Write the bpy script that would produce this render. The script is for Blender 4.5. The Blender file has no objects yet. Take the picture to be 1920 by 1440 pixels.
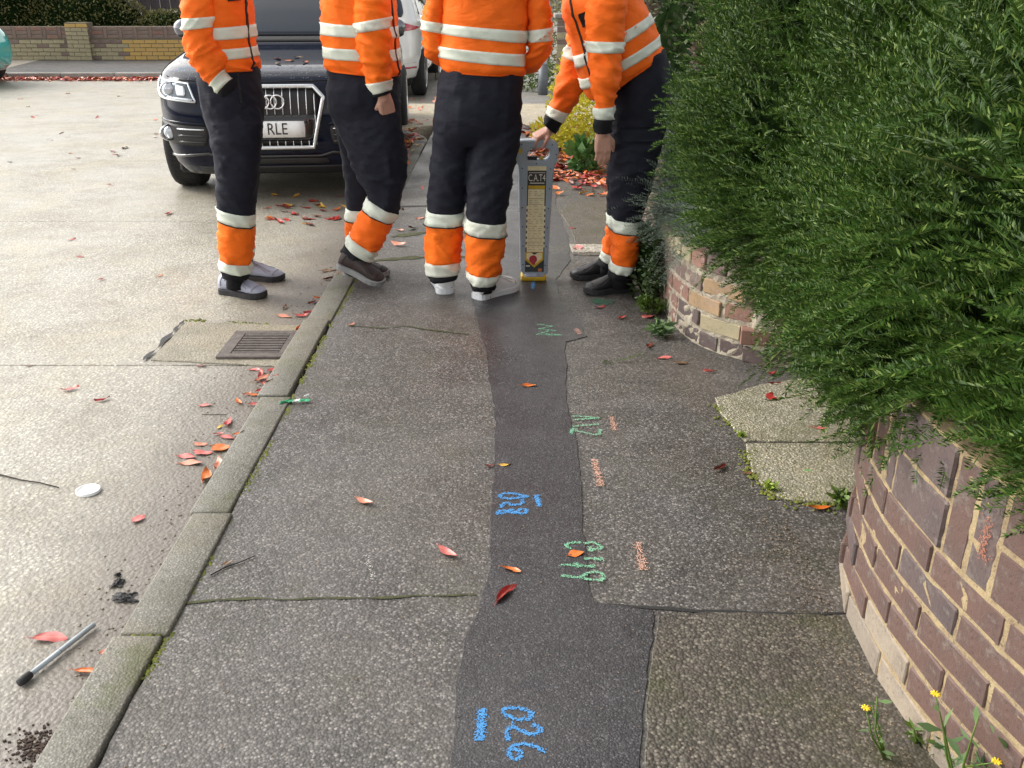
import bpy, bmesh, math, random
import numpy as np
from mathutils import Vector, Matrix, noise
from mathutils.geometry import tessellate_polygon

random.seed(7)
rng = np.random.default_rng(7)
scn = bpy.context.scene
COL = scn.collection
R = math.radians

# ------------------------------------------------------------------ camera
CAM_H, TILT, FOC = 1.435, R(23.3), 1750.0
cam = bpy.data.objects.new("camera", bpy.data.cameras.new("camera"))
COL.objects.link(cam)
cam.location = (0, 0, CAM_H)
cam.rotation_euler = (R(90) - TILT, 0, 0)
cam.data.sensor_width = 36
cam.data.lens = 36 * FOC / 1920
cam.data.clip_start = 0.05
cam.data.clip_end = 2000
scn.camera = cam

# ------------------------------------------------------------------ sky and sun
SUN_EL, SUN_AZ = R(40), R(-72)
world = bpy.data.worlds.new("World")
scn.world = world
world.use_nodes = True
wt = world.node_tree
wt.nodes.clear()
def wn(t, **kw):
    n = wt.nodes.new(t)
    for k, v in kw.items():
        setattr(n, k, v)
    return n
sky = wn("ShaderNodeTexSky", sky_type='NISHITA', sun_disc=False, sun_elevation=SUN_EL, sun_rotation=SUN_AZ)
sky.air_density = 1.0; sky.dust_density = 2.5
bw = wn("ShaderNodeRGBToBW")
tint = wn("ShaderNodeMix", data_type='RGBA', blend_type='MULTIPLY'); tint.inputs[0].default_value = 1.0
tint.inputs[7].default_value = (1.62, 1.58, 1.52, 1)
tc = wn("ShaderNodeTexCoord")
mp = wn("ShaderNodeMapping"); mp.inputs['Scale'].default_value = (1, 1, 2.2)
nz = wn("ShaderNodeTexNoise"); nz.inputs['Scale'].default_value = 2.2; nz.inputs['Detail'].default_value = 6
ramp = wn("ShaderNodeValToRGB")
ramp.color_ramp.elements[0].position = 0.30; ramp.color_ramp.elements[0].color = (0.35, 0.35, 0.35, 1)
ramp.color_ramp.elements[1].position = 0.52; ramp.color_ramp.elements[1].color = (1, 1, 1, 1)
mixc = wn("ShaderNodeMix", data_type='RGBA')
bg = wn("ShaderNodeBackground"); bg.inputs['Strength'].default_value = 0.15
wo = wn("ShaderNodeOutputWorld")
L_ = wt.links.new
L_(sky.outputs[0], bw.inputs[0]); L_(bw.outputs[0], tint.inputs[6])
L_(tc.outputs['Generated'], mp.inputs[0]); L_(mp.outputs[0], nz.inputs['Vector'])
L_(nz.outputs['Fac'], ramp.inputs[0]); L_(ramp.outputs[0], mixc.inputs[0])
L_(sky.outputs[0], mixc.inputs[6]); L_(tint.outputs[2], mixc.inputs[7])
L_(mixc.outputs[2], bg.inputs['Color']); L_(bg.outputs[0], wo.inputs['Surface'])

sun = bpy.data.objects.new("sun", bpy.data.lights.new("sun", 'SUN'))
COL.objects.link(sun)
sun.data.energy = 0.9
sun.data.angle = R(25)
sun.data.color = (1.0, 0.95, 0.87)
sd = Vector((math.sin(SUN_AZ) * math.cos(SUN_EL), math.cos(SUN_AZ) * math.cos(SUN_EL), math.sin(SUN_EL)))
sun.rotation_euler = sd.to_track_quat('Z', 'Y').to_euler()

vs = scn.view_settings
vs.view_transform = 'Standard'; vs.look = 'None'; vs.gamma = 1; vs.use_curve_mapping = False
vs.exposure = 1.12
scn.cycles.max_bounces = 8
scn.cycles.use_denoising = True

# ------------------------------------------------------------------ measuring helpers
CT, ST = math.cos(TILT), math.sin(TILT)
def ray(px, py):
    a, b = (px - 960) / FOC, (py - 720) / FOC
    return Vector((a, CT - b * ST, -ST - b * CT))
def G(px, py, z=0.0):
    """where the line of sight of a photo pixel meets the level z"""
    d = ray(px, py); t = (z - CAM_H) / d.z
    return Vector((d.x * t, d.y * t, z))
def P(px, py, y):
    """where it meets the upright plane at distance y"""
    d = ray(px, py); t = y / d.y
    return Vector((d.x * t, y, CAM_H + d.z * t))
ROAD = -0.10
KX = -0.945
def GG(px, py):
    g = G(px, py)
    if g.x < KX and g.y < 9.2 or g.x < -1.0 and g.y > 13:
        return G(px, py, ROAD)
    return g

# ------------------------------------------------------------------ object helpers
def props(o, label=None, cat=None, group=None, kind=None):
    if label: o['label'] = label
    if cat: o['category'] = cat
    if group: o['group'] = group
    if kind: o['kind'] = kind
    return o
def thing(name, label, cat, loc=(0, 0, 0), rz=0.0, group=None):
    o = bpy.data.objects.new(name, None)
    o.empty_display_size = 0.1
    COL.objects.link(o)
    o.location = loc; o.rotation_euler = (0, 0, rz)
    return props(o, label, cat, group)
def origin_of(p):
    off = Vector()
    while p is not None:
        off += p.location; p = p.parent
    return off
def mesh_data(name, V, F, mat, smooth=True):
    me = bpy.data.meshes.new(name)
    me.from_pydata([tuple(v) for v in V], [], [tuple(f) for f in F])
    if mat is not None:
        for m in (mat if isinstance(mat, (list, tuple)) else [mat]):
            me.materials.append(m)
    if smooth:
        me.polygons.foreach_set('use_smooth', np.ones(len(me.polygons), dtype=bool))
    me.update()
    return me
def link(name, me, parent=None):
    o = bpy.data.objects.new(name, me)
    COL.objects.link(o)
    if parent is not None: o.parent = parent
    return o
def add(name, V, F, mat, parent=None, smooth=True, world=True, **kw):
    """one mesh object; V in world coordinates unless world=False"""
    if parent is not None and world:
        off = origin_of(parent)
        V = [Vector(v) - off for v in V]
    o = link(name, mesh_data(name, V, F, mat, smooth), parent)
    return props(o, **kw)
def fast_mesh(name, V, F, mat, parent=None, smooth=False, **kw):
    """numpy quads/tris (N,3) and (M,k)"""
    V = np.asarray(V, dtype=np.float32); F = np.asarray(F, dtype=np.int32)
    if parent is not None:
        V = V - np.array(origin_of(parent), dtype=np.float32)
    me = bpy.data.meshes.new(name)
    k = F.shape[1]
    me.vertices.add(len(V)); me.vertices.foreach_set('co', V.ravel())
    me.loops.add(F.size); me.loops.foreach_set('vertex_index', F.ravel())
    me.polygons.add(len(F))
    me.polygons.foreach_set('loop_start', np.arange(0, F.size, k, dtype=np.int32))
    if smooth: me.polygons.foreach_set('use_smooth', np.ones(len(F), dtype=bool))
    me.materials.append(mat)
    me.update(calc_edges=True)
    o = link(name, me, parent)
    return props(o, **kw)
def join(parts):
    V, F = [], []
    for v, f in parts:
        n = len(V); V += list(v); F += [tuple(i + n for i in q) for q in f]
    return V, F
def bm_out(bm):
    bm.verts.index_update()
    V = [v.co.copy() for v in bm.verts]; F = [tuple(v.index for v in f.verts) for f in bm.faces]
    bm.free()
    return V, F
def box(c, s, bev=0.0, rot=None, seg=1):
    bm = bmesh.new(); bmesh.ops.create_cube(bm, size=1)
    bmesh.ops.scale(bm, vec=s, verts=bm.verts)
    if bev: bmesh.ops.bevel(bm, geom=bm.edges[:], offset=bev, segments=seg, profile=0.5, affect='EDGES')
    if rot is not None: bmesh.ops.transform(bm, matrix=rot.to_4x4(), verts=bm.verts)
    bmesh.ops.translate(bm, vec=c, verts=bm.verts)
    return bm_out(bm)
def ball(c, r, sc=(1, 1, 1), u=16, v=10):
    bm = bmesh.new(); bmesh.ops.create_uvsphere(bm, u_segments=u, v_segments=v, radius=r)
    bmesh.ops.scale(bm, vec=sc, verts=bm.verts); bmesh.ops.translate(bm, vec=c, verts=bm.verts)
    return bm_out(bm)
def tube(pts, rad, nu=8, cap=True):
    pts = [Vector(p) for p in pts]
    if not isinstance(rad, (list, tuple)): rad = [rad] * len(pts)
    V, F = [], []
    t0 = (pts[1] - pts[0]).normalized()
    up = Vector((0, 0, 1)) if abs(t0.z) < 0.9 else Vector((1, 0, 0))
    a = t0.cross(up).normalized()
    for i, p in enumerate(pts):
        t = (pts[min(i + 1, len(pts) - 1)] - pts[max(i - 1, 0)]).normalized()
        a = (a - t * a.dot(t)).normalized(); b = t.cross(a)
        for k in range(nu):
            w = 2 * math.pi * k / nu
            V.append(p + a * math.cos(w) * rad[i] + b * math.sin(w) * rad[i])
    for i in range(len(pts) - 1):
        for k in range(nu):
            k2 = (k + 1) % nu
            F.append((i * nu + k, i * nu + k2, (i + 1) * nu + k2, (i + 1) * nu + k))
    if cap:
        F.append(tuple(range(nu))[::-1]); F.append(tuple(range((len(pts) - 1) * nu, len(pts) * nu)))
    return V, F
def prism(poly, z0, z1):
    """upright prism over an xy outline"""
    n = len(poly)
    V = [Vector((p[0], p[1], z0)) for p in poly] + [Vector((p[0], p[1], z1)) for p in poly]
    F = [tuple(range(n, 2 * n))] + [(i, (i + 1) % n, n + (i + 1) % n, n + i) for i in range(n)]
    return V, F
def curve_mesh(polys, extrude, bevel=0.0, res=1):
    """flat outlines (first outer, others holes) in xy, extruded along z both ways"""
    cu = bpy.data.curves.new("tmp", 'CURVE'); cu.dimensions = '2D'; cu.fill_mode = 'BOTH'
    cu.extrude = extrude; cu.bevel_depth = bevel; cu.bevel_resolution = res
    for poly in polys:
        s = cu.splines.new('POLY'); s.points.add(len(poly) - 1); s.use_cyclic_u = True
        for q, p in zip(s.points, poly): q.co = (p[0], p[1], 0, 1)
    return from_tmp(cu)
def from_tmp(data, mods=None):
    o = bpy.data.objects.new("tmp", data); COL.objects.link(o)
    if mods: mods(o)
    dg = bpy.context.evaluated_depsgraph_get()
    me = bpy.data.meshes.new_from_object(o.evaluated_get(dg))
    V = [v.co.copy() for v in me.vertices]; F = [tuple(p.vertices) for p in me.polygons]
    bpy.data.objects.remove(o); bpy.data.meshes.remove(me)
    return V, F
def text_mesh(s, size, extrude=0.0005):
    cu = bpy.data.curves.new("tmp", 'FONT'); cu.body = s; cu.size = size; cu.extrude = extrude
    cu.align_x = 'CENTER'; cu.align_y = 'CENTER'; cu.resolution_u = 3
    return from_tmp(cu)
def xf(VF, M):
    return [M @ Vector(v) for v in VF[0]], VF[1]
def remesh(V, F, vox, smooth=4):
    me = mesh_data("tmp", V, F, None, False)
    def mods(o):
        m = o.modifiers.new("r", 'REMESH'); m.mode = 'VOXEL'; m.voxel_size = vox
        s = o.modifiers.new("s", 'SMOOTH'); s.iterations = smooth; s.factor = 0.5
    return from_tmp(me, mods)
def boolean_cut(V, F, cutters):
    tmp = []
    def outward(V, F):
        bm = bmesh.new(); vv = [bm.verts.new(v) for v in V]
        for f in F: bm.faces.new([vv[i] for i in f])
        bmesh.ops.recalc_face_normals(bm, faces=bm.faces[:]); return bm_out(bm)
    me = mesh_data("tmp", *outward(V, F), None, False)
    cutters = [outward(*c_) for c_ in cutters]
    def mods(o):
        for cv, cf in cutters:
            c = bpy.data.objects.new("tmpc", mesh_data("tmpc", cv, cf, None, False)); COL.objects.link(c); tmp.append(c)
            m = o.modifiers.new("b", 'BOOLEAN'); m.operation = 'DIFFERENCE'; m.solver = 'EXACT'; m.object = c
    out = from_tmp(me, mods)
    for c in tmp: bpy.data.objects.remove(c)
    return out

# ------------------------------------------------------------------ material helpers
class MB:
    def __init__(s, name):
        s.m = bpy.data.materials.new(name); s.m.use_nodes = True
        s.nt = s.m.node_tree; s.nt.nodes.clear()
        s.out = s.n('ShaderNodeOutputMaterial'); s.b = s.n('ShaderNodeBsdfPrincipled')
        s.l(s.b.outputs[0], s.out.inputs[0])
        s.tc = s.n('ShaderNodeTexCoord')
        s.co = s.tc.outputs['Object']
    def n(s, t, **kw):
        n = s.nt.nodes.new(t)
        for k, v in kw.items(): setattr(n, k, v)
        return n
    def l(s, a, b): s.nt.links.new(a, b)
    def put(s, sock, v):
        if hasattr(v, 'is_output'): s.l(v, sock)
        elif isinstance(v, (tuple, list)) and len(v) == 3 and sock.type == 'RGBA': sock.default_value = (*v, 1)
        else: sock.default_value = v
    def set(s, **kw):
        for k, v in kw.items(): s.put(s.b.inputs[k.replace('_', ' ')], v)
        return s
    def mapping(s, scale=(1, 1, 1), rot=(0, 0, 0)):
        m = s.n('ShaderNodeMapping'); m.inputs['Scale'].default_value = scale; m.inputs['Rotation'].default_value = rot
        s.l(s.co, m.inputs[0]); return m.outputs[0]
    def noise(s, scale, detail=4, rough=0.55, vec=None, dist=0.0):
        n = s.n('ShaderNodeTexNoise'); n.inputs['Scale'].default_value = scale; n.inputs['Detail'].default_value = detail
        n.inputs['Roughness'].default_value = rough; n.inputs['Distortion'].default_value = dist
        s.l(vec or s.co, n.inputs['Vector']); return n.outputs['Fac']
    def voronoi(s, scale, feature='F1', vec=None, rand=1.0):
        n = s.n('ShaderNodeTexVoronoi', feature=feature); n.inputs['Scale'].default_value = scale
        n.inputs['Randomness'].default_value = rand
        s.l(vec or s.co, n.inputs['Vector']); return n
    def ramp(s, fac, stops, interp='LINEAR'):
        r = s.n('ShaderNodeValToRGB'); cr = r.color_ramp; cr.interpolation = interp
        while len(cr.elements) < len(stops): cr.elements.new(0.5)
        for e, (p, c) in zip(cr.elements, stops):
            e.position = p; e.color = (c, c, c, 1) if isinstance(c, (int, float)) else (*c, 1)
        s.l(fac, r.inputs[0]); return r.outputs[0]
    def mix(s, fac, a, b, mode='MIX'):
        m = s.n('ShaderNodeMix', data_type='RGBA', blend_type=mode)
        s.put(m.inputs[0], fac); s.put(m.inputs[6], a); s.put(m.inputs[7], b); return m.outputs[2]
    def math(s, op, a, b=0.0, c=0.0):
        m = s.n('ShaderNodeMath', operation=op)
        s.put(m.inputs[0], a); s.put(m.inputs[1], b); s.put(m.inputs[2], c); return m.outputs[0]
    def sep(s, v=None):
        m = s.n('ShaderNodeSeparateXYZ'); s.l(v or s.co, m.inputs[0]); return m.outputs
    def bump(s, h, strength=0.3, dist=0.01, normal=None):
        b = s.n('ShaderNodeBump'); b.inputs['Strength'].default_value = strength; b.inputs['Distance'].default_value = dist
        s.put(b.inputs['Height'], h)
        if normal is not None: s.l(normal, b.inputs['Normal'])
        s.l(b.outputs[0], s.b.inputs['Normal']); return b.outputs[0]
    def island(s):
        return s.n('ShaderNodeNewGeometry').outputs['Random Per Island']
    def objrand(s):
        return s.n('ShaderNodeObjectInfo').outputs['Random']

def plain(name, col, rough=0.6, metal=0.0, vary=0.12, scale=30, bump=0.0, coat=0.0, spec=0.5, bscale=None):
    b = MB(name)
    n = b.noise(scale, 4)
    dark = tuple(c * (1 - vary) for c in col); light = tuple(min(1, c * (1 + vary)) for c in col)
    b.set(Base_Color=b.ramp(n, [(0.3, dark), (0.7, light)]), Roughness=rough, Metallic=metal, Coat_Weight=coat, Coat_Roughness=0.06)
    b.b.inputs['Specular IOR Level'].default_value = spec
    if bump: b.bump(b.noise(bscale or scale * 3, 3), bump, 0.004)
    return b.m

def tarmac(name, dark, light, cell, chip=0.5, rough=(0.42, 0.72), moss=0.0, wet=0.0, bump=0.5, tintc=(0.11, 0.085, 0.06)):
    """chippings in bitumen: every chip its own tone, grout between them, damp and dirt in large patches"""
    b = MB(name)
    v1 = b.voronoi(cell); v2 = b.voronoi(cell * 0.8)
    r = b.sep(v1.outputs['Color'])[0]
    chips = b.ramp(r, [(0.0, dark), (0.35, tuple(d * 0.6 + l * 0.3 for d, l in zip(dark, light))), (1 - chip * 0.4, tuple(l * 0.85 for l in light)), (1.0, tuple(min(1, l * 1.75) for l in light))])
    gap = b.ramp(v1.outputs['Distance'], [(0.32, 0.0), (0.70, 1.0)])
    col = b.mix(b.math('MULTIPLY', gap, 0.7), chips, tuple(d * 0.6 for d in dark))
    r2 = b.sep(v2.outputs['Color'])[1]
    col = b.mix(b.math('MULTIPLY', b.ramp(r2, [(0.93, 0.0), (0.96, 0.8)]), b.ramp(v2.outputs['Distance'], [(0.25, 1.0), (0.45, 0.0)])), col, tuple(min(1, l * 1.9) for l in light))
    big = b.noise(1.6, 6, 0.6); mid = b.noise(7, 5, 0.65)
    col = b.mix(b.math('MULTIPLY', b.ramp(big, [(0.38, 0.0), (0.66, 1.0)]), 0.45), col, b.mix(0.5, col, tintc))
    col = b.mix(b.ramp(mid, [(0.35, 0.34), (0.65, 0.0)]), col, tuple(d * 0.45 for d in dark))
    col = b.mix(b.ramp(b.noise(0.8, 7, 0.7, dist=0.8), [(0.45, 0.0), (0.7, 0.30)]), col, tuple(l * 1.05 for l in light))
    if moss:
        col = b.mix(b.math('MULTIPLY', b.ramp(b.noise(3.4, 7, 0.7), [(0.5, 0.0), (0.68, 1.0)]), moss), col, (0.045, 0.05, 0.014))
    rg = b.ramp(b.noise(2.3, 5, 0.6), [(0.35, rough[0]), (0.65, rough[1])])
    b.set(Base_Color=col, Roughness=rg)
    h = b.math('ADD', b.math('MULTIPLY', v1.outputs['Distance'], -1.0), b.math('MULTIPLY', b.noise(cell * 0.9, 2), 0.5))
    b.bump(h, bump, 0.9 / cell)
    return b.m

def concrete(name, col, agg, cell, rough=0.7, dirt=0.4, dirtcol=(0.10, 0.085, 0.06), bump=0.35, gutter=False, moss=0.0):
    b = MB(name)
    v = b.voronoi(cell)
    r = b.sep(v.outputs['Color'])
    stone = b.ramp(r[0], [(0.0, tuple(c * 0.32 for c in agg)), (0.45, agg), (1.0, tuple(min(1, c * 1.7) for c in agg))])
    col_ = b.mix(b.ramp(v.outputs['Distance'], [(0.22, 0.0), (0.55, 1.0)]), stone, tuple(c * 0.75 for c in col))
    col_ = b.mix(b.ramp(b.noise(0.9, 6, 0.6), [(0.35, 0.0), (0.70, 0.55)]), col_, col)
    dn = b.ramp(b.noise(2.6, 8, 0.68), [(0.46, 0.0), (0.72, 1.0)])
    col_ = b.mix(b.math('MULTIPLY', dn, dirt), col_, dirtcol)
    col_ = b.mix(b.ramp(b.noise(1.5, 7, 0.7, dist=0.7), [(0.48, 0.0), (0.68, 0.45)]), col_, (col[0] * 1.05, col[1] * 0.93, col[2] * 0.70))
    col_ = b.mix(b.ramp(b.noise(6.5, 8, 0.75, dist=0.5), [(0.50, 0.0), (0.72, 0.55)]), col_, tuple(c * 0.9 for c in dirtcol))
    col_ = b.mix(b.ramp(b.noise(42, 4, 0.65), [(0.58, 0.0), (0.70, 0.6)]), col_, tuple(c * 0.4 for c in dirtcol))
    rg = b.ramp(b.noise(1.3, 5, 0.6), [(0.35, rough - 0.22), (0.62, rough)])
    if gutter:
        x = b.sep()[0]
        e = b.math('ADD', x, b.math('MULTIPLY', b.noise(4.5, 6, 0.65), 0.34))
        g = b.ramp(e, [(0.0, 0.0), (1.0, 1.0)])
        mr = b.n('ShaderNodeMapRange'); b.l(e, mr.inputs[0]); mr.inputs[1].default_value = KX - 0.30; mr.inputs[2].default_value = KX + 0.10
        col_ = b.mix(b.math('MULTIPLY', mr.outputs[0], 0.9), col_, (0.095, 0.078, 0.062))
        mr2 = b.n('ShaderNodeMapRange'); b.l(e, mr2.inputs[0]); mr2.inputs[1].default_value = KX - 0.75; mr2.inputs[2].default_value = KX + 0.05
        col_ = b.mix(b.math('MULTIPLY', mr2.outputs[0], 0.45), col_, (0.16, 0.145, 0.13))
    if moss:
        col_ = b.mix(b.math('MULTIPLY', b.ramp(b.noise(5, 7, 0.7), [(0.52, 0.0), (0.66, 1.0)]), moss), col_, (0.07, 0.08, 0.015))
    b.set(Base_Color=col_, Roughness=rg)
    b.bump(b.math('ADD', b.math('MULTIPLY', v.outputs['Distance'], -1.0), b.noise(cell * 1.5, 2)), bump, 0.7 / cell)
    return b.m

def leafmat(name, c1, c2, rough=0.45, trans=0.0, nscale=3.0, spec=0.5, tip=None):
    b = MB(name)
    isl = b.island()
    col = b.mix(isl, c1, c2)
    col = b.mix(b.ramp(b.noise(nscale, 4), [(0.38, 0.0), (0.66, 0.6)]), col, tuple(x * 0.55 for x in c1))
    if tip is not None:
        col = b.mix(b.ramp(b.math('FRACT', b.math('MULTIPLY', isl, 7.31)), [(0.80, 0.0), (0.86, 1.0)]), col, tip)
    b.set(Base_Color=col, Roughness=rough)
    b.b.inputs['Specular IOR Level'].default_value = spec
    if trans:
        t = b.n('ShaderNodeBsdfTranslucent'); b.l(col, t.inputs[0])
        a = b.n('ShaderNodeMixShader'); a.inputs[0].default_value = trans
        b.l(b.b.outputs[0], a.inputs[1]); b.l(t.outputs[0], a.inputs[2]); b.l(a.outputs[0], b.out.inputs[0])
    return b.m

def cloth(name, col, rough=0.85, dirt=0.0, dirtcol=(0.03, 0.022, 0.015), weave=420, sheen=0.0, folds=0.5):
    b = MB(name)
    n = b.noise(5, 5, 0.6)
    c = b.ramp(n, [(0.3, tuple(x * 0.86 for x in col)), (0.7, tuple(min(1, x * 1.1) for x in col))])
    if dirt:
        d = b.ramp(b.noise(9, 7, 0.72, dist=0.6), [(0.54, 0.0), (0.72, 1.0)])
        c = b.mix(b.math('MULTIPLY', d, dirt), c, dirtcol)
    b.set(Base_Color=c, Roughness=rough, Sheen_Weight=sheen, Sheen_Roughness=0.4)
    b.b.inputs['Specular IOR Level'].default_value = 0.25
    w = b.noise(weave, 1)
    f = b.noise(10, 3, 0.5, vec=b.mapping((1, 1, 2.0), (0.3, 0.4, 0)), dist=0.8)
    h = b.math('ADD', b.math('MULTIPLY', w, 0.012), b.math('MULTIPLY', f, folds))
    b.bump(h, 0.5, 0.018)
    return b.m

def carpaint(name, col, rough=0.12, flake=0.0, coat=1.0, dirt=0.15, drops=False):
    b = MB(name)
    n = b.noise(3.5, 6, 0.65)
    c = b.mix(b.math('MULTIPLY', b.ramp(n, [(0.45, 0.0), (0.75, 1.0)]), dirt), col, (0.13, 0.12, 0.105))
    b.set(Base_Color=c, Roughness=rough, Metallic=flake, Coat_Weight=coat, Coat_Roughness=0.03)
    if drops:
        v = b.voronoi(55)
        d = b.ramp(v.outputs['Distance'], [(0.0, 1.0), (0.32, 0.0)])
        keep = b.ramp(b.sep(v.outputs['Color'])[0], [(0.55, 0.0), (0.6, 1.0)])
        up = b.sep(b.n('ShaderNodeNewGeometry').outputs['Normal'])[2]
        b.bump(b.math('MULTIPLY', b.math('MULTIPLY', d, keep), b.ramp(up, [(0.6, 0.0), (0.8, 1.0)])), 0.5, 0.01)
    return b.m
# ------------------------------------------------------------------ materials of the ground
M_pave = tarmac("pavement_tarmac", (0.046, 0.043, 0.041), (0.182, 0.170, 0.161), 155, chip=0.5, moss=0.25, bump=0.24, rough=(0.32, 0.62))
M_trench = tarmac("trench_tarmac", (0.024, 0.023, 0.026), (0.092, 0.089, 0.094), 230, chip=0.35, rough=(0.22, 0.50), bump=0.24, tintc=(0.07, 0.065, 0.07))
M_patch = tarmac("coarse_tarmac", (0.034, 0.030, 0.025), (0.138, 0.123, 0.10), 140, chip=0.6, moss=0.55, bump=0.36)
M_worn = tarmac("worn_tarmac", (0.06, 0.052, 0.04), (0.15, 0.13, 0.105), 130, chip=0.4, moss=0.8, tintc=(0.14, 0.11, 0.06))
M_road = concrete("road_concrete", (0.36, 0.342, 0.292), (0.44, 0.42, 0.355), 78, rough=0.55, dirt=0.42, bump=0.26, dirtcol=(0.17, 0.145, 0.105), gutter=True)
M_roadfar = concrete("road_surface_grey", (0.25, 0.245, 0.24), (0.28, 0.27, 0.26), 60, rough=0.55, dirt=0.3)
M_sandy = concrete("sandy_concrete", (0.42, 0.37, 0.28), (0.45, 0.40, 0.31), 60, rough=0.7, dirt=0.35, dirtcol=(0.2, 0.16, 0.1))
M_kerb = concrete("kerb_concrete", (0.165, 0.158, 0.135), (0.19, 0.182, 0.158), 160, rough=0.75, dirt=0.55, dirtcol=(0.085, 0.082, 0.055), moss=0.5)
M_kerbfar = concrete("far_kerb_concrete", (0.30, 0.29, 0.27), (0.33, 0.32, 0.30), 90, rough=0.75, dirt=0.4)
M_drive = concrete("exposed_aggregate", (0.27, 0.25, 0.185), (0.44, 0.41, 0.32), 120, rough=0.7, dirt=0.55, dirtcol=(0.11, 0.105, 0.05), bump=0.6, moss=0.4)
M_apron = concrete("gully_concrete", (0.27, 0.245, 0.19), (0.31, 0.285, 0.22), 110, rough=0.68, dirt=0.6, dirtcol=(0.12, 0.11, 0.07), moss=0.35)
M_soil = concrete("dark_soil", (0.04, 0.03, 0.02), (0.06, 0.045, 0.03), 90, rough=0.95, dirt=0.5, dirtcol=(0.02, 0.016, 0.01), bump=0.9)
M_joint = plain("bitumen_joint", (0.018, 0.018, 0.018), 0.6, bump=0.3)
M_jointmoss = plain("mossy_joint", (0.045, 0.05, 0.016), 0.9, bump=0.4, vary=0.4)
M_moss = leafmat("moss_green", (0.085, 0.105, 0.012), (0.17, 0.18, 0.022), 0.9, nscale=14)
M_iron = plain("cast_iron", (0.125, 0.108, 0.10), 0.55, 0.4, 0.3, 40, 0.5)
M_hole = plain("gully_dark", (0.006, 0.005, 0.005), 0.9)

def jag(poly, step=0.05, amp=0.006, seed=0.0, closed=True):
    out = []
    n = len(poly)
    for i in range(n if closed else n - 1):
        a, b = Vector(poly[i][:2]).to_3d(), Vector(poly[(i + 1) % n][:2]).to_3d()
        k = max(1, int((b - a).length / step))
        for j in range(k):
            p = a.lerp(b, j / k)
            p.x += amp * noise.noise(Vector((p.x * 23, p.y * 23, seed))) * 1.6 + amp * 1.5 * noise.noise(Vector((p.x * 5, p.y * 5, seed + 9)))
            p.y += amp * noise.noise(Vector((p.x * 23, p.y * 23, seed + 4))) * 1.6
            out.append(p)
    return out
def sheet(name, poly, z, mat, parent=None, thick=0.012, amp=0.006, step=0.05, seed=0.0, edge=0.003, **kw):
    """a laid surface: its top, and a rounded edge down to the layer below"""
    pl = jag(poly, step, amp, seed)
    area = sum(pl[i].x * pl[(i + 1) % len(pl)].y - pl[(i + 1) % len(pl)].x * pl[i].y for i in range(len(pl)))
    if area < 0: pl.reverse()
    n = len(pl)
    V = []; ins = []
    for i in range(n):
        t = (pl[(i + 1) % n] - pl[i - 1]).normalized(); nn = Vector((-t.y, t.x, 0))
        ins.append(pl[i] + nn * edge)
    V = [Vector((p.x, p.y, z)) for p in ins] + [Vector((p.x, p.y, z - 0.003)) for p in pl] + [Vector((p.x, p.y, z - thick)) for p in pl]
    tri = tessellate_polygon([V[:n]])
    F = []
    for a, b, c_ in tri:
        cr = (V[b] - V[a]).cross(V[c_] - V[a]).z
        F.append((a, b, c_) if cr > 0 else (a, c_, b))
    for k in range(2):
        for i in range(n):
            j = (i + 1) % n
            F.append(((k + 1) * n + i, (k + 1) * n + j, k * n + j, k * n + i))
    return add(name, V, F, mat, parent, smooth=False, **kw)
def ribbon(pts, w, z, wn=0.35, seed=0.0):
    """a thin irregular strip along ground points"""
    pts = [Vector(p) for p in pts]
    fine = []
    for a, b in zip(pts, pts[1:]):
        k = max(1, int((b - a).length / 0.03))
        fine += [a.lerp(b, j / k) for j in range(k)]
    fine.append(pts[-1])
    V, F = [], []
    for i, p in enumerate(fine):
        t = (fine[min(i + 1, len(fine) - 1)] - fine[max(0, i - 1)]).normalized(); nn = Vector((-t.y, t.x, 0))
        ww = w * (1 + wn * 2 * noise.noise(Vector((p.x * 17, p.y * 17, seed))))
        off = nn * 0.012 * noise.noise(Vector((p.x * 9, p.y * 9, seed + 3)))
        for s in (-1, 1): V.append(Vector((p.x, p.y, z)) + off + nn * s * ww * 0.5)
    for i in range(len(fine) - 1): F.append((2 * i, 2 * i + 2, 2 * i + 3, 2 * i + 1))
    return V, F

# ------------------------------------------------------------------ ground, road, far pavement
add("ground", [(-600, -600, -0.22), (600, -600, -0.22), (600, 900, -0.22), (-600, 900, -0.22)], [(0, 1, 2, 3)], M_soil, None, False, kind='structure')
YJ = [-3.0, 0.95, G(300, 685, ROAD).y, G(300, 415, ROAD).y, G(300, 302, ROAD).y, 11.4, 14.0, 16.70]
road = add("road", [(-40, -6, ROAD - 0.012), (KX, -6, ROAD - 0.012), (KX, 60, ROAD - 0.012), (-40, 60, ROAD - 0.012)], [(0, 1, 2, 3)], M_joint, None, False, kind='structure')
for i in range(len(YJ) - 1):
    y0, y1 = YJ[i] + 0.004, YJ[i + 1] - 0.004
    xr = KX - 0.004
    if y0 > 9: xr = KX - 0.004
    sheet("concrete_slab", [(-13.0, y0), (xr, y0), (xr, y1), (-13.0, y1)], ROAD, M_road, road, 0.012, 0.004, 0.08, i * 3.1)
sheet("carriageway", [(-13.0, 16.71), (KX - 0.004, 16.71), (KX - 0.004, 58), (-13.0, 58)], ROAD + 0.001, M_roadfar, road, 0.012, 0.0, 1.0)

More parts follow.
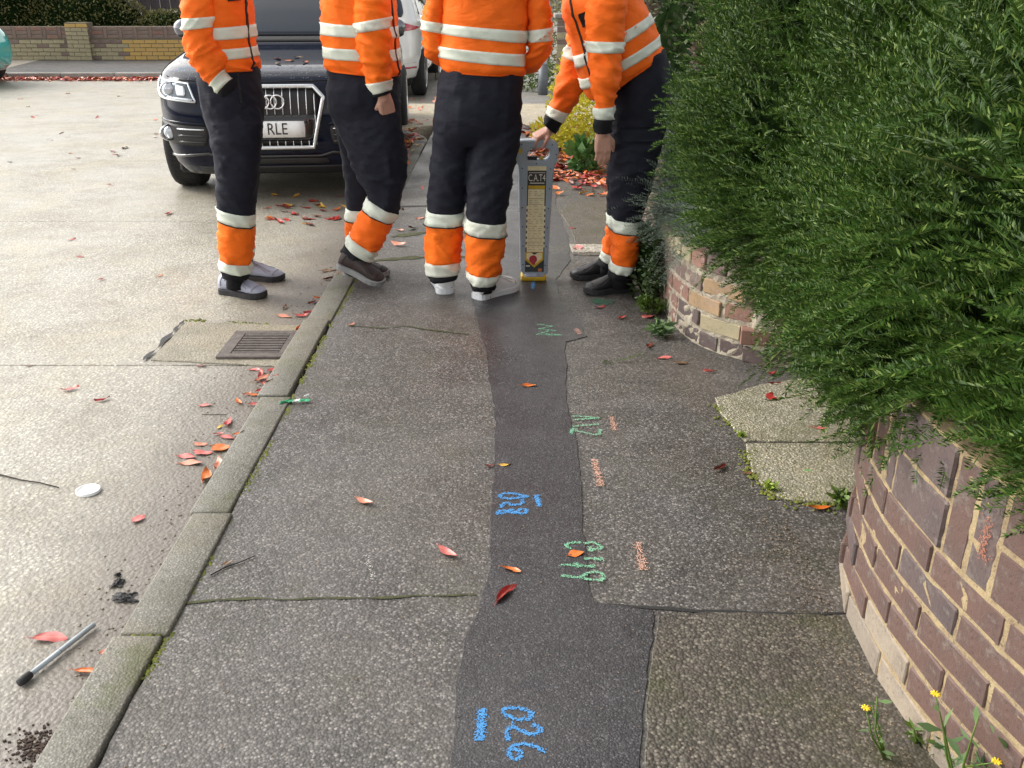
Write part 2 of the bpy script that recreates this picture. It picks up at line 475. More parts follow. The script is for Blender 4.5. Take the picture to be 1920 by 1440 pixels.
# kerb stones along the near side: every stone a part, joints open
KJ = [-2.6, -1.7, -0.8, 0.05, G(270, 1195).y, G(400, 965).y, 3.2, G(590, 603).y, 4.95, 5.86, 6.77, 7.68, 8.55, 9.25]
kerb = props(bpy.data.objects.new("kerb", None), kind='structure'); COL.objects.link(kerb)
for i in range(len(KJ) - 1):
    y0, y1 = KJ[i] + 0.0025, KJ[i + 1] - 0.0025
    dx = (-0.012, 0.0, 0.004, -0.006, 0.010, 0.0)[i % 6]
    rot = Matrix.Rotation(R(random.uniform(-0.25, 0.25)), 3, 'Z')
    V, F = box((KX + 0.058 + dx, (y0 + y1) / 2, -0.11 + random.uniform(-0.003, 0.003)), (0.118, y1 - y0, 0.24), 0.007, rot, 2)
    add("kerb_stone", V, F, M_kerb, kerb)
# the build-out past the parked car: kerb swings left round the corner
arc = []
for k in range(9):
    w = R(k * 10)
    arc.append((KX - 1.0 + math.cos(w) * 1.0, 9.25 + math.sin(w) * 1.0))
arc += [(-2.5, 10.25), (-3.0, 10.4)]
for i in range(len(arc) - 1):
    a, b = Vector((*arc[i], 0)), Vector((*arc[i + 1], 0))
    t = (b - a); L = t.length; t.normalize(); nn = Vector((t.y, -t.x, 0))
    c = (a + b) / 2 + nn * 0.06; c.z = -0.108
    V, F = box(c, (L - 0.006, 0.125, 0.24), 0.01, Matrix.Rotation(math.atan2(t.y, t.x), 3, 'Z'), 2)
    add("kerb_stone", V, F, M_kerbfar, kerb)
y = 12.6
while y < 30:
    V, F = box((KX + 0.06, y + 0.45, -0.11), (0.118, 0.905, 0.24), 0.012, None, 2)
    add("kerb_stone", V, F, M_kerbfar, kerb); y += 0.913

# near pavement
PX0 = KX + 0.117
pave = sheet("pavement", [(PX0, -4), (3.2, -4), (3.2, 10.45), (PX0, 10.45)], 0.0, M_pave, None, 0.2, 0.004, 0.06, 2.0, kind='structure')
sheet("far_footway", [(PX0, 12.42), (4.5, 12.42), (4.5, 40), (PX0, 40)], 0.002, concrete("far_footway_grey", (0.22, 0.215, 0.21), (0.25, 0.24, 0.23), 60, 0.6, 0.35), None, 0.2, 0.0, 0.5, 5.0, kind='structure')
sheet("crossover", [(-3.0, 10.50), (-2.0, 10.36), (-1.3, 10.16), (PX0, 10.46), (5.5, 10.46), (5.5, 12.40), (-3.0, 12.40)], 0.004, M_sandy, None, 0.2, 0.003, 0.2, 8.0, kind='structure')

def gp(pts, z=0.0): return [G(x, y, z) for x, y in pts]
TR_L = [(838, 1560), (847, 1440), (853, 1293), (873, 1200), (898, 1147), (916, 1060), (920, 960), (926, 894), (926, 770), (911, 664), (889, 586), (886, 540), (890, 480), (905, 400), (935, 330), (950, 300)]
TR_R = [(1010, 300), (1046, 345), (1042, 385), (1064, 440), (1070, 490), (1042, 525), (1052, 570), (1086, 600), (1100, 632), (1061, 642), (1062, 760), (1082, 830), (1091, 930), (1095, 1000), (1105, 1090), (1110, 1130), (1222, 1146), (1224, 1165), (1206, 1300), (1196, 1440), (1188, 1560)]
sheet("trench_patch", gp(TR_L + TR_R), 0.0035, M_trench, None, 0.012, 0.0045, 0.035, 11.0, edge=0.0012, kind='structure')
sheet("coarse_patch", gp([(1234, 1152), (1330, 1148), (1480, 1152), (1620, 1156), (1760, 1300), (1900, 1560), (1198, 1560), (1206, 1440), (1214, 1300)]), 0.0035, M_patch, None, 0.012, 0.004, 0.035, 12.0, kind='structure')
sheet("worn_patch", gp([(1068, 378), (1180, 372), (1190, 478), (1085, 480), (1075, 440), (1052, 400)]), 0.003, M_worn, None, 0.012, 0.006, 0.05, 13.0, kind='structure')
sheet("service_strip", gp([(1068, 459), (1170, 459), (1176, 474), (1072, 474)]), 0.0048, concrete("pale_mortar", (0.34, 0.32, 0.28), (0.5, 0.48, 0.44), 60, 0.8, 0.7), None, 0.01, 0.008, 0.05, 14.0, kind='structure')
# paving joints and cracks across the tarmac
def crack(name, px, w, mat, seed):
    V, F = ribbon([G(x, y) for x, y in px], w, 0.0026, 0.6, seed)
    add(name, V, F, mat, pave, False)
crack("paving_joint", [(330, 1132), (480, 1125), (640, 1122), (760, 1120), (895, 1118)], 0.007, M_jointmoss, 1)
crack("paving_joint", [(1120, 1136), (1222, 1143), (1330, 1147), (1460, 1152), (1590, 1152)], 0.010, M_joint, 2)
crack("paving_joint", [(655, 611), (720, 617), (760, 612), (880, 628)], 0.010, M_jointmoss, 3)
crack("paving_joint", [(700, 490), (760, 484), (800, 482), (890, 482)], 0.05, M_jointmoss, 4)
crack("paving_joint", [(735, 445), (770, 440), (800, 436), (880, 436)], 0.06, M_jointmoss, 5)
crack("paving_joint", [(745, 388), (800, 386), (960, 384)], 0.03, M_joint, 6)
crack("paving_joint", [(1075, 478), (1190, 478)], 0.03, M_joint, 7)

# driveway slabs of exposed aggregate beside the near wall
drv = props(bpy.data.objects.new("driveway", None), kind='structure'); COL.objects.link(drv)
dl = [(1342, 748), (1352, 775), (1385, 815), (1396, 829)]
dl2 = [(1398, 833), (1405, 870), (1420, 900), (1440, 925), (1480, 938)]
sheet("driveway_slab", gp(dl + [(1560, 830)]) + [Vector((2.6, 2.83, 0)), Vector((2.6, 3.40, 0))] + gp([(1500, 712), (1430, 722)]), 0.006, M_drive, drv, 0.02, 0.007, 0.04, 21.0)
sheet("driveway_slab", gp(dl2) + [G(1600, 950), Vector((2.6, 2.30, 0)), Vector((2.6, 2.815, 0))] + gp([(1560, 833)]), 0.005, M_drive, drv, 0.02, 0.006, 0.04, 22.0)

# far kerb and pavement across the road
fkerb = props(bpy.data.objects.new("far_kerb", None), kind='structure'); COL.objects.link(fkerb)
x = -15.0
while x < -1.1:
    V, F = box((x + 0.45, 16.77, -0.11 + random.uniform(-.004, .004)), (0.905, 0.125, 0.25), 0.012, None, 2)
    add("kerb_stone", V, F, M_kerbfar, fkerb); x += 0.913
sheet("far_pavement", [(-16, 16.835), (-3.4, 16.835), (-3.4, 20.1), (-16, 20.1)], 0.0, tarmac("far_pavement_tarmac", (0.035, 0.036, 0.038), (0.10, 0.10, 0.104), 60, 0.4, rough=(0.35, 0.6)), None, 0.2, 0.0, 0.5, 3.0, kind='structure')
sheet("far_driveway", [(-16, 16.85), (-9.0, 16.85), (-9.5, 20.1), (-16, 20.1)], 0.004, concrete("far_drive_concrete", (0.24, 0.22, 0.19), (0.26, 0.24, 0.2), 60, 0.65, 0.4), None, 0.02, 0.0, 0.5, 4.0, kind='structure')

# ------------------------------------------------------------------ gully: concrete surround and iron grate
apron = gp([(282, 677), (349, 605), (450, 608), (576, 613), (548, 690), (440, 684)], ROAD)
apron[3].x = apron[4].x = KX - 0.006
sheet("gully_surround", apron, ROAD + 0.006, M_apron, None, 0.02, 0.004, 0.04, 31.0, kind='structure')
V, F = ribbon(gp([(268, 678), (300, 650), (345, 604)], ROAD), 0.017, ROAD + 0.0085, 1.1, 4)
add("tar_seal", V, F, M_joint, None, False, kind='structure')
c4 = gp([(399, 669), (432, 627), (556, 627), (541, 679)], ROAD)
x0, x1 = G(402, 668, ROAD).x + 0.02, KX - 0.035
y0, y1 = G(450, 676, ROAD).y, G(490, 627, ROAD).y
gz = ROAD + 0.006
grate = thing("drain_grate", "rusty iron gully grate set in concrete against the kerb", "drain", ((x0 + x1) / 2, (y0 + y1) / 2, gz))
fr = [box(((x0 + x1) / 2, y0 + 0.02, gz), (x1 - x0, 0.04, 0.03), 0.004), box(((x0 + x1) / 2, y1 - 0.02, gz), (x1 - x0, 0.04, 0.03), 0.004),
      box((x0 + 0.03, (y0 + y1) / 2, gz), (0.06, y1 - y0 - 0.08, 0.03), 0.004), box((x1 - 0.03, (y0 + y1) / 2, gz), (0.06, y1 - y0 - 0.08, 0.03), 0.004)]
V, F = join(fr); add("frame", V, F, M_iron, grate, False)
V, F = box(((x0 + x1) / 2, (y0 + y1) / 2, gz - 0.003), (x1 - x0 - 0.12, y1 - y0 - 0.08, 0.02)); add("sump", V, F, M_hole, grate, False)
nb = 8
for k in range(nb):
    yy = y0 + 0.04 + (k + 0.5) * (y1 - y0 - 0.08) / nb
    V, F = box(((x0 + x1) / 2, yy, gz + 0.004), (x1 - x0 - 0.118, (y1 - y0 - 0.08) / nb * 0.50, 0.02), 0.003)
    add("bar", V, F, M_iron, grate, False)

# moss creeping along the back of the kerb and in the joints
def moss_patch(name, pts, width, dens, z=0.0, size=(0.004, 0.012), seed=1):
    rg = np.random.default_rng(seed); Vs = []; Fs = []
    pts = [Vector(p) for p in pts]
    for a, b in zip(pts, pts[1:]):
        L = (b - a).length; t = (b - a).normalized(); nn = Vector((-t.y, t.x, 0))
        for k in range(int(L * dens)):
            s = rg.random(); p = a.lerp(b, s)
            if noise.noise(Vector((p.x * 6, p.y * 6, seed))) < -0.12 + 0.2 * rg.random(): continue
            p = p + nn * rg.normal() * width * 0.38
            r = rg.uniform(*size)
            base = len(Vs); h = r * rg.uniform(0.4, 0.9)
            for q in range(6):
                w = q * math.pi / 3 + rg.random() * 0.5
                Vs.append((p.x + math.cos(w) * r, p.y + math.sin(w) * r, z - 0.001))
            Vs.append((p.x + rg.normal() * r * 0.2, p.y + rg.normal() * r * 0.2, z + h))
            for q in range(6): Fs.append((base + q, base + (q + 1) % 6, base + 6))
    return add(name, Vs, Fs, M_moss, None, True, kind='stuff')
kb = [G(x, y) for x, y in [(205, 1350), (255, 1275), (312, 1195), (345, 1140), (400, 1010), (470, 900), (520, 805), (556, 715), (598, 640), (640, 560), (668, 520)]]
for p in kb: p.x = PX0 + 0.006
moss_patch("moss", kb, 0.020, 420, 0.0, (0.0025, 0.007), 3)
moss_patch("moss", [G(560, 700), G(610, 615), G(650, 545)], 0.06, 300, 0.0, (0.003, 0.007), 33)
moss_patch("moss", [G(240, 1197), G(300, 1200)], 0.02, 420, 0.004, (0.004, 0.010), 5)
moss_patch("moss", [G(1348, 760), G(1395, 828), G(1408, 880), G(1440, 930), G(1500, 942), G(1590, 950)], 0.05, 380, 0.004, (0.003, 0.008), 7)
moss_patch("moss", gp([(345, 600), (420, 604), (500, 609)], ROAD), 0.03, 300, ROAD, (0.005, 0.013), 9)
# ------------------------------------------------------------------ brick walls
def brickmat(name, c1, c2, c3, rough=0.75, lime=0.3, bump=0.5):
    b = MB(name)
    r = b.objrand()
    col = b.mix(b.ramp(r, [(0.0, 0.0), (1.0, 1.0)]), c1, c2)
    col = b.mix(b.ramp(b.noise(11, 6, 0.7), [(0.45, 0.0), (0.66, 0.8)]), col, c3)
    col = b.mix(b.math('MULTIPLY', b.ramp(b.noise(24, 8, 0.75), [(0.52, 0.0), (0.72, 1.0)]), lime), col, (0.36, 0.33, 0.28))
    col = b.mix(b.ramp(b.noise(90, 3, 0.6), [(0.60, 0.0), (0.72, 0.5)]), col, tuple(c * 0.3 for c in c1))
    b.set(Base_Color=col, Roughness=rough)
    b.bump(b.math('ADD', b.math('MULTIPLY', b.noise(60, 5, 0.65), 1.0), b.math('MULTIPLY', b.noise(400, 2), 0.25)), bump, 0.006)
    return b.m
BR_purple = brickmat("engineering_brick", (0.096, 0.056, 0.046), (0.112, 0.063, 0.051), (0.075, 0.051, 0.046), 0.66, 0.34)
BR_red = brickmat("red_brick", (0.135, 0.055, 0.045), (0.115, 0.052, 0.045), (0.09, 0.05, 0.047), 0.65, 0.25)
BR_base = brickmat("pale_stained_brick", (0.26, 0.215, 0.165), (0.20, 0.17, 0.135), (0.15, 0.12, 0.095), 0.8, 0.5)
BR_pink = brickmat("pink_brick", (0.27, 0.15, 0.11), (0.22, 0.11, 0.085), (0.16, 0.09, 0.08), 0.8, 0.55)
BR_dark = brickmat("dark_blue_brick", (0.085, 0.06, 0.058), (0.10, 0.068, 0.062), (0.065, 0.05, 0.05), 0.7, 0.4)
BR_buff = brickmat("buff_brick", (0.36, 0.25, 0.13), (0.30, 0.20, 0.12), (0.26, 0.17, 0.11), 0.8, 0.5)
BR_pale = brickmat("stained_buff_brick", (0.38, 0.33, 0.21), (0.33, 0.28, 0.18), (0.26, 0.24, 0.14), 0.85, 0.4)
BR_yellow = brickmat("yellow_brick", (0.52, 0.33, 0.085), (0.46, 0.29, 0.09), (0.40, 0.27, 0.1), 0.8, 0.25)
BR_mauve = brickmat("mauve_brick", (0.20, 0.135, 0.115), (0.155, 0.105, 0.095), (0.19, 0.15, 0.125), 0.85, 0.35)
def mortar(name, col, col2):
    b = MB(name)
    c = b.mix(b.ramp(b.noise(22, 6, 0.7), [(0.4, 0.0), (0.65, 1.0)]), col, col2)
    c = b.mix(b.ramp(b.noise(130, 2), [(0.62, 0.0), (0.7, 0.8)]), c, (0.05, 0.04, 0.03))
    b.set(Base_Color=c, Roughness=0.9); b.bump(b.noise(150, 4, 0.7), 0.7, 0.006)
    return b.m
MO_sand = mortar("sandy_mortar", (0.33, 0.255, 0.14), (0.21, 0.15, 0.092))
MO_grey = mortar("pale_grey_mortar", (0.40, 0.36, 0.28), (0.26, 0.22, 0.17))
MO_far = mortar("old_mortar", (0.17, 0.145, 0.10), (0.12, 0.10, 0.07))

class Path:
    def __init__(s, pts, res=24):
        P_ = [Vector((*p, 0)) for p in pts]; out = []
        for i in range(len(P_) - 1):
            a, b = P_[i], P_[i + 1]
            m0 = (P_[i + 1] - P_[max(i - 1, 0)]) * 0.5; m1 = (P_[min(i + 2, len(P_) - 1)] - P_[i]) * 0.5
            for k in range(res):
                t = k / res; t2, t3 = t * t, t * t * t
                out.append(a * (2 * t3 - 3 * t2 + 1) + m0 * (t3 - 2 * t2 + t) + b * (-2 * t3 + 3 * t2) + m1 * (t3 - t2))
        out.append(P_[-1]); s.p = out; s.c = [0.0]
        for a, b in zip(out, out[1:]): s.c.append(s.c[-1] + (b - a).length)
        s.L = s.c[-1]
    def at(s, d):
        d = min(max(d, 0), s.L)
        i = max(0, min(np.searchsorted(s.c, d) - 1, len(s.p) - 2))
        f = (d - s.c[i]) / max(1e-9, s.c[i + 1] - s.c[i])
        t = (s.p[min(i + 2, len(s.p) - 1)] - s.p[max(i - 1, 0)]).normalized()
        return s.p[i].lerp(s.p[i + 1], f), t

_bm_cache = {}
def brick_mesh(l, h, w, mat, var):
    key = (round(l, 3), round(h, 3), round(w, 3), mat.name, var)
    if key not in _bm_cache:
        V, F = box((0, 0, 0), (l, w, h), 0.0035)
        rr = random.Random(str(key))
        V = [v + Vector([rr.uniform(-0.0014, 0.0014) for _ in range(3)]) for v in V]
        _bm_cache[key] = mesh_data("brick", V, F, mat, False)
    return _bm_cache[key]
def lay(parent, path, s, z, l, h, mat, side, w=0.10, proud=0.0, tilt=0.0):
    """one brick centred at arc length s, its outer face on the path; side=+1: the face looks to the left of the path's direction"""
    p, t = path.at(s)
    nn = Vector((-t.y, t.x, 0)) * side
    c = p - nn * (w / 2 - proud); c.z = z
    o = link("brick", brick_mesh(l, h, w, mat, random.randrange(3)), parent)
    o.location = c - origin_of(parent)
    o.rotation_euler = (0, tilt, math.atan2(t.y, t.x))
    return o
def core(name, parent, path, z0, z1, mat, side, inset=0.004, thick=0.2, s0=0, s1=None, rough=0.0015):
    s1 = path.L if s1 is None else s1
    n = max(2, int((s1 - s0) / 0.025)); m = max(2, int((z1 - z0) / 0.02))
    V, F = [], []
    for i in range(n + 1):
        p, t = path.at(s0 + (s1 - s0) * i / n); nn = Vector((-t.y, t.x, 0)) * side
        for j in range(m + 1):
            z = z0 + (z1 - z0) * j / m
            q = p - nn * (inset + rough * noise.noise(Vector((p.x * 60, p.y * 60, z * 60))) * 2)
            V.append(Vector((q.x, q.y, z)))
        q = p - nn * thick
        V.append(Vector((q.x, q.y, z1))); V.append(Vector((q.x, q.y, z0)))
    k = m + 3
    for i in range(n):
        for j in range(k):
            j2 = (j + 1) % k
            F.append((i * k + j, (i + 1) * k + j, (i + 1) * k + j2, i * k + j2) if side > 0 else (i * k + j, i * k + j2, (i + 1) * k + j2, (i + 1) * k + j))
    F.append(tuple(range(k))); F.append(tuple(range(n * k, (n + 1) * k)))
    return add(name, V, F, mat, parent, False)

def course(parent, path, z, h, mats, side, off, l=0.215, joint=0.0095, s0=0.0, s1=None, jit=0.002, w=0.1):
    s1 = path.L if s1 is None else s1
    s = s0 + off
    if off > 0.04: lay(parent, path, s0 + off / 2 - joint / 2, z, off - joint, h, random.choice(mats), side, w)
    while s < s1 - 0.05:
        ll = min(l, s1 - s)
        lay(parent, path, s + ll / 2, z + random.uniform(-jit, jit), ll, h, random.choice(mats), side, w, random.uniform(-0.0015, 0.0018), random.uniform(-0.004, 0.004))
        s += l + joint
def basket(parent, path, z0, mats, side, s0=0.0, s1=None, up=2, w=0.1, nst=2, hl=0.1025):
    """blocks of bricks laid on edge between bricks stood on end"""
    s1 = path.L if s1 is None else s1; s = s0
    while s < s1 - 0.3:
        for q in range(up):
            lay(parent, path, s + 0.0325, z0 + 0.1075, 0.064, 0.213, random.choice(mats), side, w, random.uniform(-0.001, 0.002)); s += 0.074
        for q in range(nst):
            hh = (0.213 - 0.010 * (nst - 1)) / nst
            lay(parent, path, s + 0.1075, z0 + 0.001 + hh / 2 + q * (hh + 0.010), 0.215, hh, random.choice(mats), side, w, random.uniform(-0.001, 0.002))
        s += 0.225

# near wall: bulges towards the pavement, then turns into the driveway
near_path = Path([(1.50, -0.75), (1.22, 0.10), (1.00, 0.80), (0.870, 1.30), (0.822, 1.62), (0.832, 1.93), (0.905, 2.13), (1.06, 2.25), (1.35, 2.29), (2.1, 2.29)])
wall_a = thing("brick_wall", "low curved wall of dark purple brick with sandy mortar at the front, yew hanging over it", "wall", (0.83, 1.7, 0))
core("mortar", wall_a, near_path, -0.1, 0.645, MO_sand, 1, 0.0018, 0.21)
# base course reads paler; stretcher courses above, then on-edge and on-end bricks, then the top course
course(wall_a, near_path, 0.030, 0.066, [BR_base], 1, 0.05)
for k in range(5):
    course(wall_a, near_path, 0.1025 + 0.0705 * k, 0.0615, [BR_purple] * 6 + [BR_red] + [BR_dark] * 2 if k else [BR_purple, BR_base, BR_purple], 1, (0.16, 0.05, 0.16, 0.05, 0.16)[k])
basket(wall_a, near_path, 0.423, [BR_purple] * 5 + [BR_dark] * 3 + [BR_red], 1)
V, F = [], []
for i in range(0, 41):
    p, t = near_path.at(near_path.L * i / 40); nn = Vector((-t.y, t.x, 0))
    V += [Vector((p.x, p.y, 0)) - nn * 0.2 + Vector((0, 0, 0.60)), Vector((3.2, p.y * 0.8 + 0.2, 0.60))]
F = [(2 * i, 2 * i + 1, 2 * i + 3, 2 * i + 2) for i in range(40)]
add("garden_soil", V, F, M_soil, None, False, kind='structure')

# middle wall: patched old bricks on the far side of the driveway
mid_path = Path([(0.86, 9.0), (0.80, 7.2), (0.745, 5.4), (0.725, 4.35), (0.735, 4.02), (0.80, 3.76), (0.95, 3.585), (1.18, 3.50), (2.6, 3.46)])
wall_b = thing("brick_wall", "low wall of patched pink, buff and dark bricks with thick pale mortar beyond the driveway", "wall", (0.73, 4.0, 0))
core("mortar", wall_b, mid_path, -0.1, 0.335, MO_grey, -1, 0.001, 0.20, rough=0.004)
mixb = [BR_pink] * 4 + [BR_mauve] * 3 + [BR_dark] * 2 + [BR_buff] + [BR_pale] * 2
course(wall_b, mid_path, 0.036, 0.062, [BR_dark, BR_dark, BR_pink], -1, 0.05, 0.105, 0.014, s0=3.9, w=0.1)
course(wall_b, mid_path, 0.036, 0.062, mixb, -1, 0.05, 0.215, 0.014, s1=3.9, w=0.1)
for k in range(1, 4):
    course(wall_b, mid_path, 0.036 + 0.079 * k, 0.063, mixb, -1, (0.16, 0.06, 0.16)[k - 1], 0.205, 0.017, jit=0.003)
s = 0.05
while s < mid_path.L - 0.1:
    p, t = mid_path.at(s)
    o = lay(wall_b, mid_path, s, 0.37, 0.098, 0.064, random.choice([BR_mauve, BR_pink, BR_pale]), -1, 0.205, 0.012, random.uniform(-.02, .02)); s += 0.110

# far wall across the road with its pier, basket-weave top and new yellow bricks
far_path = Path([(-13.2, 19.75), (-10.6, 19.75), (-8.4, 19.78), (-5.2, 19.85)])
wall_c = thing("brick_wall", "long garden wall of weathered buff brick across the road, partly rebuilt in new yellow brick", "wall", (-8.5, 19.8, 0))
core("mortar", wall_c, far_path, -0.1, 0.625, MO_far, -1, 0.006, 0.2)
pier_s = far_path.L * (13.2 - 8.6) / 8.0
for k in range(5):
    z = -0.005 + 0.0765 * k + 0.04
    sy = far_path.L * (13.2 - 7.75 + (0.06 if k % 2 else 0)) / 8.0
    sy = 0.125 * (k % 2) + round(sy / 0.226) * 0.226
    course(wall_c, far_path, z, 0.064, [BR_pale] * 4 + [BR_mauve], -1, 0.125 * (k % 2) , 0.215, 0.011, s0=0.0, s1=sy)
    course(wall_c, far_path, z, 0.064, [BR_yellow] if k else [BR_pale, BR_yellow], -1, 0.0, 0.215, 0.011, s0=sy)
basket(wall_c, far_path, 0.405, [BR_mauve] * 4 + [BR_pink], -1, up=1, nst=3)
pier = Path([(-8.83, 19.70), (-8.39, 19.70)])
core("pier_mortar", wall_c, pier, -0.1, 0.70, MO_far, -1, 0.006, 0.3)
for k in range(9):
    course(wall_c, pier, 0.035 + 0.0765 * k, 0.064, [BR_pale] if k < 8 else [BR_yellow], -1, 0.11 * (k % 2), 0.215, 0.011)

# brick pier by the lamp post
pb = Path([(0.62, 13.7), (1.10, 13.62)])
pillar = thing("brick_pillar", "short weathered brick gate pillar behind the grey post", "pillar", (0.86, 13.85, 0))
core("mortar", pillar, pb, -0.1, 0.98, MO_grey, -1, 0.004, 0.4)
for k in range(12):
    course(pillar, pb, 0.045 + 0.079 * k, 0.066, [BR_mauve, BR_pale, BR_pink], -1, 0.11 * (k % 2), 0.215, 0.012)
V, F = box((0.86, 13.86, 1.01), (0.56, 0.5, 0.06), 0.01); add("coping", V, F, M_kerbfar, pillar, False)

# grey post with its darker foot
lp = G(1018, 178)
M_post = plain("galvanised_grey", (0.40, 0.43, 0.46), 0.5, 0.2, 0.08, 12)
M_postfoot = plain("dark_grey_paint", (0.12, 0.135, 0.15), 0.5, 0.0, 0.2, 15)
post = thing("lamp_post", "slim grey lamp post with dark grey foot beside the brick pillar", "lamp post", lp)
V, F = tube([lp + Vector((0, 0, 0.0)), lp + Vector((0, 0, 0.40))], 0.066, 20); add("foot", V, F, M_postfoot, post)
V, F = tube([lp + Vector((0, 0, 0.401)), lp + Vector((0, 0, 0.43)), lp + Vector((0, 0, 5.0))], [0.058, 0.056, 0.04], 20); add("column", V, F, M_post, post)
V, F = tube([lp + Vector((0, 0, 5.0)), lp + Vector((-0.3, 0, 5.25)), lp + Vector((-0.9, 0, 5.3))], 0.03, 10); add("arm", V, F, M_post, post)
V, F = box(lp + Vector((-1.1, 0, 5.29)), (0.5, 0.2, 0.09), 0.03); add("lantern", V, F, M_post, post)

# ------------------------------------------------------------------ foliage builders
def leaf_cloud(pts, nrm, size, aspect=0.45, spread=0.8, seed=0, up=0.0, fold=0.0):
    """diamond leaves at points; long axis near the outward direction; returns V, F (quads)"""
    rg = np.random.default_rng(seed); n = len(pts)
    d = nrm + rg.normal(size=(n, 3)) * spread + np.array([0, 0, up]); d /= np.linalg.norm(d, axis=1)[:, None] + 1e-9
    s = rg.normal(size=(n, 3)); s -= d * (s * d).sum(1)[:, None]; s /= np.linalg.norm(s, axis=1)[:, None] + 1e-9
    L = size * rg.uniform(0.6, 1.3, n)[:, None]; W = L * aspect * 0.5
    nn = np.cross(d, s)
    b = pts; m = pts + d * L * 0.5 + nn * L * fold
    V = np.stack([b, m + s * W, pts + d * L, m - s * W], 1).reshape(-1, 3)
    F = np.arange(4 * n).reshape(n, 4)
    return V, F
def superell(c, r, n, seed=0, p=2.0, jitter=0.10, front=None, lump=0.0, ls=1.0):
    """points and normals on a lumpy superellipsoid"""
    rg = np.random.default_rng(seed)
    d = rg.normal(size=(n, 3)); d /= np.linalg.norm(d, axis=1)[:, None]
    k = (np.abs(d) ** p).sum(1) ** (-1 / p)
    q = d * k[:, None]
    nr = np.sign(q) * np.abs(q) ** (p - 1) / np.array(r); nr /= np.linalg.norm(nr, axis=1)[:, None]
    pos = np.array(c) + q * np.array(r)
    if lump:
        l = np.array([noise.fractal(Vector(v * ls), 0.9, 2.1, 3) for v in pos]); pos += nr * (l * lump)[:, None]
    pos -= nr * (np.abs(rg.normal(size=n)) * jitter)[:, None]
    return pos, nr
def inside(pts, c, r, p, s=0.88):
    q = np.abs((pts - np.array(c)) / (np.array(r) * s)); return (q ** p).sum(1) < 1
def blob(c, r, p=2.0, lump=0.1, ls=1.0, sc=0.85, u=40, v=24):
    V, F = ball((0, 0, 0), 1, (1, 1, 1), u, v); out = []
    for w in V:
        k = sum(abs(x) ** p for x in w) ** (-1 / p)
        q = Vector((w.x * k * r[0] * sc + c[0], w.y * k * r[1] * sc + c[1], w.z * k * r[2] * sc + c[2]))
        q += w * lump * noise.fractal(q * ls, 0.9, 2.1, 3); out.append(q)
    return out, F

M_yew = leafmat("yew_needle", (0.021, 0.059, 0.007), (0.058, 0.122, 0.015), 0.5, 0.2, 2.2, 0.25, tip=(0.13, 0.19, 0.04))
M_yewlight = leafmat("yew_new_growth", (0.10, 0.16, 0.018), (0.16, 0.24, 0.02), 0.4, 0.2, 2.2)
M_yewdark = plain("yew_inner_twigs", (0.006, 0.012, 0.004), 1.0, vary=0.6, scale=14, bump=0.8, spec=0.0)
M_bark = plain("brown_bark", (0.07, 0.05, 0.035), 0.9, vary=0.4, scale=20, bump=0.8)

def sprig_template(L=0.17, pairs=26, nl=0.022, nw=0.0030, seed=0):
    """a yew shoot: bent stem with two ranks of needles; returns (V (n,4,3)) of diamonds"""
    rg = np.random.default_rng(seed); Q = []
    bend = rg.uniform(-0.25, 0.25); droop = rg.uniform(-0.35, 0.25)
    def st(t): return np.array([t * L, bend * L * t * t, droop * L * t * t])
    def quad(b, d, s, l, w):
        d = d / np.linalg.norm(d); s = s - d * np.dot(s, d); s /= np.linalg.norm(s)
        m = b + d * l * 0.45
        Q.append([b, m + s * w / 2, b + d * l, m - s * w / 2])
    for k in range(pairs):
        t = (k + 0.6) / pairs
        for sd_ in (-1, 1):
            a = rg.normal(0, 0.28); ax = 0.75 + rg.normal(0, 0.18) + 0.5 * max(0, t - 0.8)
            d = np.array([ax, sd_ * math.cos(a), 0.45 + math.sin(a) * 0.8])
            s = np.array([1.0, 0, 0.15 * sd_]) if rg.random() < 0.5 else np.array([0.3, 0.0, 1.0])
            l = nl * (0.65 + 0.5 * math.sin(math.pi * min(1, t * 0.9 + 0.12))) * rg.uniform(0.8, 1.15)
            quad(st(t), d, s, l, nw * rg.uniform(0.85, 1.2))
    for k in range(3):
        quad(st(k / 3), st((k + 1.4) / 3) - st(k / 3), np.array([0, 1.0, 0.3 * (k - 1)]), L / 3 * 1.3, 0.0022)
    quad(st(0.96), np.array([1, 0, 0.1]), np.array([0, 1.0, 0]), nl * 0.9, nw * 1.2)
    return np.array(Q)
def place_sprigs(pos, direc, scale, temps, seed=0):
    rg = np.random.default_rng(seed); n = len(pos); out = []
    which = rg.integers(0, len(temps), n)
    d = direc / np.linalg.norm(direc, axis=1)[:, None]
    up = np.tile(np.array([0, 0, 1.0]), (n, 1)) + rg.normal(size=(n, 3)) * 0.35
    y = np.cross(up, d); y /= np.linalg.norm(y, axis=1)[:, None] + 1e-9
    z = np.cross(d, y)
    for k, T in enumerate(temps):
        i = np.where(which == k)[0]
        if not len(i): continue
        m = T.reshape(-1, 3)
        w = pos[i][:, None, :] + scale[i][:, None, None] * (m[None, :, 0, None] * d[i][:, None, :] + m[None, :, 1, None] * y[i][:, None, :] + m[None, :, 2, None] * z[i][:, None, :])
        out.append(w.reshape(-1, 3))
    V = np.concatenate(out); return V, np.arange(len(V)).reshape(-1, 4)

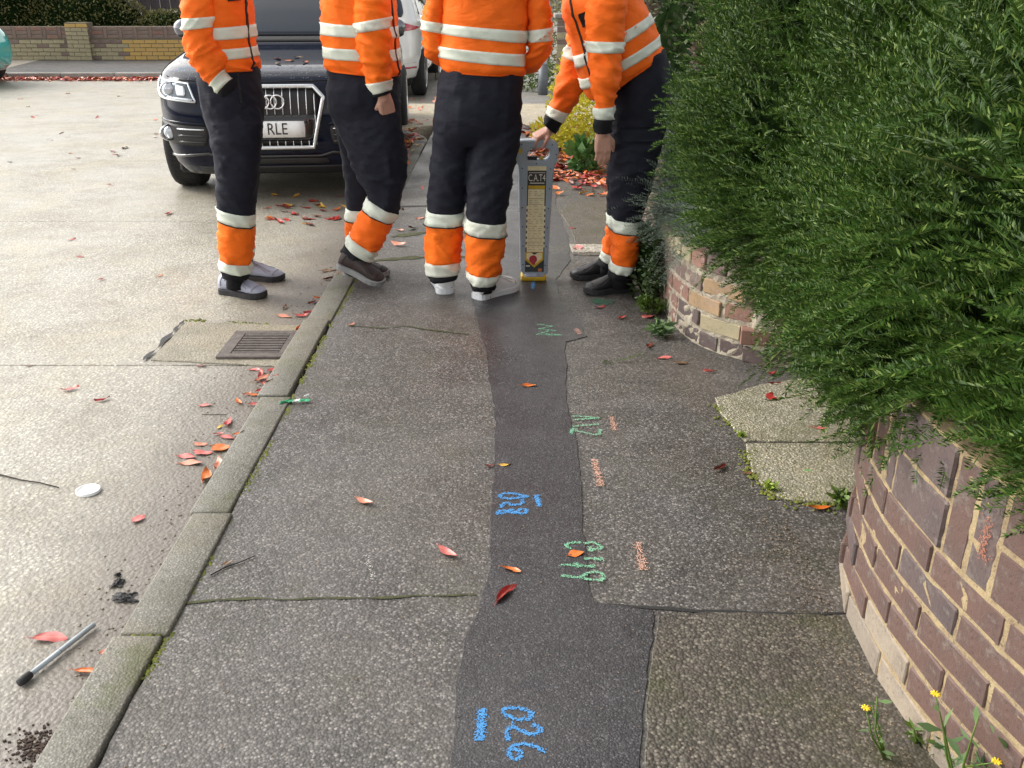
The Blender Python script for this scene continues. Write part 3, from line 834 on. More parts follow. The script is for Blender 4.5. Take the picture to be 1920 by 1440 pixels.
# big yew over the near wall
yew = thing("yew_bush", "huge dark green yew bush spilling over the near wall and the driveway", "bush", (1.7, 2.4, 0.5))
YE = [((1.66, 3.02, 1.25), (1.06, 0.72, 0.98), 2.7), ((1.80, 2.25, 1.30), (1.06, 0.75, 0.95), 2.5), ((1.58, 1.62, 1.18), (0.76, 0.72, 0.75), 2.6), ((1.34, 2.30, 0.90), (0.60, 0.50, 0.60), 2.5), ((1.28, 1.52, 1.05), (0.60, 0.76, 0.53), 2.6), ((1.08, 1.90, 0.90), (0.42, 0.44, 0.47), 2.5)]
temps = [sprig_template(0.075 + 0.014 * k, 18 + 2 * k, 0.0175, 0.0031, k) for k in range(7)]
allp, alln = [], []
for i, (c, r, p) in enumerate(YE):
    pos, nr = superell(c, r, (17000, 15000, 10000, 8000, 9000, 6500)[i], 10 + i, p, 0.06, lump=0.10, ls=1.7)
    keep = np.ones(len(pos), bool)
    for j, (c2, r2, p2) in enumerate(YE):
        if j != i: keep &= ~inside(pos, c2, r2, p2, 0.80)
    keep &= (nr @ np.array([-0.75, -0.75, 0.25]) > -0.35)          # the sides that face the street
    keep &= pos[:, 2] < 2.25
    keep &= pos[:, 0] < 2.75
    allp.append(pos[keep]); alln.append(nr[keep])
pos = np.concatenate(allp); nr = np.concatenate(alln)
rg = np.random.default_rng(5)
drift = np.array([[noise.noise(Vector(v * 2.1)), noise.noise(Vector(v * 2.1) + Vector((7, 3, 1))), 0.5 * noise.noise(Vector(v * 2.1) + Vector((1, 8, 4)))] for v in pos])
hi = np.clip((pos[:, 2] - 0.55) / 0.7, 0, 1)[:, None]
dirs = nr * 0.75 + drift * 0.9 + rg.normal(size=pos.shape) * 0.42 + hi * np.array([-0.18, -0.05, 0.85]) + (1 - hi) * np.array([-0.1, 0, 0.15])
sc = rg.uniform(0.75, 1.3, len(pos))
V, F = place_sprigs(pos - nr * 0.05, dirs, sc, temps, 3)
fast_mesh("foliage", V, F, M_yew, yew, kind='stuff')
# leaders: longer side branches that stand out of the outline
nlead = 260
idx = rg.choice(len(pos), nlead, replace=False)
LV, LF = [], []; lp_, ld_ = [], []
for i in idx:
    d = Vector(nr[i] * 0.8 + drift[i] * 0.9 + np.array([-0.25, -0.1, 0.15]) + rg.normal(size=3) * 0.25).normalized()
    b = Vector(pos[i]) - Vector(nr[i]) * 0.12; L = rg.uniform(0.12, 0.22)
    pts = [b + d * L * t + Vector((0, 0, -0.10 * L * t * t)) for t in (0, 0.33, 0.66, 1.0)]
    v, f = tube(pts, [0.003, 0.0026, 0.002, 0.001], 5); n = len(LV); LV += v; LF += [tuple(a + n for a in q) for q in f]
    side = d.cross(Vector((0, 0, 1))).normalized()
    for t in (0.25, 0.45, 0.65, 0.85):
        for sg in (-1, 1):
            lp_.append(pts[0].lerp(pts[3], t)); ld_.append(d * 0.75 + side * sg * 0.75 + Vector((0, 0, rg.normal() * 0.2)))
    lp_.append(pts[3] - d * 0.02); ld_.append(d)
V, F = place_sprigs(np.array(lp_), np.array(ld_), np.full(len(lp_), 0.75), temps, 8)
fast_mesh("spray", V, F, M_yew, yew, kind='stuff')
add("twigs", LV, LF, plain("green_twig", (0.10, 0.13, 0.03), 0.7), yew, True, kind='stuff')
# a few pale young shoots
young = [(1458, 150, 2.9), (1392, 325, 3.0), (1525, 400, 2.75), (1663, 678, 2.15), (1432, 640, 2.95), (1558, 628, 2.6), (1880, 1000 - 180, 1.55), (1720, 40, 2.1), (1790, 120, 1.9), (1850, 160, 1.8), (1700, 330, 2.1), (1640, 200, 2.4), (1760, 260, 2.0)]
yp, yd = [], []
for (a, b, d) in young:
    c = P(a, b, d)
    for k in range(4):
        yp.append(c + Vector(rg.normal(size=3) * 0.012)); yd.append(Vector((-0.6, -0.7, 0.3)) + Vector(rg.normal(size=3) * 0.5))
V, F = place_sprigs(np.array(yp), np.array(yd), np.full(len(yp), 0.42), temps, 9)
fast_mesh("young_shoots", V, F, M_yewlight, yew, kind='stuff')
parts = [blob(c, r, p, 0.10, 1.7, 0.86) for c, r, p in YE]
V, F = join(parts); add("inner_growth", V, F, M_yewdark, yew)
V, F = join([tube([(1.7 + dx, 2.4 + dy, 0.5), (1.72 + dx * 2, 2.5 + dy * 2, 1.0), (1.7 + dx * 4, 2.4 + dy * 4, 1.7)], [0.06, 0.05, 0.02], 8) for dx, dy in ((0, 0), (0.1, 0.1), (-0.08, 0.12))])
add("trunk", V, F, M_bark, yew)

# grey-green rosemary over the middle wall
M_rosm = leafmat("rosemary_leaf", (0.10, 0.14, 0.10), (0.20, 0.25, 0.20), 0.6, 0.1, 4)
rtemps = [sprig_template(0.16 + 0.03 * k, 24, 0.020, 0.0024, 40 + k) for k in range(4)]
def bushlet(name, label, cat, c, r, n, mat, temps=None, seed=0, size=0.04, aspect=0.5, up=0.5, core_=True, sc=(0.7, 1.2), bias=(0, 0, 0), p=2.0, spread=0.6, ls=3.0, lump=0.08, stem=None, group=None, cut=None):
    t = thing(name, label, cat, (c[0], c[1], max(0, c[2] - r[2])), 0, group)
    pos, nr = superell(c, r, n, seed, p, min(r) * 0.35, lump=lump, ls=ls)
    k = pos[:, 2] > 0.01
    if cut is not None: k &= cut(pos)
    pos, nr = pos[k], nr[k]
    if temps is not None:
        rg_ = np.random.default_rng(seed)
        V, F = place_sprigs(pos - nr * 0.05, nr * 0.7 + np.array([0, 0, up]) + np.array(bias) + rg_.normal(size=pos.shape) * 0.35, rg_.uniform(*sc, len(pos)), temps, seed)
    else:
        V, F = leaf_cloud(pos, nr, size, aspect, spread, seed, up, 0.06)
    fast_mesh("foliage", V, F, mat, t, kind='stuff')
    if core_:
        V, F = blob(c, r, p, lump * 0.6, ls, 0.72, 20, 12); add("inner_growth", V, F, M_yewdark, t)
    if stem:
        V, F = tube([(c[0], c[1], 0), (c[0], c[1], c[2])], [stem, stem * 0.6], 7); add("stem", V, F, M_bark, t)
    return t
bushlet("rosemary_bush", "feathery grey-green rosemary growing over the patched wall", "bush", (0.90, 4.28, 0.46), (0.20, 0.48, 0.17), 1500, M_rosm, rtemps, 61, bias=(-0.35, -0.25, 0.1), up=0.45)
bushlet("rosemary_bush", "silvery rosemary standing taller behind the workman's trouser leg", "bush", (0.96, 4.75, 0.62), (0.22, 0.35, 0.30), 1000, M_rosm, rtemps, 62, bias=(-0.2, -0.2, 0.2), up=0.6)
M_weedg = leafmat("weed_green", (0.06, 0.11, 0.018), (0.13, 0.21, 0.03), 0.5, 0.2, 6)
M_weedd = leafmat("dark_weed_green", (0.025, 0.05, 0.014), (0.06, 0.10, 0.025), 0.5, 0.15, 6)
bushlet("trailing_plant", "dark trailing plant hanging down the patched wall beside the black shoes", "plant", (0.665, 4.42, 0.17), (0.07, 0.30, 0.19), 1500, M_weedd, None, 63, 0.026, 0.55, 0.1)
bushlet("weed", "bright green bushy weed on the pavement beside the black shoes", "weed", (0.62, 4.17, 0.06), (0.085, 0.10, 0.075), 1100, M_weedg, None, 64, 0.020, 0.5, 0.4)

# yellow-green weeds and a broad-leaved plant past the locator
M_yel = leafmat("yellow_green_leaf", (0.50, 0.47, 0.03), (0.70, 0.62, 0.06), 0.55, 0.4, 5)
bushlet("yellow_shrub", "tall yellow-green leafy plant on the verge behind the crouching man's arms", "plant", (0.64, 8.7, 0.46), (0.30, 0.5, 0.52), 4200, M_yel, None, 71, 0.045, 0.5, 0.4, core_=False, spread=0.8)
bushlet("yellow_shrub", "low spreading yellow-green plant at the edge of the leaf drift", "plant", (0.42, 9.0, 0.10), (0.22, 0.3, 0.14), 900, M_yel, None, 72, 0.05, 0.5, 0.4, core_=False)
M_broad = leafmat("broad_green_leaf", (0.05, 0.13, 0.03), (0.10, 0.22, 0.05), 0.4, 0.2, 5)
bushlet("broad_leaf_plant", "bushy broad-leaved green plant beside the red leaves", "plant", (0.60, 7.75, 0.10), (0.10, 0.14, 0.13), 150, M_broad, None, 73, 0.10, 0.65, 0.4, core_=False, spread=0.9)

# shrubs closing the view on the right, and behind the post
M_shr = leafmat("shrub_leaf", (0.035, 0.05, 0.02), (0.08, 0.095, 0.035), 0.5, 0.1, 2)
M_shr2 = leafmat("autumn_shrub_leaf", (0.16, 0.17, 0.06), (0.28, 0.24, 0.12), 0.55, 0.2, 2)
M_shr3 = leafmat("brownish_shrub_leaf", (0.10, 0.075, 0.05), (0.17, 0.12, 0.08), 0.6, 0.1, 2)
bushlet("garden_shrub", "dark dense shrub rising behind the crouching man's back", "shrub", (1.42, 6.9, 0.85), (0.62, 1.1, 1.0), 9000, M_shr, None, 81, 0.045, 0.5, 0.1, stem=0.04, ls=2, lump=0.15)
bushlet("brown_shrub", "brownish dry shrub between the dark shrub and the yew", "shrub", (1.35, 5.4, 1.02), (0.36, 0.4, 0.5), 3000, M_shr3, None, 82, 0.035, 0.5, 0.2, stem=0.03, ls=3)
bushlet("autumn_shrub", "light olive shrub with thin twigs behind the brick pillar", "shrub", (1.1, 15.6, 1.0), (0.9, 0.8, 1.15), 5200, M_shr2, None, 83, 0.07, 0.45, 0.2, core_=False, stem=0.05, ls=2, lump=0.2)
bushlet("autumn_shrub", "low straggly shrub at the foot of the grey post", "shrub", (0.32, 14.1, 0.22), (0.3, 0.4, 0.36), 1100, M_weedg, None, 84, 0.06, 0.45, 0.3, core_=False)
bushlet("garden_hedge", "tall dark hedge closing the footway far behind", "hedge", (3.4, 22, 1.2), (2.4, 2.5, 1.6), 7000, M_shr, None, 85, 0.12, 0.5, 0.1, p=3, ls=1, lump=0.25)

# hedge and dark fence behind the far wall
M_hedge = leafmat("hedge_leaf", (0.085, 0.090, 0.026), (0.17, 0.155, 0.05), 0.55, 0.2, 0.8)
hedge = thing("hedge", "rounded olive-green hedge sloping down behind the weathered wall across the road", "hedge", (-9, 20.7, 0))
HE = [((-11.3, 21.1, 0.75), (2.1, 0.9, 1.05), 3.0), ((-9.1, 21.0, 0.50), (1.62, 0.85, 0.88), 2.0), ((-6.75, 20.9, 0.48), (1.1, 0.6, 0.36), 3.2)]
ps, ns = [], []
for i, (c, r, p) in enumerate(HE):
    a, b = superell(c, r, (15000, 10000, 6000)[i], 90 + i, p, 0.06, lump=0.12, ls=1.6)
    k = (b[:, 1] < 0.4) & (a[:, 2] > 0.3); ps.append(a[k]); ns.append(b[k])
V, F = leaf_cloud(np.concatenate(ps), np.concatenate(ns), 0.062, 0.5, 0.7, 90, 0.1, 0.06)
fast_mesh("foliage", V, F, M_hedge, hedge, kind='stuff')
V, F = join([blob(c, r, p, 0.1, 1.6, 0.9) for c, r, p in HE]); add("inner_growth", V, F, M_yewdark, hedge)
M_fence = plain("dark_stained_wood", (0.055, 0.045, 0.048), 0.8, vary=0.35, scale=9, bump=0.5)
fence = thing("board_fence", "dark vertical board fence standing behind the hedge", "fence", (-7, 22.4, 0))
fb = mesh_data("fence_board", *box((0, 0, 0.95), (0.105, 0.022, 1.9), 0.004), M_fence, False)
for k in range(52):
    o = link("fence_board", fb, fence); o.location = (-2.9 + k * 0.112, 0.018 * (k % 2), random.uniform(-0.01, 0.01))
for z in (0.4, 1.5):
    V, F = box((-7.0, 22.46, z), (6.0, 0.05, 0.08), 0.006); add("rail", V, F, M_fence, fence, False)
# ------------------------------------------------------------------ people
M_orange = cloth("hi_vis_orange", (0.93, 0.155, 0.010), 0.7, 0.10, (0.25, 0.05, 0.01), folds=0.9)
M_orange_d = cloth("soiled_hi_vis_orange", (0.91, 0.165, 0.010), 0.75, 0.42, (0.16, 0.045, 0.015), folds=0.9)
M_tape = cloth("reflective_tape", (0.66, 0.71, 0.62), 0.38, 0.16, (0.30, 0.30, 0.24), sheen=0.0, folds=0.35)
M_tape_d = cloth("soiled_reflective_tape", (0.66, 0.68, 0.60), 0.5, 0.45, (0.20, 0.19, 0.14), sheen=0.0, folds=0.4)
M_navy = cloth("navy_work_cloth", (0.0095, 0.0108, 0.0195), 0.8, 0.22, (0.022, 0.021, 0.022), folds=0.6)
M_black = cloth("black_cloth", (0.010, 0.010, 0.013), 0.85, 0.1, folds=0.5)
M_seam = plain("black_piping", (0.012, 0.011, 0.014), 0.8)
M_skin = plain("skin", (0.52, 0.29, 0.22), 0.5, vary=0.10, scale=25, bump=0.05)
M_hair = plain("dark_hair", (0.03, 0.02, 0.014), 0.6, vary=0.4, scale=80, bump=0.5)
M_eye = plain("eye_white", (0.7, 0.7, 0.68), 0.3)
M_white_l = plain("white_leather", (0.84, 0.86, 0.88), 0.45, vary=0.04, bump=0.08)
M_white_s = plain("white_rubber", (0.66, 0.69, 0.72), 0.6, vary=0.06)
M_black_l = plain("black_shoe", (0.014, 0.014, 0.017), 0.5, vary=0.2, bump=0.1)
M_black_s = plain("black_rubber", (0.020, 0.020, 0.022), 0.7)
M_lilac = plain("pale_lilac_mesh", (0.36, 0.38, 0.48), 0.55, vary=0.1, bump=0.15, scale=200)
M_grey_s = plain("grey_rubber", (0.23, 0.235, 0.24), 0.7)
M_brown_l = plain("dark_brown_shoe", (0.030, 0.018, 0.018), 0.55, vary=0.3, bump=0.1)

M_seam_w = plain("grey_stitching", (0.42, 0.44, 0.47), 0.7)
M_grey_d = plain("dark_grey_stitching", (0.05, 0.05, 0.055), 0.7)
class Loft:
    """rings through pairs of outline points (x1,y1,x2,y2 in the photo, at distance d, b = half depth in metres)"""
    def __init__(s, st, amp=0.004, seed=0.0, sup=2.25, freq=(7, 7, 15), shear=0.5, zones=()):
        s.c, s.A, s.b = [], [], []
        for x1, y1, x2, y2, d, b in st:
            p, q = P(x1, y1, d), P(x2, y2, d)
            s.c.append(np.array((p + q) / 2)); s.A.append(np.array((q - p) / 2)); s.b.append(b)
        s.n = len(st); s.amp, s.seed, s.sup, s.freq, s.shear, s.zones = amp, seed, sup, freq, shear, zones
    def cr(s, arr, t):
        i = max(0, min(int(t), s.n - 2)); f = t - i
        g = lambda k: arr[max(0, min(k, s.n - 1))]
        p0, p1, p2, p3 = g(i - 1), g(i), g(i + 1), g(i + 2)
        m1, m2 = (p2 - p0) * 0.5, (p3 - p1) * 0.5
        return p1 * (2 * f**3 - 3 * f * f + 1) + m1 * (f**3 - 2 * f * f + f) + p2 * (3 * f * f - 2 * f**3) + m2 * (f**3 - f * f)
    def disp(s, p, t):
        if s.amp == 0: return 0.0
        q = Vector((p.x * s.freq[0] + s.seed * 3.1, p.y * s.freq[1], (p.z + s.shear * p.x) * s.freq[2] + s.seed))
        n = noise.noise(q); m = noise.noise(q * 2.3 + Vector((3, 1, 2)))
        a = s.amp
        for t0, w, k in s.zones: a += k * math.exp(-((t - t0) / w) ** 2)
        return a * (max(0.0, 1 - 3.4 * abs(n)) ** 1.4 * 1.25 - 0.35 + m * 0.55 + n * 0.4)
    def ring(s, t, nu, grow=0.0, shrink=1.0, th0=0.0, th1=2 * math.pi, wr=1.0):
        c, A, b = Vector(s.cr(s.c, t)), Vector(s.cr(s.A, t)), s.cr(s.b, t)
        la = A.length; ah = A / la
        B = Vector((0, 1, 0)); B = (B - ah * B.dot(ah)).normalized()
        full = abs(th1 - th0) > 6.28
        out = []
        for k in range(nu):
            w = th0 + (th1 - th0) * k / (nu if full else nu - 1)
            ca, sa = math.cos(w), math.sin(w); e = 2 / s.sup
            ca2, sa2 = math.copysign(abs(ca) ** e, ca), math.copysign(abs(sa) ** e, sa)
            base = c + ah * la * ca2 + B * b * sa2
            dr = (ah * la * ca2 + B * b * sa2).normalized()
            out.append(c + (base - c) * shrink + dr * (grow + s.disp(base, t) * shrink * wr))
        return out
    def build(s, t0=0.0, t1=None, nu=40, grow=0.0, shrink=1.0, cap=True, step=0.012, wr=1.0):
        t1 = s.n - 1 if t1 is None else t1
        L = 0; k = 24; pr = None
        for i in range(k + 1):
            c = s.cr(s.c, t0 + (t1 - t0) * i / k)
            if pr is not None: L += np.linalg.norm(c - pr)
            pr = c
        m = max(2, int(L / step)); V, F = [], []
        for i in range(m + 1): V += s.ring(t0 + (t1 - t0) * i / m, nu, grow, shrink, wr=wr)
        for i in range(m):
            for k in range(nu):
                k2 = (k + 1) % nu
                F.append((i * nu + k, i * nu + k2, (i + 1) * nu + k2, (i + 1) * nu + k))
        if cap:
            for e in (0, m):
                n = len(V); V.append(sum((V[e * nu + k] for k in range(nu)), Vector()) / nu)
                for k in range(nu):
                    f = (e * nu + k, e * nu + (k + 1) % nu, n); F.append(f if e else f[::-1])
        return V, F
    def strip(s, t0, t1, th0, th1, nu=10, grow=0.004, step=0.012, back=True):
        """a patch lying on the cloth, with a folded-in edge"""
        m = max(2, int(abs(t1 - t0) * 10)); V, F = [], []
        for i in range(m + 1): V += s.ring(t0 + (t1 - t0) * i / m, nu, grow, th0=th0, th1=th1)
        for i in range(m):
            for k in range(nu - 1): F.append((i * nu + k, i * nu + k + 1, (i + 1) * nu + k + 1, (i + 1) * nu + k))
        if back:
            n = len(V)
            for i in range(m + 1): V += s.ring(t0 + (t1 - t0) * i / m, nu, -0.003, th0=th0, th1=th1)
            bd = [k for k in range(nu)] + [i * nu + nu - 1 for i in range(1, m + 1)] + [m * nu + k for k in range(nu - 2, -1, -1)] + [i * nu for i in range(m - 1, 0, -1)]
            for a, b in zip(bd, bd[1:] + bd[:1]): F.append((a, b, b + n, a + n))
        return V, F

def hand(wrist, fwd, back, thumb_side, curl=0.6, size=1.0, thumb_curl=0.3):
    """palm, four jointed fingers and a thumb, as closed shapes to be fused with the arm"""
    f = Vector(fwd).normalized(); b = Vector(back); b = (b - f * b.dot(f)).normalized(); l = f.cross(b).normalized() * thumb_side
    out = []; S = size
    for k in range(4):                                             # palm: four overlapping metacarpal rolls
        o = l * (0.030 - 0.020 * k) * S
        out.append(tube([wrist + o * 0.55 - f * 0.02 * S, wrist + o * 0.8 + f * 0.03 * S, wrist + o + f * (0.088 - 0.004 * abs(k - 1)) * S], [0.015 * S, 0.0165 * S, 0.0125 * S], 10))
    out.append(tube([wrist - f * 0.05 * S, wrist + f * 0.01 * S], [0.027 * S, 0.026 * S], 12))
    ls = (0.074, 0.083, 0.077, 0.060)
    for k in range(4):
        p = wrist + l * (0.030 - 0.020 * k) * S + f * (0.084 - 0.004 * abs(k - 1)) * S
        d = f.copy(); pts = [p - f * 0.012 * S]; ang = 0; r0 = (0.0092, 0.0095, 0.009, 0.008)[k] * S; rad = [r0 * 1.1]
        for j, frac in enumerate((0.45, 0.32, 0.23)):
            ang += curl * (0.75, 1.0, 0.7)[j] * (1 + 0.08 * (k - 1))
            d = f * math.cos(ang) - b * math.sin(ang)
            p = p + d * ls[k] * frac * S; pts.append(p.copy()); rad.append(r0 * (1.0, 0.92, 0.75)[j])
        out.append(tube(pts, rad, 9))
    t0 = wrist + l * 0.022 * S + f * 0.012 * S - b * 0.006 * S
    d1 = (f * 0.62 + l * 0.68 - b * 0.3 * thumb_curl).normalized(); d2 = (f * 0.9 + l * 0.15 - b * 0.9 * thumb_curl).normalized()
    t1 = t0 + d1 * 0.042 * S; t2 = t1 + d2 * 0.032 * S; t3 = t2 + (d2 - b * 0.4 * thumb_curl).normalized() * 0.026 * S
    out.append(tube([t0 - d1 * 0.01, t1, t2, t3], [0.0145 * S, 0.012 * S, 0.0105 * S, 0.0075 * S], 9))
    return out

def head_parts(c, fwd, up=(0, 0, 1)):
    f = Vector(fwd).normalized(); u = Vector(up); u = (u - f * u.dot(f)).normalized(); l = u.cross(f)
    M = Matrix((l, f, u)).transposed()
    def pl(vf): return [Vector(c) + M @ Vector(v) for v in vf[0]], vf[1]
    skin = [pl(ball((0, -0.01, 0.03), 0.1, (0.76, 0.97, 1.0), 20, 14)), pl(ball((0, 0.028, -0.045), 0.1, (0.60, 0.66, 0.70), 16, 12)),
            pl(ball((0, 0.100, -0.012), 0.016, (0.9, 1.1, 1.6), 10, 8)), pl(ball((0, 0.106, -0.030), 0.014, (1.2, 0.9, 0.8), 10, 8)),
            pl(ball((0, 0.088, -0.068), 0.02, (1.2, 0.45, 0.45), 10, 8)), pl(ball((0, 0.076, -0.102), 0.02, (1.1, 0.8, 0.7), 10, 8)),
            pl(ball((0.077, -0.012, -0.005), 0.022, (0.4, 0.8, 1.4), 10, 8)), pl(ball((-0.077, -0.012, -0.005), 0.022, (0.4, 0.8, 1.4), 10, 8))]
    eyes = [pl(ball((s_ * 0.032, 0.083, 0.012), 0.0135, (1.2, 0.75, 0.85), 10, 8)) for s_ in (-1, 1)]
    hv, hf = ball((0, -0.016, 0.036), 0.109, (0.79, 1.0, 1.02), 24, 16)
    keepv = []
    hf = [q for q in hf if not all(hv[i].y > 0.045 and hv[i].z < 0.095 for i in q) and not all(hv[i].z < -0.035 for i in q) and not all(hv[i].y > 0.0 and hv[i].z < 0.02 for i in q)]
    return skin, eyes, pl((hv, hf))

def shoe(root, heel, toe, w, style, up=(0, 0, 1), ankle=None):
    heel, toe = Vector(heel), Vector(toe)
    f = (toe - heel); L = f.length; f.normalize(); u = Vector(up); u = (u - f * u.dot(f)).normalized(); l = u.cross(f)
    M = Matrix.Translation(heel) @ Matrix((f, l, u)).transposed().to_4x4()
    um, sm, lm = {'white': (M_white_l, M_white_s, M_white_s), 'black': (M_black_l, M_black_s, M_black_s), 'lilac': (M_lilac, M_black_s, M_black_s), 'brown': (M_brown_l, M_grey_s, M_black_s)}[style]
    sx = [0.0, 0.02, 0.07, 0.16, 0.30, 0.50, 0.68, 0.80, 0.90, 0.96, 1.0]
    sw = [0.42, 0.62, 0.78, 0.80, 0.76, 0.82, 1.0, 0.98, 0.82, 0.58, 0.30]
    zt = [0.082, 0.100, 0.112, 0.116, 0.114, 0.098, 0.076, 0.066, 0.059, 0.050, 0.038]
    s_ = L / 0.29
    V, F = [], []; nu = 20
    for i in range(11):
        for k in range(nu):
            a = 2 * math.pi * k / nu; ca, sa = math.cos(a), math.sin(a)
            hw = sw[i] * w * 0.48; z0, z1 = 0.020 * s_, zt[i] * s_ * (1.15 if style == 'white' else 1.05)
            yv = math.copysign(abs(ca) ** 0.8, ca) * hw * (1.0 if sa < 0 else 1 - 0.42 * sa ** 2 * (zt[i] > 0.08) - 0.12 * sa)
            V.append(M @ Vector((sx[i] * L, yv, (z0 + z1) / 2 + math.copysign(abs(sa) ** 0.75, sa) * (z1 - z0) / 2)))
    for i in range(10):
        for k in range(nu): F.append((i * nu + k, (i + 1) * nu + k, (i + 1) * nu + (k + 1) % nu, i * nu + (k + 1) % nu))
    F.append(tuple(range(nu))); F.append(tuple(range(10 * nu, 11 * nu))[::-1])
    sh = add("shoe", V, F, um, root)
    prof = [(sx[i] * L, sw[i] * w * 0.515) for i in range(11)]
    out = [(-0.004, 0)] + [(a, b) for a, b in prof] + [(L + 0.004, 0)] + [(a, -b) for a, b in reversed(prof)]
    V, F = curve_mesh([out], 0.0125 * s_, 0.003, 1)
    rise = lambda x: 0.010 * max(0, (x / L - 0.75) / 0.25) ** 2
    V = [M @ Vector((v.x, v.y, v.z + 0.0155 * s_ + rise(v.x))) for v in V]
    add("sole", V, F, sm, sh, False)
    def on(i, a, g=0.0015):
        i0 = min(int(i), 9); fr = i - i0; lp_ = lambda q: q[i0] * (1 - fr) + q[i0 + 1] * fr
        ca, sa = math.cos(a), math.sin(a); hw = lp_(sw) * w * 0.48 + g; z0, z1 = 0.020 * s_, lp_(zt) * s_ * (1.15 if style == 'white' else 1.05) + g
        yv = math.copysign(abs(ca) ** 0.8, ca) * hw * (1.0 if sa < 0 else 1 - 0.42 * sa ** 2 * (lp_(zt) > 0.08) - 0.12 * sa)
        return M @ Vector((lp_(sx) * L, yv, (z0 + z1) / 2 + math.copysign(abs(sa) ** 0.75, sa) * (z1 - z0) / 2))
    seams = [tube([on(7.1 + 0.5 * math.sin(q * math.pi / 14), q * math.pi / 14) for q in range(15)], 0.0016, 5)]
    for sg_ in (0, 1):
        mir = lambda a: a if sg_ == 0 else math.pi - a
        seams.append(tube([on(2.2 + 0.10 * q, mir(-0.3 + 0.16 * q)) for q in range(10)], 0.0016, 5))
        seams.append(tube([on(3.2 + 0.33 * q, mir(0.15 + 0.5 * math.sin(q / 9 * math.pi))) for q in range(10)], 0.0016, 5))
        seams.append(tube([on(4.2 + 0.28 * q, mir(0.95 - 0.03 * q)) for q in range(10)], 0.0018, 5))
    V, F = join(seams); add("stitching", V, F, {'white': M_seam_w, 'lilac': M_grey_s, 'brown': M_black_s, 'black': M_grey_d}[style], sh)
    if style == 'white':
        V, F = tube([on(0.15, math.pi * (0.25 + 0.5 * q / 8), 0.003) for q in range(9)], 0.006, 6); add("heel_tab", V, F, M_white_s, sh)
    lv = []
    for k in range(4):
        x = (0.44 + 0.075 * k) * L; z = (0.100 - 0.0105 * k) * s_
        lv.append(tube([M @ Vector((x, -0.022, z - 0.004)), M @ Vector((x + 0.004, 0, z + 0.002)), M @ Vector((x, 0.022, z - 0.004))], 0.0032, 6))
    V, F = join(lv); add("laces", V, F, lm, sh)
    return sh

def person(label, base, spec):
    root = thing("person", label, "person", base)
    def part(n, vf, m, parent=root, smooth=True): return add(n, vf[0], vf[1], m, parent, smooth)
    body = []
    # trousers: pelvis and both thighs fused into one garment; hi-vis shins and tape below
    dark = [spec['pelvis'].build(nu=36)]
    for lg in spec['legs']:
        dark.append(lg['loft'].build(0, lg['k'] + 0.02, nu=32))
        body.append(lg['loft'].build(0, lg['k'] + 2.6, nu=16, shrink=0.48, step=0.03, wr=0))
    body.append(spec['pelvis'].build(nu=20, shrink=0.80, step=0.03, wr=0))
    tr = part("trousers", remesh(*join(dark), 0.0068, 3), M_navy)
    for lg in spec['legs']:
        lf, k = lg['loft'], lg['k']
        part("reflective_band", lf.build(k, k + 1, nu=44, grow=0.0026), lg.get('tape', M_tape), tr)
        part("shin_panel", lf.build(k + 1 + 0.012, k + 2, nu=44, grow=0.0008), lg.get('panel', M_orange), tr)
        part("seam", lf.build(k + 0.985, k + 1.03, nu=44, grow=0.0036, step=0.004), M_seam, tr)
        part("reflective_band", lf.build(k + 2, k + 3, nu=44, grow=0.0026), lg.get('tape2', lg.get('tape', M_tape)), tr)
        part("cuff", lf.build(k + 3, k + 4, nu=36, grow=0.0), M_black, tr)
    # jacket
    to = spec['torso']; tb = spec['tbands']
    jk = part("jacket", to.build(nu=64, step=0.010), spec.get('jmat', M_orange))
    for a, b in tb: part("reflective_band", to.build(a, b, nu=72, grow=0.0035, step=0.010), M_tape, jk)
    part("hem", to.build(0, 0.35, nu=64, grow=0.004, step=0.006), M_orange, jk)
    body.append(to.build(nu=24, shrink=0.82, step=0.03, wr=0))
    for sl in spec['sleeves']:
        lf = sl['loft']
        sv = part("sleeve", lf.build(0, sl.get('end', lf.n - 1), nu=40, step=0.009), sl.get('mat', M_orange), jk)
        for a, b in sl['bands']: part("reflective_band", lf.build(a, b, nu=44, grow=0.004, step=0.009), sl.get('tape', M_tape), jk)
        if 'cuff' in sl: part("cuff", lf.build(*sl['cuff'], nu=36, grow=0.003), M_black, jk)
        body.append(lf.build(nu=14, shrink=0.6, step=0.03, wr=0))
    for n, vf, m in spec.get('extra', []): part(n, vf, m, jk if n in ('zip', 'pocket_flap', 'collar', 'back_patch') else tr)
    # body under the clothes: one continuous surface
    hs = spec['head']
    skin, eyes, hair = head_parts(hs[0], hs[1], hs[2])
    body += skin
    neck0 = Vector(to.c[-1]); body.append(tube([neck0 - Vector((0, 0, 0.12)), neck0, Vector(hs[0])], [0.085, 0.064, 0.058], 16))
    for h in spec['hands']: body += h
    for fx in spec['feet']: body.append(tube([fx[0] + Vector((0, 0.01, 0.05)), fx[0] + Vector((0, 0.01, 0)), fx[1] + Vector((0, 0.015, 0))], [0.034, 0.030, 0.026], 10))
    part("body", remesh(*join(body), 0.0062, 3), M_skin)
    part("hair", hair, M_hair)
    for e in eyes: part("eye", e, M_eye)
    return root

FD = lambda s, t: Vector(t) - Vector(s)
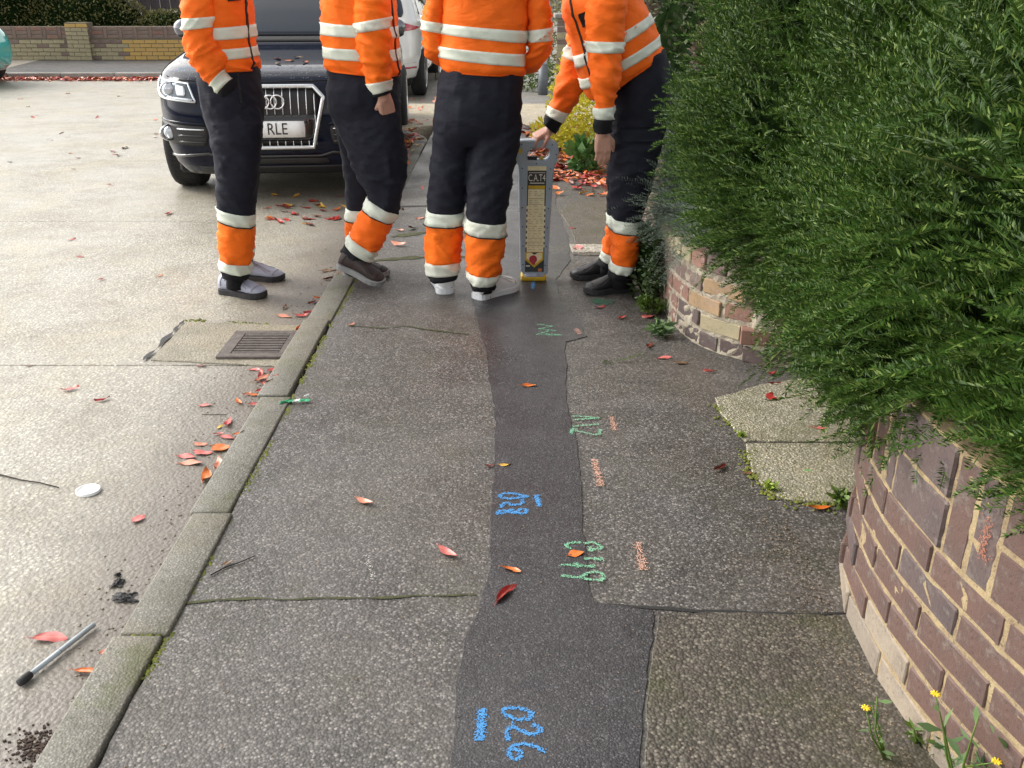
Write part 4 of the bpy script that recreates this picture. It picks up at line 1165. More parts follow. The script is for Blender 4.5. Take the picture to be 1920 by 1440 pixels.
# ---- man seen from behind, hands in front
D3 = 4.45
sp = {}
sp['pelvis'] = Loft([(832, 122, 978, 126, D3, .115), (826, 138, 982, 142, D3, .125), (819, 170, 980, 172, D3, .140), (815, 205, 978, 206, D3, .150), (812, 244, 975, 244, D3, .140), (826, 270, 960, 270, D3, .10)], 0.0075, 1.0, 2.3, (9, 9, 10), 0.9)
sp['legs'] = [
    {'loft': Loft([(830, 185, 890, 185, 4.46, .09), (815, 235, 892, 235, 4.46, .115), (809, 290, 885, 290, 4.46, .105), (804, 340, 880, 340, 4.46, .10), (800, 393, 870, 396, 4.47, .10), (798, 417, 868, 419, 4.47, .10), (799, 487, 863, 487, 4.48, .098), (801, 512, 861, 509, 4.48, .095), (806, 524, 858, 519, 4.48, .09)], 0.0078, 2.0, 2.2, (9, 9, 20), 0.6, [(6, 1.2, 0.003)]), 'k': 4, 'panel': M_orange_d, 'tape2': M_tape_d},
    {'loft': Loft([(906, 185, 968, 185, 4.45, .09), (886, 235, 979, 235, 4.44, .115), (880, 290, 970, 290, 4.42, .105), (876, 345, 960, 347, 4.39, .10), (873, 408, 948, 416, 4.38, .10), (873, 434, 947, 440, 4.38, .10), (876, 507, 938, 512, 4.38, .098), (880, 527, 931, 531, 4.38, .09), (884, 538, 927, 540, 4.38, .085)], 0.0078, 3.0, 2.2, (9, 9, 20), -0.6, [(6, 1.2, 0.003)]), 'k': 4, 'panel': M_orange_d, 'tape': M_tape_d}]
sp['torso'] = Loft([(838, 135, 977, 141, D3, .118), (829, 124, 986, 132, D3, .140), (823, 106, 985, 123, D3, .145), (823, 85, 985, 100, D3, .145), (827, 62, 988, 80, D3, .145), (828, 43, 990, 57, D3, .145), (828, 0, 992, 6, D3, .145), (815, -38, 1003, -36, D3, .13), (868, -68, 948, -68, D3, .075)], 0.0065, 4.0, 2.35, (7, 7, 13), 0.4, [(0.6, 0.7, 0.006)])
sp['tbands'] = [(2, 3), (4, 5)]
sp['sleeves'] = [
    {'loft': Loft([(808, -52, 858, -34, D3, .075), (799, 0, 842, 2, D3, .07), (791, 37, 834, 43, D3, .068), (791, 55, 834, 63, D3, .068), (795, 88, 838, 90, D3 + .01, .068), (806, 112, 846, 104, D3 + .05, .06), (826, 126, 862, 112, D3 + .13, .055), (850, 130, 884, 118, D3 + .20, .05)], 0.009, 5.0, 2.1, (8, 8, 22), 0.6, [(4.5, 1.0, 0.005)]), 'bands': [(2, 3)]},
    {'loft': Loft([(965, -36, 1012, -52, D3, .075), (985, 4, 1031, 2, D3, .07), (988, 57, 1034, 51, D3, .068), (988, 79, 1034, 76, D3, .068), (985, 98, 1028, 103, D3 + .02, .065), (968, 108, 1006, 128, D3 + .06, .06), (948, 112, 984, 138, D3 + .12, .055), (928, 118, 958, 140, D3 + .19, .05)], 0.009, 6.0, 2.1, (8, 8, 22), -0.6, [(4.5, 1.0, 0.005)]), 'bands': [(2, 3)]}]
w1, w2 = P(880, 124, D3 + .22), P(932, 128, D3 + .21)
sp['hands'] = [hand(w1, (0.8, 0.3, -0.2), (0, 1, 0.2), -1, 0.4), hand(w2, (-0.8, 0.3, -0.2), (0, 1, 0.2), 1, 0.4)]
sp['head'] = (Vector((-0.135, D3 - 0.02, 1.70)), (0.1, 1, -0.35), (0, 0, 1))
sp['feet'] = [[P(833, 512, 4.51), P(835, 530, 4.51), P(835, 540, 4.55)], [P(905, 530, 4.40), P(908, 545, 4.41), P(925, 552, 4.43)]]
bp = sp['torso'].strip(6.15, 6.45, -1.85, -1.35, 10, 0.004)
sp['extra'] = [("back_patch", bp, M_white_s)]
p3 = person("man seen from behind in orange jacket and white trainers, hands in front", (G(890, 556).x, G(890, 556).y, 0), sp)
h3 = G(836, 552); shoe(p3, h3 + Vector((0, 0.0, 0)), h3 + Vector((-0.05, 0.285, 0)), 0.106, 'white')
h4 = G(893, 562); shoe(p3, h4, h4 + Vector((0.195, 0.195, 0)), 0.108, 'white')
cv = lambda a, b, d, r: tube([P(a[0], a[1], d), P(b[0], b[1], d)], r, 14)
add("sock", *cv((833, 508), (836, 545), 4.52, 0.043), M_white_l, p3); add("sock", *cv((905, 525), (908, 556), 4.41, 0.042), M_black, p3)

# ---- man on the road, hand in pocket, turned to the right
D1 = 4.82
sp = {}
sp['pelvis'] = Loft([(374, 122, 482, 122, D1, .15), (374, 138, 484, 136, D1, .165), (378, 170, 489, 165, D1, .175), (384, 205, 493, 200, D1, .175), (394, 240, 489, 240, D1, .145), (412, 262, 476, 262, D1, .08)], 0.0075, 7.0, 2.3, (9, 9, 12), 0.8)
sp['legs'] = [
    {'loft': Loft([(400, 160, 478, 158, 4.80, .09), (389, 225, 490, 225, 4.745, .10), (399, 280, 488, 280, 4.73, .10), (405, 330, 485, 334, 4.73, .098), (408, 385, 478, 402, 4.73, .095), (408, 408, 478, 424, 4.73, .095), (413, 481, 471, 494, 4.73, .09), (415, 501, 469, 512, 4.73, .085), (417, 516, 465, 522, 4.74, .08)], 0.0078, 8.0, 2.2, (9, 9, 18), 0.5, [(6, 1.2, 0.0025)]), 'k': 4, 'panel': M_orange_d},
    {'loft': Loft([(402, 165, 480, 165, 4.85, .08), (396, 225, 491, 225, 4.93, .10), (407, 280, 489, 280, 4.97, .095), (414, 330, 483, 330, 5.0, .09), (420, 375, 478, 380, 5.02, .088), (421, 396, 477, 400, 5.03, .088), (428, 462, 476, 466, 5.04, .085), (430, 480, 475, 484, 5.05, .08), (434, 492, 470, 494, 5.05, .075)], 0.005, 9.0, 2.2, (9, 9, 18), 0.5), 'k': 4}]
sp['torso'] = Loft([(374, 128, 481, 131, D1, .165), (367, 116, 484, 118, D1, .185), (366, 111, 482, 105, D1, .190), (365, 92, 479, 86, D1, .195), (363, 75, 476, 69, D1, .20), (361, 54, 473, 46, D1, .20), (359, 15, 470, 5, D1, .20), (360, -20, 468, -32, D1, .19), (392, -48, 448, -54, D1, .08)], 0.007, 10.0, 2.3, (7, 7, 13), 0.4, [(0.5, 0.7, 0.006)])
sp['tbands'] = [(2, 3), (4, 5)]
sp['sleeves'] = [
    {'loft': Loft([(350, -40, 402, -30, 4.66, .07), (341, 0, 401, -4, 4.63, .072), (342, 35, 399, 31, 4.62, .07), (344, 57, 398, 51, 4.62, .07), (347, 85, 403, 78, 4.62, .07), (356, 113, 416, 98, 4.62, .068), (374, 138, 426, 114, 4.63, .062), (395, 158, 422, 130, 4.65, .056), (410, 175, 436, 148, 4.67, .054), (416, 188, 446, 164, 4.69, .045)], 0.008, 11.0, 2.1, (8, 8, 20), -0.7, [(5, 1.3, 0.006)]), 'bands': [(2, 3), (7, 8)], 'end': 8, 'cuff': (8, 9)},
    {'loft': Loft([(372, -40, 420, -30, 5.02, .07), (370, 0, 425, -4, 5.04, .07), (372, 35, 424, 31, 5.05, .07), (374, 57, 424, 51, 5.05, .07), (376, 85, 428, 80, 5.05, .066), (390, 115, 438, 104, 5.05, .06), (410, 140, 450, 125, 5.04, .055), (425, 155, 455, 140, 5.02, .05)], 0.005, 12.0, 2.1), 'bands': [(2, 3)]}]
sp['hands'] = [hand(P(430, 178, 4.72), (0.5, 0.15, -0.9), (0, -1, 0), 1, 0.3), hand(P(445, 160, 4.98), (0.5, -0.1, -0.9), (0, 1, 0), -1, 0.3)]
sp['head'] = (P(425, -105, D1), (0.9, -0.25, -0.25), (0, 0, 1))
sp['feet'] = [[P(440, 505, 4.74), P(440, 522, 4.74), P(465, 532, 4.72)], [P(455, 485, 5.04), P(455, 500, 5.04), P(485, 508, 5.02)]]
t1 = sp['torso']
zip_ = t1.strip(0.05, 8.0, -0.36, -0.29, 4, 0.005)
flap = t1.strip(6.15, 6.75, -1.02, -0.58, 8, 0.007)
flap2 = sp['pelvis'].strip(0.8, 2.6, -1.05, -0.98, 4, 0.003)
sp['extra'] = [("zip", zip_, M_seam), ("pocket_flap", flap, M_black), ("pocket_edge", flap2, M_seam)]
p1 = person("man standing in the road in grey-topped shoes, hand in trouser pocket", (G(455, 556, ROAD).x, 4.78, ROAD), sp)
a = G(416, 548, ROAD); shoe(p1, a, a + Vector((0.262, -0.105, 0)), 0.102, 'lilac')
a = G(450, 522, ROAD); shoe(p1, a, a + Vector((0.258, -0.040, 0)), 0.100, 'lilac')
add("sock", *cv((441, 505), (441, 540), 4.74, 0.046), M_black, p1); add("sock", *cv((454, 480), (460, 512), 5.05, 0.045), M_black, p1)

# ---- man stepping along the kerb
D2 = 4.75
sp = {}
sp['pelvis'] = Loft([(617, 122, 749, 132, D2, .15), (615, 142, 750, 146, D2, .165), (613, 172, 749, 172, D2, .175), (618, 205, 750, 202, D2, .17), (630, 240, 750, 240, D2, .14), (655, 262, 735, 262, D2, .08)], 0.0075, 13.0, 2.3, (9, 9, 12), 0.8)
sp['legs'] = [
    {'loft': Loft([(638, 160, 738, 158, 4.74, .09), (631, 220, 751, 205, 4.69, .10), (645, 268, 758, 258, 4.66, .10), (664, 320, 763, 318, 4.65, .098), (688, 367, 747, 400, 4.64, .09), (680, 389, 737, 418, 4.64, .09), (656, 438, 708, 472, 4.64, .085), (647, 455, 697, 489, 4.64, .08), (640, 469, 690, 500, 4.64, .075)], 0.0078, 14.0, 2.2, (9, 9, 18), 0.8, [(3.6, 0.8, 0.004), (6, 1, 0.004)]), 'k': 4},
    {'loft': Loft([(635, 165, 725, 165, 4.78, .08), (626, 215, 735, 215, 4.84, .10), (637, 280, 722, 280, 4.87, .095), (646, 340, 708, 340, 4.88, .09), (649, 389, 700, 391, 4.88, .085), (648, 410, 697, 412, 4.88, .085), (649, 462, 698, 464, 4.88, .082), (651, 480, 699, 482, 4.88, .08), (655, 493, 698, 494, 4.88, .075)], 0.005, 15.0, 2.2, (9, 9, 18), 0.5), 'k': 4}]
sp['torso'] = Loft([(618, 130, 749, 141, D2, .165), (609, 118, 752, 128, D2, .185), (608, 106, 750, 112, D2, .19), (606, 85, 748, 91, D2, .195), (604, 63, 747, 70, D2, .20), (603, 40, 745, 49, D2, .20), (604, 0, 741, 4, D2, .20), (606, -30, 735, -30, D2, .19), (650, -56, 712, -54, D2, .08)], 0.007, 16.0, 2.3, (7, 7, 13), 0.4, [(0.5, 0.7, 0.006)])
sp['tbands'] = [(2, 3), (4, 5)]
sp['sleeves'] = [
    {'loft': Loft([(665, -40, 724, -40, 4.60, .07), (663, 0, 729, -5, 4.57, .072), (666, 43, 732, 31, 4.56, .07), (668, 62, 733, 52, 4.56, .07), (672, 95, 731, 90, 4.56, .07), (680, 130, 732, 125, 4.57, .066), (690, 156, 733, 149, 4.58, .058), (700, 177, 732, 168, 4.59, .054), (706, 184, 732, 176, 4.60, .045)], 0.008, 17.0, 2.1, (8, 8, 22), 0.6, [(4.5, 1.4, 0.006)]), 'bands': [(2, 3), (6, 7)], 'mat': M_orange_d, 'tape': M_tape_d, 'end': 7, 'cuff': (7, 7.6)},
    {'loft': Loft([(620, -40, 672, -40, 4.98, .07), (622, 0, 680, 0, 5.0, .07), (628, 40, 684, 40, 5.0, .068), (630, 62, 686, 62, 5.0, .068), (640, 95, 694, 95, 5.0, .065), (660, 125, 708, 120, 5.0, .06), (685, 145, 722, 138, 4.97, .055), (700, 155, 730, 148, 4.95, .05)], 0.005, 18.0, 2.1), 'bands': [(2, 3)]}]
sp['hands'] = [hand(P(721, 184, 4.60), (0.10, 0.30, -0.95), (0.5, -1, 0), 1, 0.35), hand(P(722, 160, 4.93), (0.3, 0.0, -0.9), (0, 1, 0), -1, 0.3)]
sp['head'] = (P(685, -105, D2), (0.95, 0.2, -0.3), (0, 0, 1))
hz, tz = P(634, 496, 4.62), G(718, 538); tz.y = 4.60
sp['feet'] = [[P(668, 480, 4.64), P(664, 495, 4.64), P(690, 515, 4.62)], [P(678, 480, 4.88), P(678, 495, 4.88), P(705, 502, 4.86)]]
sp['extra'] = [("zip", sp['torso'].strip(0.05, 8.0, -0.36, -0.29, 4, 0.005), M_seam)]
p2 = person("man stepping off the kerb with dirty orange sleeve, hand half in pocket", (G(690, 530).x, 4.72, 0), sp)
shoe(p2, hz, Vector((tz.x, 4.58, 0.012)), 0.100, 'brown', up=(0.25, -0.25, 1))
a = G(646, 516); shoe(p2, a, a + Vector((0.24, -0.02, 0)), 0.098, 'brown')
add("sock", *cv((674, 475), (656, 512), 4.63, 0.045), M_black, p2); add("sock", *cv((677, 480), (674, 508), 4.87, 0.044), M_black, p2)

# ---- man bending over the locator
D4 = 4.55
sp = {}
sp['pelvis'] = Loft([(1160, 130, 1245, 88, D4, .15), (1156, 150, 1252, 120, D4, .16), (1150, 180, 1256, 165, D4, .17), (1144, 215, 1252, 212, D4, .165), (1146, 245, 1242, 245, D4, .14), (1162, 268, 1225, 268, D4, .08)], 0.0055, 20.0, 2.3, (9, 9, 9), -0.8)
sp['legs'] = [
    {'loft': Loft([(1170, 165, 1238, 160, 4.54, .09), (1143, 225, 1250, 222, 4.49, .10), (1141, 280, 1238, 280, 4.47, .10), (1141, 335, 1225, 335, 4.47, .098), (1147, 408, 1203, 412, 4.47, .088), (1148, 431, 1202, 434, 4.47, .088), (1144, 488, 1192, 496, 4.48, .082), (1141, 504, 1184, 512, 4.48, .078), (1138, 516, 1184, 524, 4.48, .072)], 0.0078, 21.0, 2.2, (9, 9, 18), -0.6, [(6, 1.2, 0.0025)]), 'k': 4},
    {'loft': Loft([(1172, 170, 1228, 165, 4.58, .08), (1148, 225, 1236, 222, 4.62, .10), (1140, 280, 1224, 280, 4.66, .095), (1137, 335, 1208, 335, 4.67, .09), (1139, 402, 1190, 406, 4.68, .085), (1139, 423, 1189, 427, 4.68, .085), (1128, 469, 1174, 480, 4.69, .08), (1125, 484, 1166, 498, 4.70, .076), (1120, 494, 1162, 508, 4.70, .07)], 0.0078, 22.0, 2.2, (9, 9, 18), -0.6, [(6, 1.2, 0.0025)]), 'k': 4}]
sp['torso'] = Loft([(1116, 186, 1239, 99, D4, .160), (1104, 182, 1241, 92, D4, .180), (1092, 166, 1236, 83, D4, .19), (1087, 148, 1232, 65, D4, .195), (1080, 126, 1223, 41, D4, .20), (1076, 104, 1216, 25, D4, .20), (1064, 60, 1200, -4, D4, .20), (1054, 18, 1182, -38, D4, .19), (1062, -28, 1128, -60, D4, .09)], 0.007, 23.0, 2.3, (7, 7, 13), 0.6, [(0.5, 0.7, 0.006)])
sp['tbands'] = [(2, 3), (4, 5)]
sp['sleeves'] = [
    {'loft': Loft([(1108, -30, 1176, -36, 4.38, .07), (1097, 20, 1174, 18, 4.36, .074), (1099, 76, 1169, 78, 4.35, .072), (1100, 97, 1167, 99, 4.35, .072), (1108, 150, 1161, 150, 4.34, .068), (1114, 201, 1152, 199, 4.34, .056), (1115, 222, 1149, 223, 4.34, .054), (1117, 250, 1143, 249, 4.345, .044)], 0.009, 24.0, 2.1, (8, 8, 18), 0.5, [(4, 1.4, 0.004)]), 'bands': [(2, 3), (5, 6)], 'end': 6, 'cuff': (6, 7)},
    {'loft': Loft([(1072, 10, 1130, 45, 4.72, .075), (1064, 60, 1116, 85, 4.74, .074), (1061, 84, 1110, 104, 4.75, .072), (1056, 106, 1103, 126, 4.75, .072), (1043, 160, 1088, 178, 4.75, .066), (1031, 199, 1066, 212, 4.75, .056), (1026, 215, 1056, 230, 4.75, .054), (1019, 232, 1043, 252, 4.75, .046)], 0.009, 25.0, 2.1, (8, 8, 18), -0.5, [(4, 1.4, 0.004)]), 'bands': [(2, 3), (5, 6)], 'end': 6, 'cuff': (6, 7)}]
hg = P(1009, 271, 4.72)
wr4 = P(1029, 244, 4.745)
sp['hands'] = [hand(P(1130, 250, 4.35), (0.06, 0.0, -1), (0.3, -1, 0), -1, 0.35, 1.0), hand(wr4, FD(wr4, P(1006, 256, 4.72)), Vector((-0.5, -0.35, 0.75)), -1, 1.05, 0.98, 0.6)]
sp['head'] = (P(1052, -82, 4.55), (-0.75, -0.1, -0.7), (-0.5, 0, 0.8))
sp['feet'] = [[P(1162, 510, 4.48), P(1160, 525, 4.48), P(1130, 540, 4.47)], [P(1142, 495, 4.70), P(1140, 508, 4.70), P(1110, 516, 4.69)]]
sp['extra'] = [("cargo_pocket_flap", sp['legs'][0]['loft'].strip(1.15, 1.62, -2.15, -0.75, 12, 0.012), M_navy), ("zip", sp['torso'].strip(0.1, 8.0, -2.42, -2.36, 4, 0.005), M_seam),
               ("pocket_flap", sp['torso'].strip(6.0, 6.6, -2.2, -2.02, 6, 0.008), M_black), ("collar", sp['torso'].build(7.72, 8.0, 40, 0.012), M_black),
               ("drawcord", tube([P(1120, 52, 4.34), P(1122, 68, 4.34)], 0.008, 6), M_black)]
p4 = person("man in black shoes bending forward, reaching for the locator's handle", (G(1150, 545).x, 4.58, 0), sp)
a = G(1182, 543); shoe(p4, a, a + Vector((-0.238, -0.075, 0)), 0.098, 'black')
a = G(1156, 519); shoe(p4, a, a + Vector((-0.245, -0.035, 0)), 0.096, 'black')
add("sock", *cv((1162, 502), (1164, 538), 4.49, 0.048), M_black, p4); add("sock", *cv((1143, 488), (1141, 516), 4.70, 0.045), M_black, p4)
# ------------------------------------------------------------------ cars
M_glass = carpaint("dark_window_glass", (0.010, 0.016, 0.026), 0.02, 0, 0.0, 0.0)
M_tyre = plain("tyre_rubber", (0.016, 0.016, 0.017), 0.8, vary=0.3, bump=0.4)
M_alloy = plain("alloy_wheel", (0.50, 0.50, 0.51), 0.3, 0.8)
M_chrome = plain("chrome", (0.72, 0.74, 0.76), 0.12, 1.0, 0.04)
M_chrome_m = plain("satin_chrome", (0.66, 0.68, 0.70), 0.25, 0.9, 0.04)
M_blackpl = plain("black_plastic", (0.012, 0.012, 0.013), 0.5, vary=0.2)
M_blackgl = plain("gloss_black", (0.008, 0.008, 0.009), 0.15, coat=0.6)
M_under = plain("underbody_black", (0.006, 0.006, 0.006), 0.9)
M_lamp = plain("lamp_reflector", (0.62, 0.66, 0.70), 0.12, 0.9, 0.15, 14)
M_lampin = plain("lamp_dark_bezel", (0.10, 0.115, 0.13), 0.2, 0.6)
M_lens = plain("lamp_bulb_glass", (0.55, 0.60, 0.66), 0.05, 0.3, coat=1.0)
M_plate = plain("white_number_plate", (0.80, 0.82, 0.82), 0.35, vary=0.03)
M_ink = plain("black_characters", (0.012, 0.012, 0.012), 0.5)
M_redlamp = plain("red_lamp", (0.42, 0.012, 0.03), 0.12, coat=1.0, vary=0.25, scale=20)

class Car:
    """body from plan outlines at rising heights: rows of (z, y_front, y_rear, half width); y=0 is the end that faces the camera"""
    def __init__(s, rows, n=5.0): s.rows, s.n = rows, n
    def row(s, z):
        r = s.rows
        if z <= r[0][0]: return r[0][1:]
        for a, b in zip(r, r[1:]):
            if z <= b[0]:
                f = (z - a[0]) / (b[0] - a[0]); return tuple(a[i] + (b[i] - a[i]) * f for i in (1, 2, 3))
        return r[-1][1:]
    def fy(s, x, z, off=0.0):
        yf, yr, w = s.row(z); h = (yr - yf) / 2; u = min(abs(x) / w, 0.9995)
        return yf + h * (1 - (1 - u ** s.n) ** (1 / s.n)) - off
    def sx(s, y, z, off=0.0):
        yf, yr, w = s.row(z); h = (yr - yf) / 2; u = min(abs((y - yf) / h - 1), 0.9995)
        return w * (1 - u ** s.n) ** (1 / s.n) + off
    def shell(s, m=3, nu=128):
        zs = []
        for a, b in zip(s.rows, s.rows[1:]):
            zs += [a[0] + (b[0] - a[0]) * k / m for k in range(m)]
        zs.append(s.rows[-1][0]); V, F = [], []
        arr = np.array(s.rows)
        for z in zs:
            # smooth interpolation between rows
            yf, yr, w = s.row(z); c, h = (yf + yr) / 2, (yr - yf) / 2
            for k in range(nu):
                t = 2 * math.pi * k / nu; e = 2 / s.n
                t = t + 0.19 * math.sin(4 * t)
                V.append(Vector((w * math.copysign(abs(math.cos(t)) ** e, math.cos(t)), c + h * math.copysign(abs(math.sin(t)) ** e, math.sin(t)), z)))
        for i in range(len(zs) - 1):
            for k in range(nu): F.append((i * nu + k, i * nu + (k + 1) % nu, (i + 1) * nu + (k + 1) % nu, (i + 1) * nu + k))
        F.append(tuple(range(nu))[::-1])
        n = len(V); e = (len(zs) - 1) * nu; V.append(Vector((0, sum(V[e + k].y for k in range(nu)) / nu, zs[-1] + 0.006)))
        for k in range(nu): F.append((e + k, e + (k + 1) % nu, n))
        return V, F
    def patch(s, corners, off=0.006, depth=0.03, nu=14, nv=8, rnd=0.0):
        """four corners (x,z) bl, br, tr, tl laid on the camera-facing end, with thickness"""
        (ax, az), (bx, bz), (cx, cz), (dx, dz) = corners; V, F = [], []
        def pos(u, v, o):
            if rnd:
                u = 0.5 + (u - 0.5) * (1 - rnd * abs(2 * v - 1) ** 4); v = 0.5 + (v - 0.5) * (1 - rnd * abs(2 * u - 1) ** 6)
            x = (ax * (1 - u) + bx * u) * (1 - v) + (dx * (1 - u) + cx * u) * v
            z = (az * (1 - u) + bz * u) * (1 - v) + (dz * (1 - u) + cz * u) * v
            return Vector((x, s.fy(x, z, o), z))
        for o in (off, off - depth):
            for j in range(nv + 1):
                for i in range(nu + 1): V.append(pos(i / nu, j / nv, o))
        w = nu + 1; N = w * (nv + 1)
        for j in range(nv):
            for i in range(nu): F.append((j * w + i, j * w + i + 1, (j + 1) * w + i + 1, (j + 1) * w + i))
        bd = [i for i in range(w)] + [j * w + nu for j in range(1, nv + 1)] + [nv * w + i for i in range(nu - 1, -1, -1)] + [j * w for j in range(nv - 1, 0, -1)]
        for a, b in zip(bd, bd[1:] + bd[:1]): F.append((b, a, a + N, b + N))
        return V, F
    def sidepatch(s, sg, corners, off=0.004, nu=10, nv=8):
        (ay, az), (by, bz), (cy, cz), (dy, dz) = corners; V, F = [], []
        for j in range(nv + 1):
            for i in range(nu + 1):
                u, v = i / nu, j / nv
                y = (ay * (1 - u) + by * u) * (1 - v) + (dy * (1 - u) + cy * u) * v
                z = (az * (1 - u) + bz * u) * (1 - v) + (dz * (1 - u) + cz * u) * v
                V.append(Vector((sg * s.sx(y, z, off), y, z)))
        for j in range(nv):
            for i in range(nu):
                q = (j * (nu + 1) + i, j * (nu + 1) + i + 1, (j + 1) * (nu + 1) + i + 1, (j + 1) * (nu + 1) + i)
                F.append(q if sg > 0 else q[::-1])
        return V, F
    def path(s, pts, off, r, n=10, nu=8, closed=False):
        out = []
        P_ = pts + ([pts[0]] if closed else [])
        for a, b in zip(P_, P_[1:]):
            for k in range(n):
                x = a[0] + (b[0] - a[0]) * k / n; z = a[1] + (b[1] - a[1]) * k / n; out.append(Vector((x, s.fy(x, z, off), z)))
        x, z = P_[-1]; out.append(Vector((x, s.fy(x, z, off), z)))
        return tube(out, r, nu)
def wheel(root, x, y, r, w, sg, spokes=10):
    prof = [(-w / 2, r * 0.66), (-w / 2 - 0.004, r * 0.80), (-w / 2 + 0.012, r * 0.95), (-w / 2 + 0.035, r * 0.992), (0, r), (w / 2 - 0.035, r * 0.992), (w / 2 - 0.012, r * 0.95), (w / 2 + 0.004, r * 0.80), (w / 2, r * 0.66)]
    V, F = [], []; nu = 48
    for (a, b) in prof:
        for k in range(nu):
            t = 2 * math.pi * k / nu; V.append(Vector((x + a * sg, y + b * math.cos(t), r + b * math.sin(t))))
    for i in range(len(prof) - 1):
        for k in range(nu): F.append((i * nu + k, i * nu + (k + 1) % nu, (i + 1) * nu + (k + 1) % nu, (i + 1) * nu + k))
    ty = add("wheel", V, F, M_tyre, root, True, False)
    rim = []
    def ringtube(rad, rr, xo): return tube([Vector((x + sg * xo, y + rad * math.cos(t * math.pi / 16), r + rad * math.sin(t * math.pi / 16))) for t in range(33)], rr, 8, False)
    rim.append(ringtube(r * 0.655, 0.016, w / 2 - 0.012))
    for k in range(spokes):
        t = 2 * math.pi * k / spokes
        rim.append(tube([Vector((x + sg * (w / 2 - 0.035), y + q * math.cos(t), r + q * math.sin(t))) for q in (0.03, r * 0.64)], [0.022, 0.016], 6))
    rim.append(ball((x + sg * (w / 2 - 0.03), y, r), 0.055, (0.4, 1, 1), 16, 8))
    V, F = join(rim); add("rim", V, F, M_alloy, ty, True, False)
    V, F = tube([Vector((x + sg * (w / 2 - 0.09), y, r)), Vector((x - sg * w / 2, y, r))], r * 0.67, 32); add("brake_disc", V, F, M_under, ty, True, False)
    tv = []
    for k in range(72):
        t = 2 * math.pi * k / 72
        for q in (-0.17, 0.17):
            tv.append(box((x + q * w, y + (r + 0.001) * math.cos(t), r + (r + 0.001) * math.sin(t)), (w * 0.26, 0.019, 0.0016), 0, Matrix.Rotation(t - math.pi / 2, 3, 'X')))
    V, F = join(tv); add("tread", V, F, M_tyre, ty, False, False, kind='stuff')
def wells(V, F, cars, half):
    cut = []
    for y, r in cars:
        for sg in (-1, 1):
            cut.append(tube([Vector((sg * (half - 0.34), y, r - 0.02)), Vector((sg * (half + 0.3), y, r - 0.02))], r + 0.055, 40))
    return boolean_cut(V, F, cut)

# ---- dark estate car parked facing the camera
DC = (-1.763, 6.95, ROAD)
M_dark = carpaint("dark_blue_paint", (0.0035, 0.0062, 0.018), 0.05, 0.0, 0.0, 0.025, drops=True)
M_dark.node_tree.nodes['Principled BSDF'].inputs['Specular IOR Level'].default_value = 0.26
dark = thing("parked_car", "dark blue estate car facing the camera with chrome-framed slatted grille", "car", DC, R(4.8))
def L(n, vf, m, parent=None, smooth=True): return add(n, vf[0], vf[1], m, parent or dark, smooth, False)
c = Car([(0.22, .09, 4.55, 0.791), (0.30, .03, 4.60, 0.840), (0.42, 0.0, 4.62, 0.873), (0.55, -.005, 4.63, 0.893), (0.68, .0, 4.63, 0.897), (0.78, .02, 4.62, 0.899), (0.86, .055, 4.60, 0.896), (0.905, .10, 4.59, 0.886), (0.935, .17, 4.58, 0.876),
         (0.960, .30, 4.57, 0.867), (0.990, .55, 4.56, 0.854), (1.020, .85, 4.55, 0.841), (1.050, 1.12, 4.53, 0.828), (1.075, 1.28, 4.51, 0.815), (1.11, 1.345, 4.49, 0.803), (1.20, 1.46, 4.42, 0.772), (1.33, 1.64, 4.31, 0.738), (1.45, 1.83, 4.18, 0.695), (1.54, 2.02, 4.05, 0.647), (1.60, 2.26, 3.85, 0.569), (1.635, 2.6, 3.55, 0.434)], 6.2)
V, F = c.shell(); V, F = wells(V, F, [(0.87, 0.36), (3.68, 0.36)], 0.93)
L("body", (V, F), M_dark)
L("underbody", box((0, 2.3, 0.27), (1.5, 4.0, 0.16), 0.03), M_under)
L("windscreen", c.patch([(-.70, 1.125), (.70, 1.125), (.56, 1.555), (-.56, 1.555)], 0.006, 0.02, 24, 12, 0.04), M_glass)
L("cowl", c.patch([(-.74, 1.080), (.74, 1.080), (.72, 1.122), (-.72, 1.122)], 0.004, 0.02, 20, 2), M_blackpl)
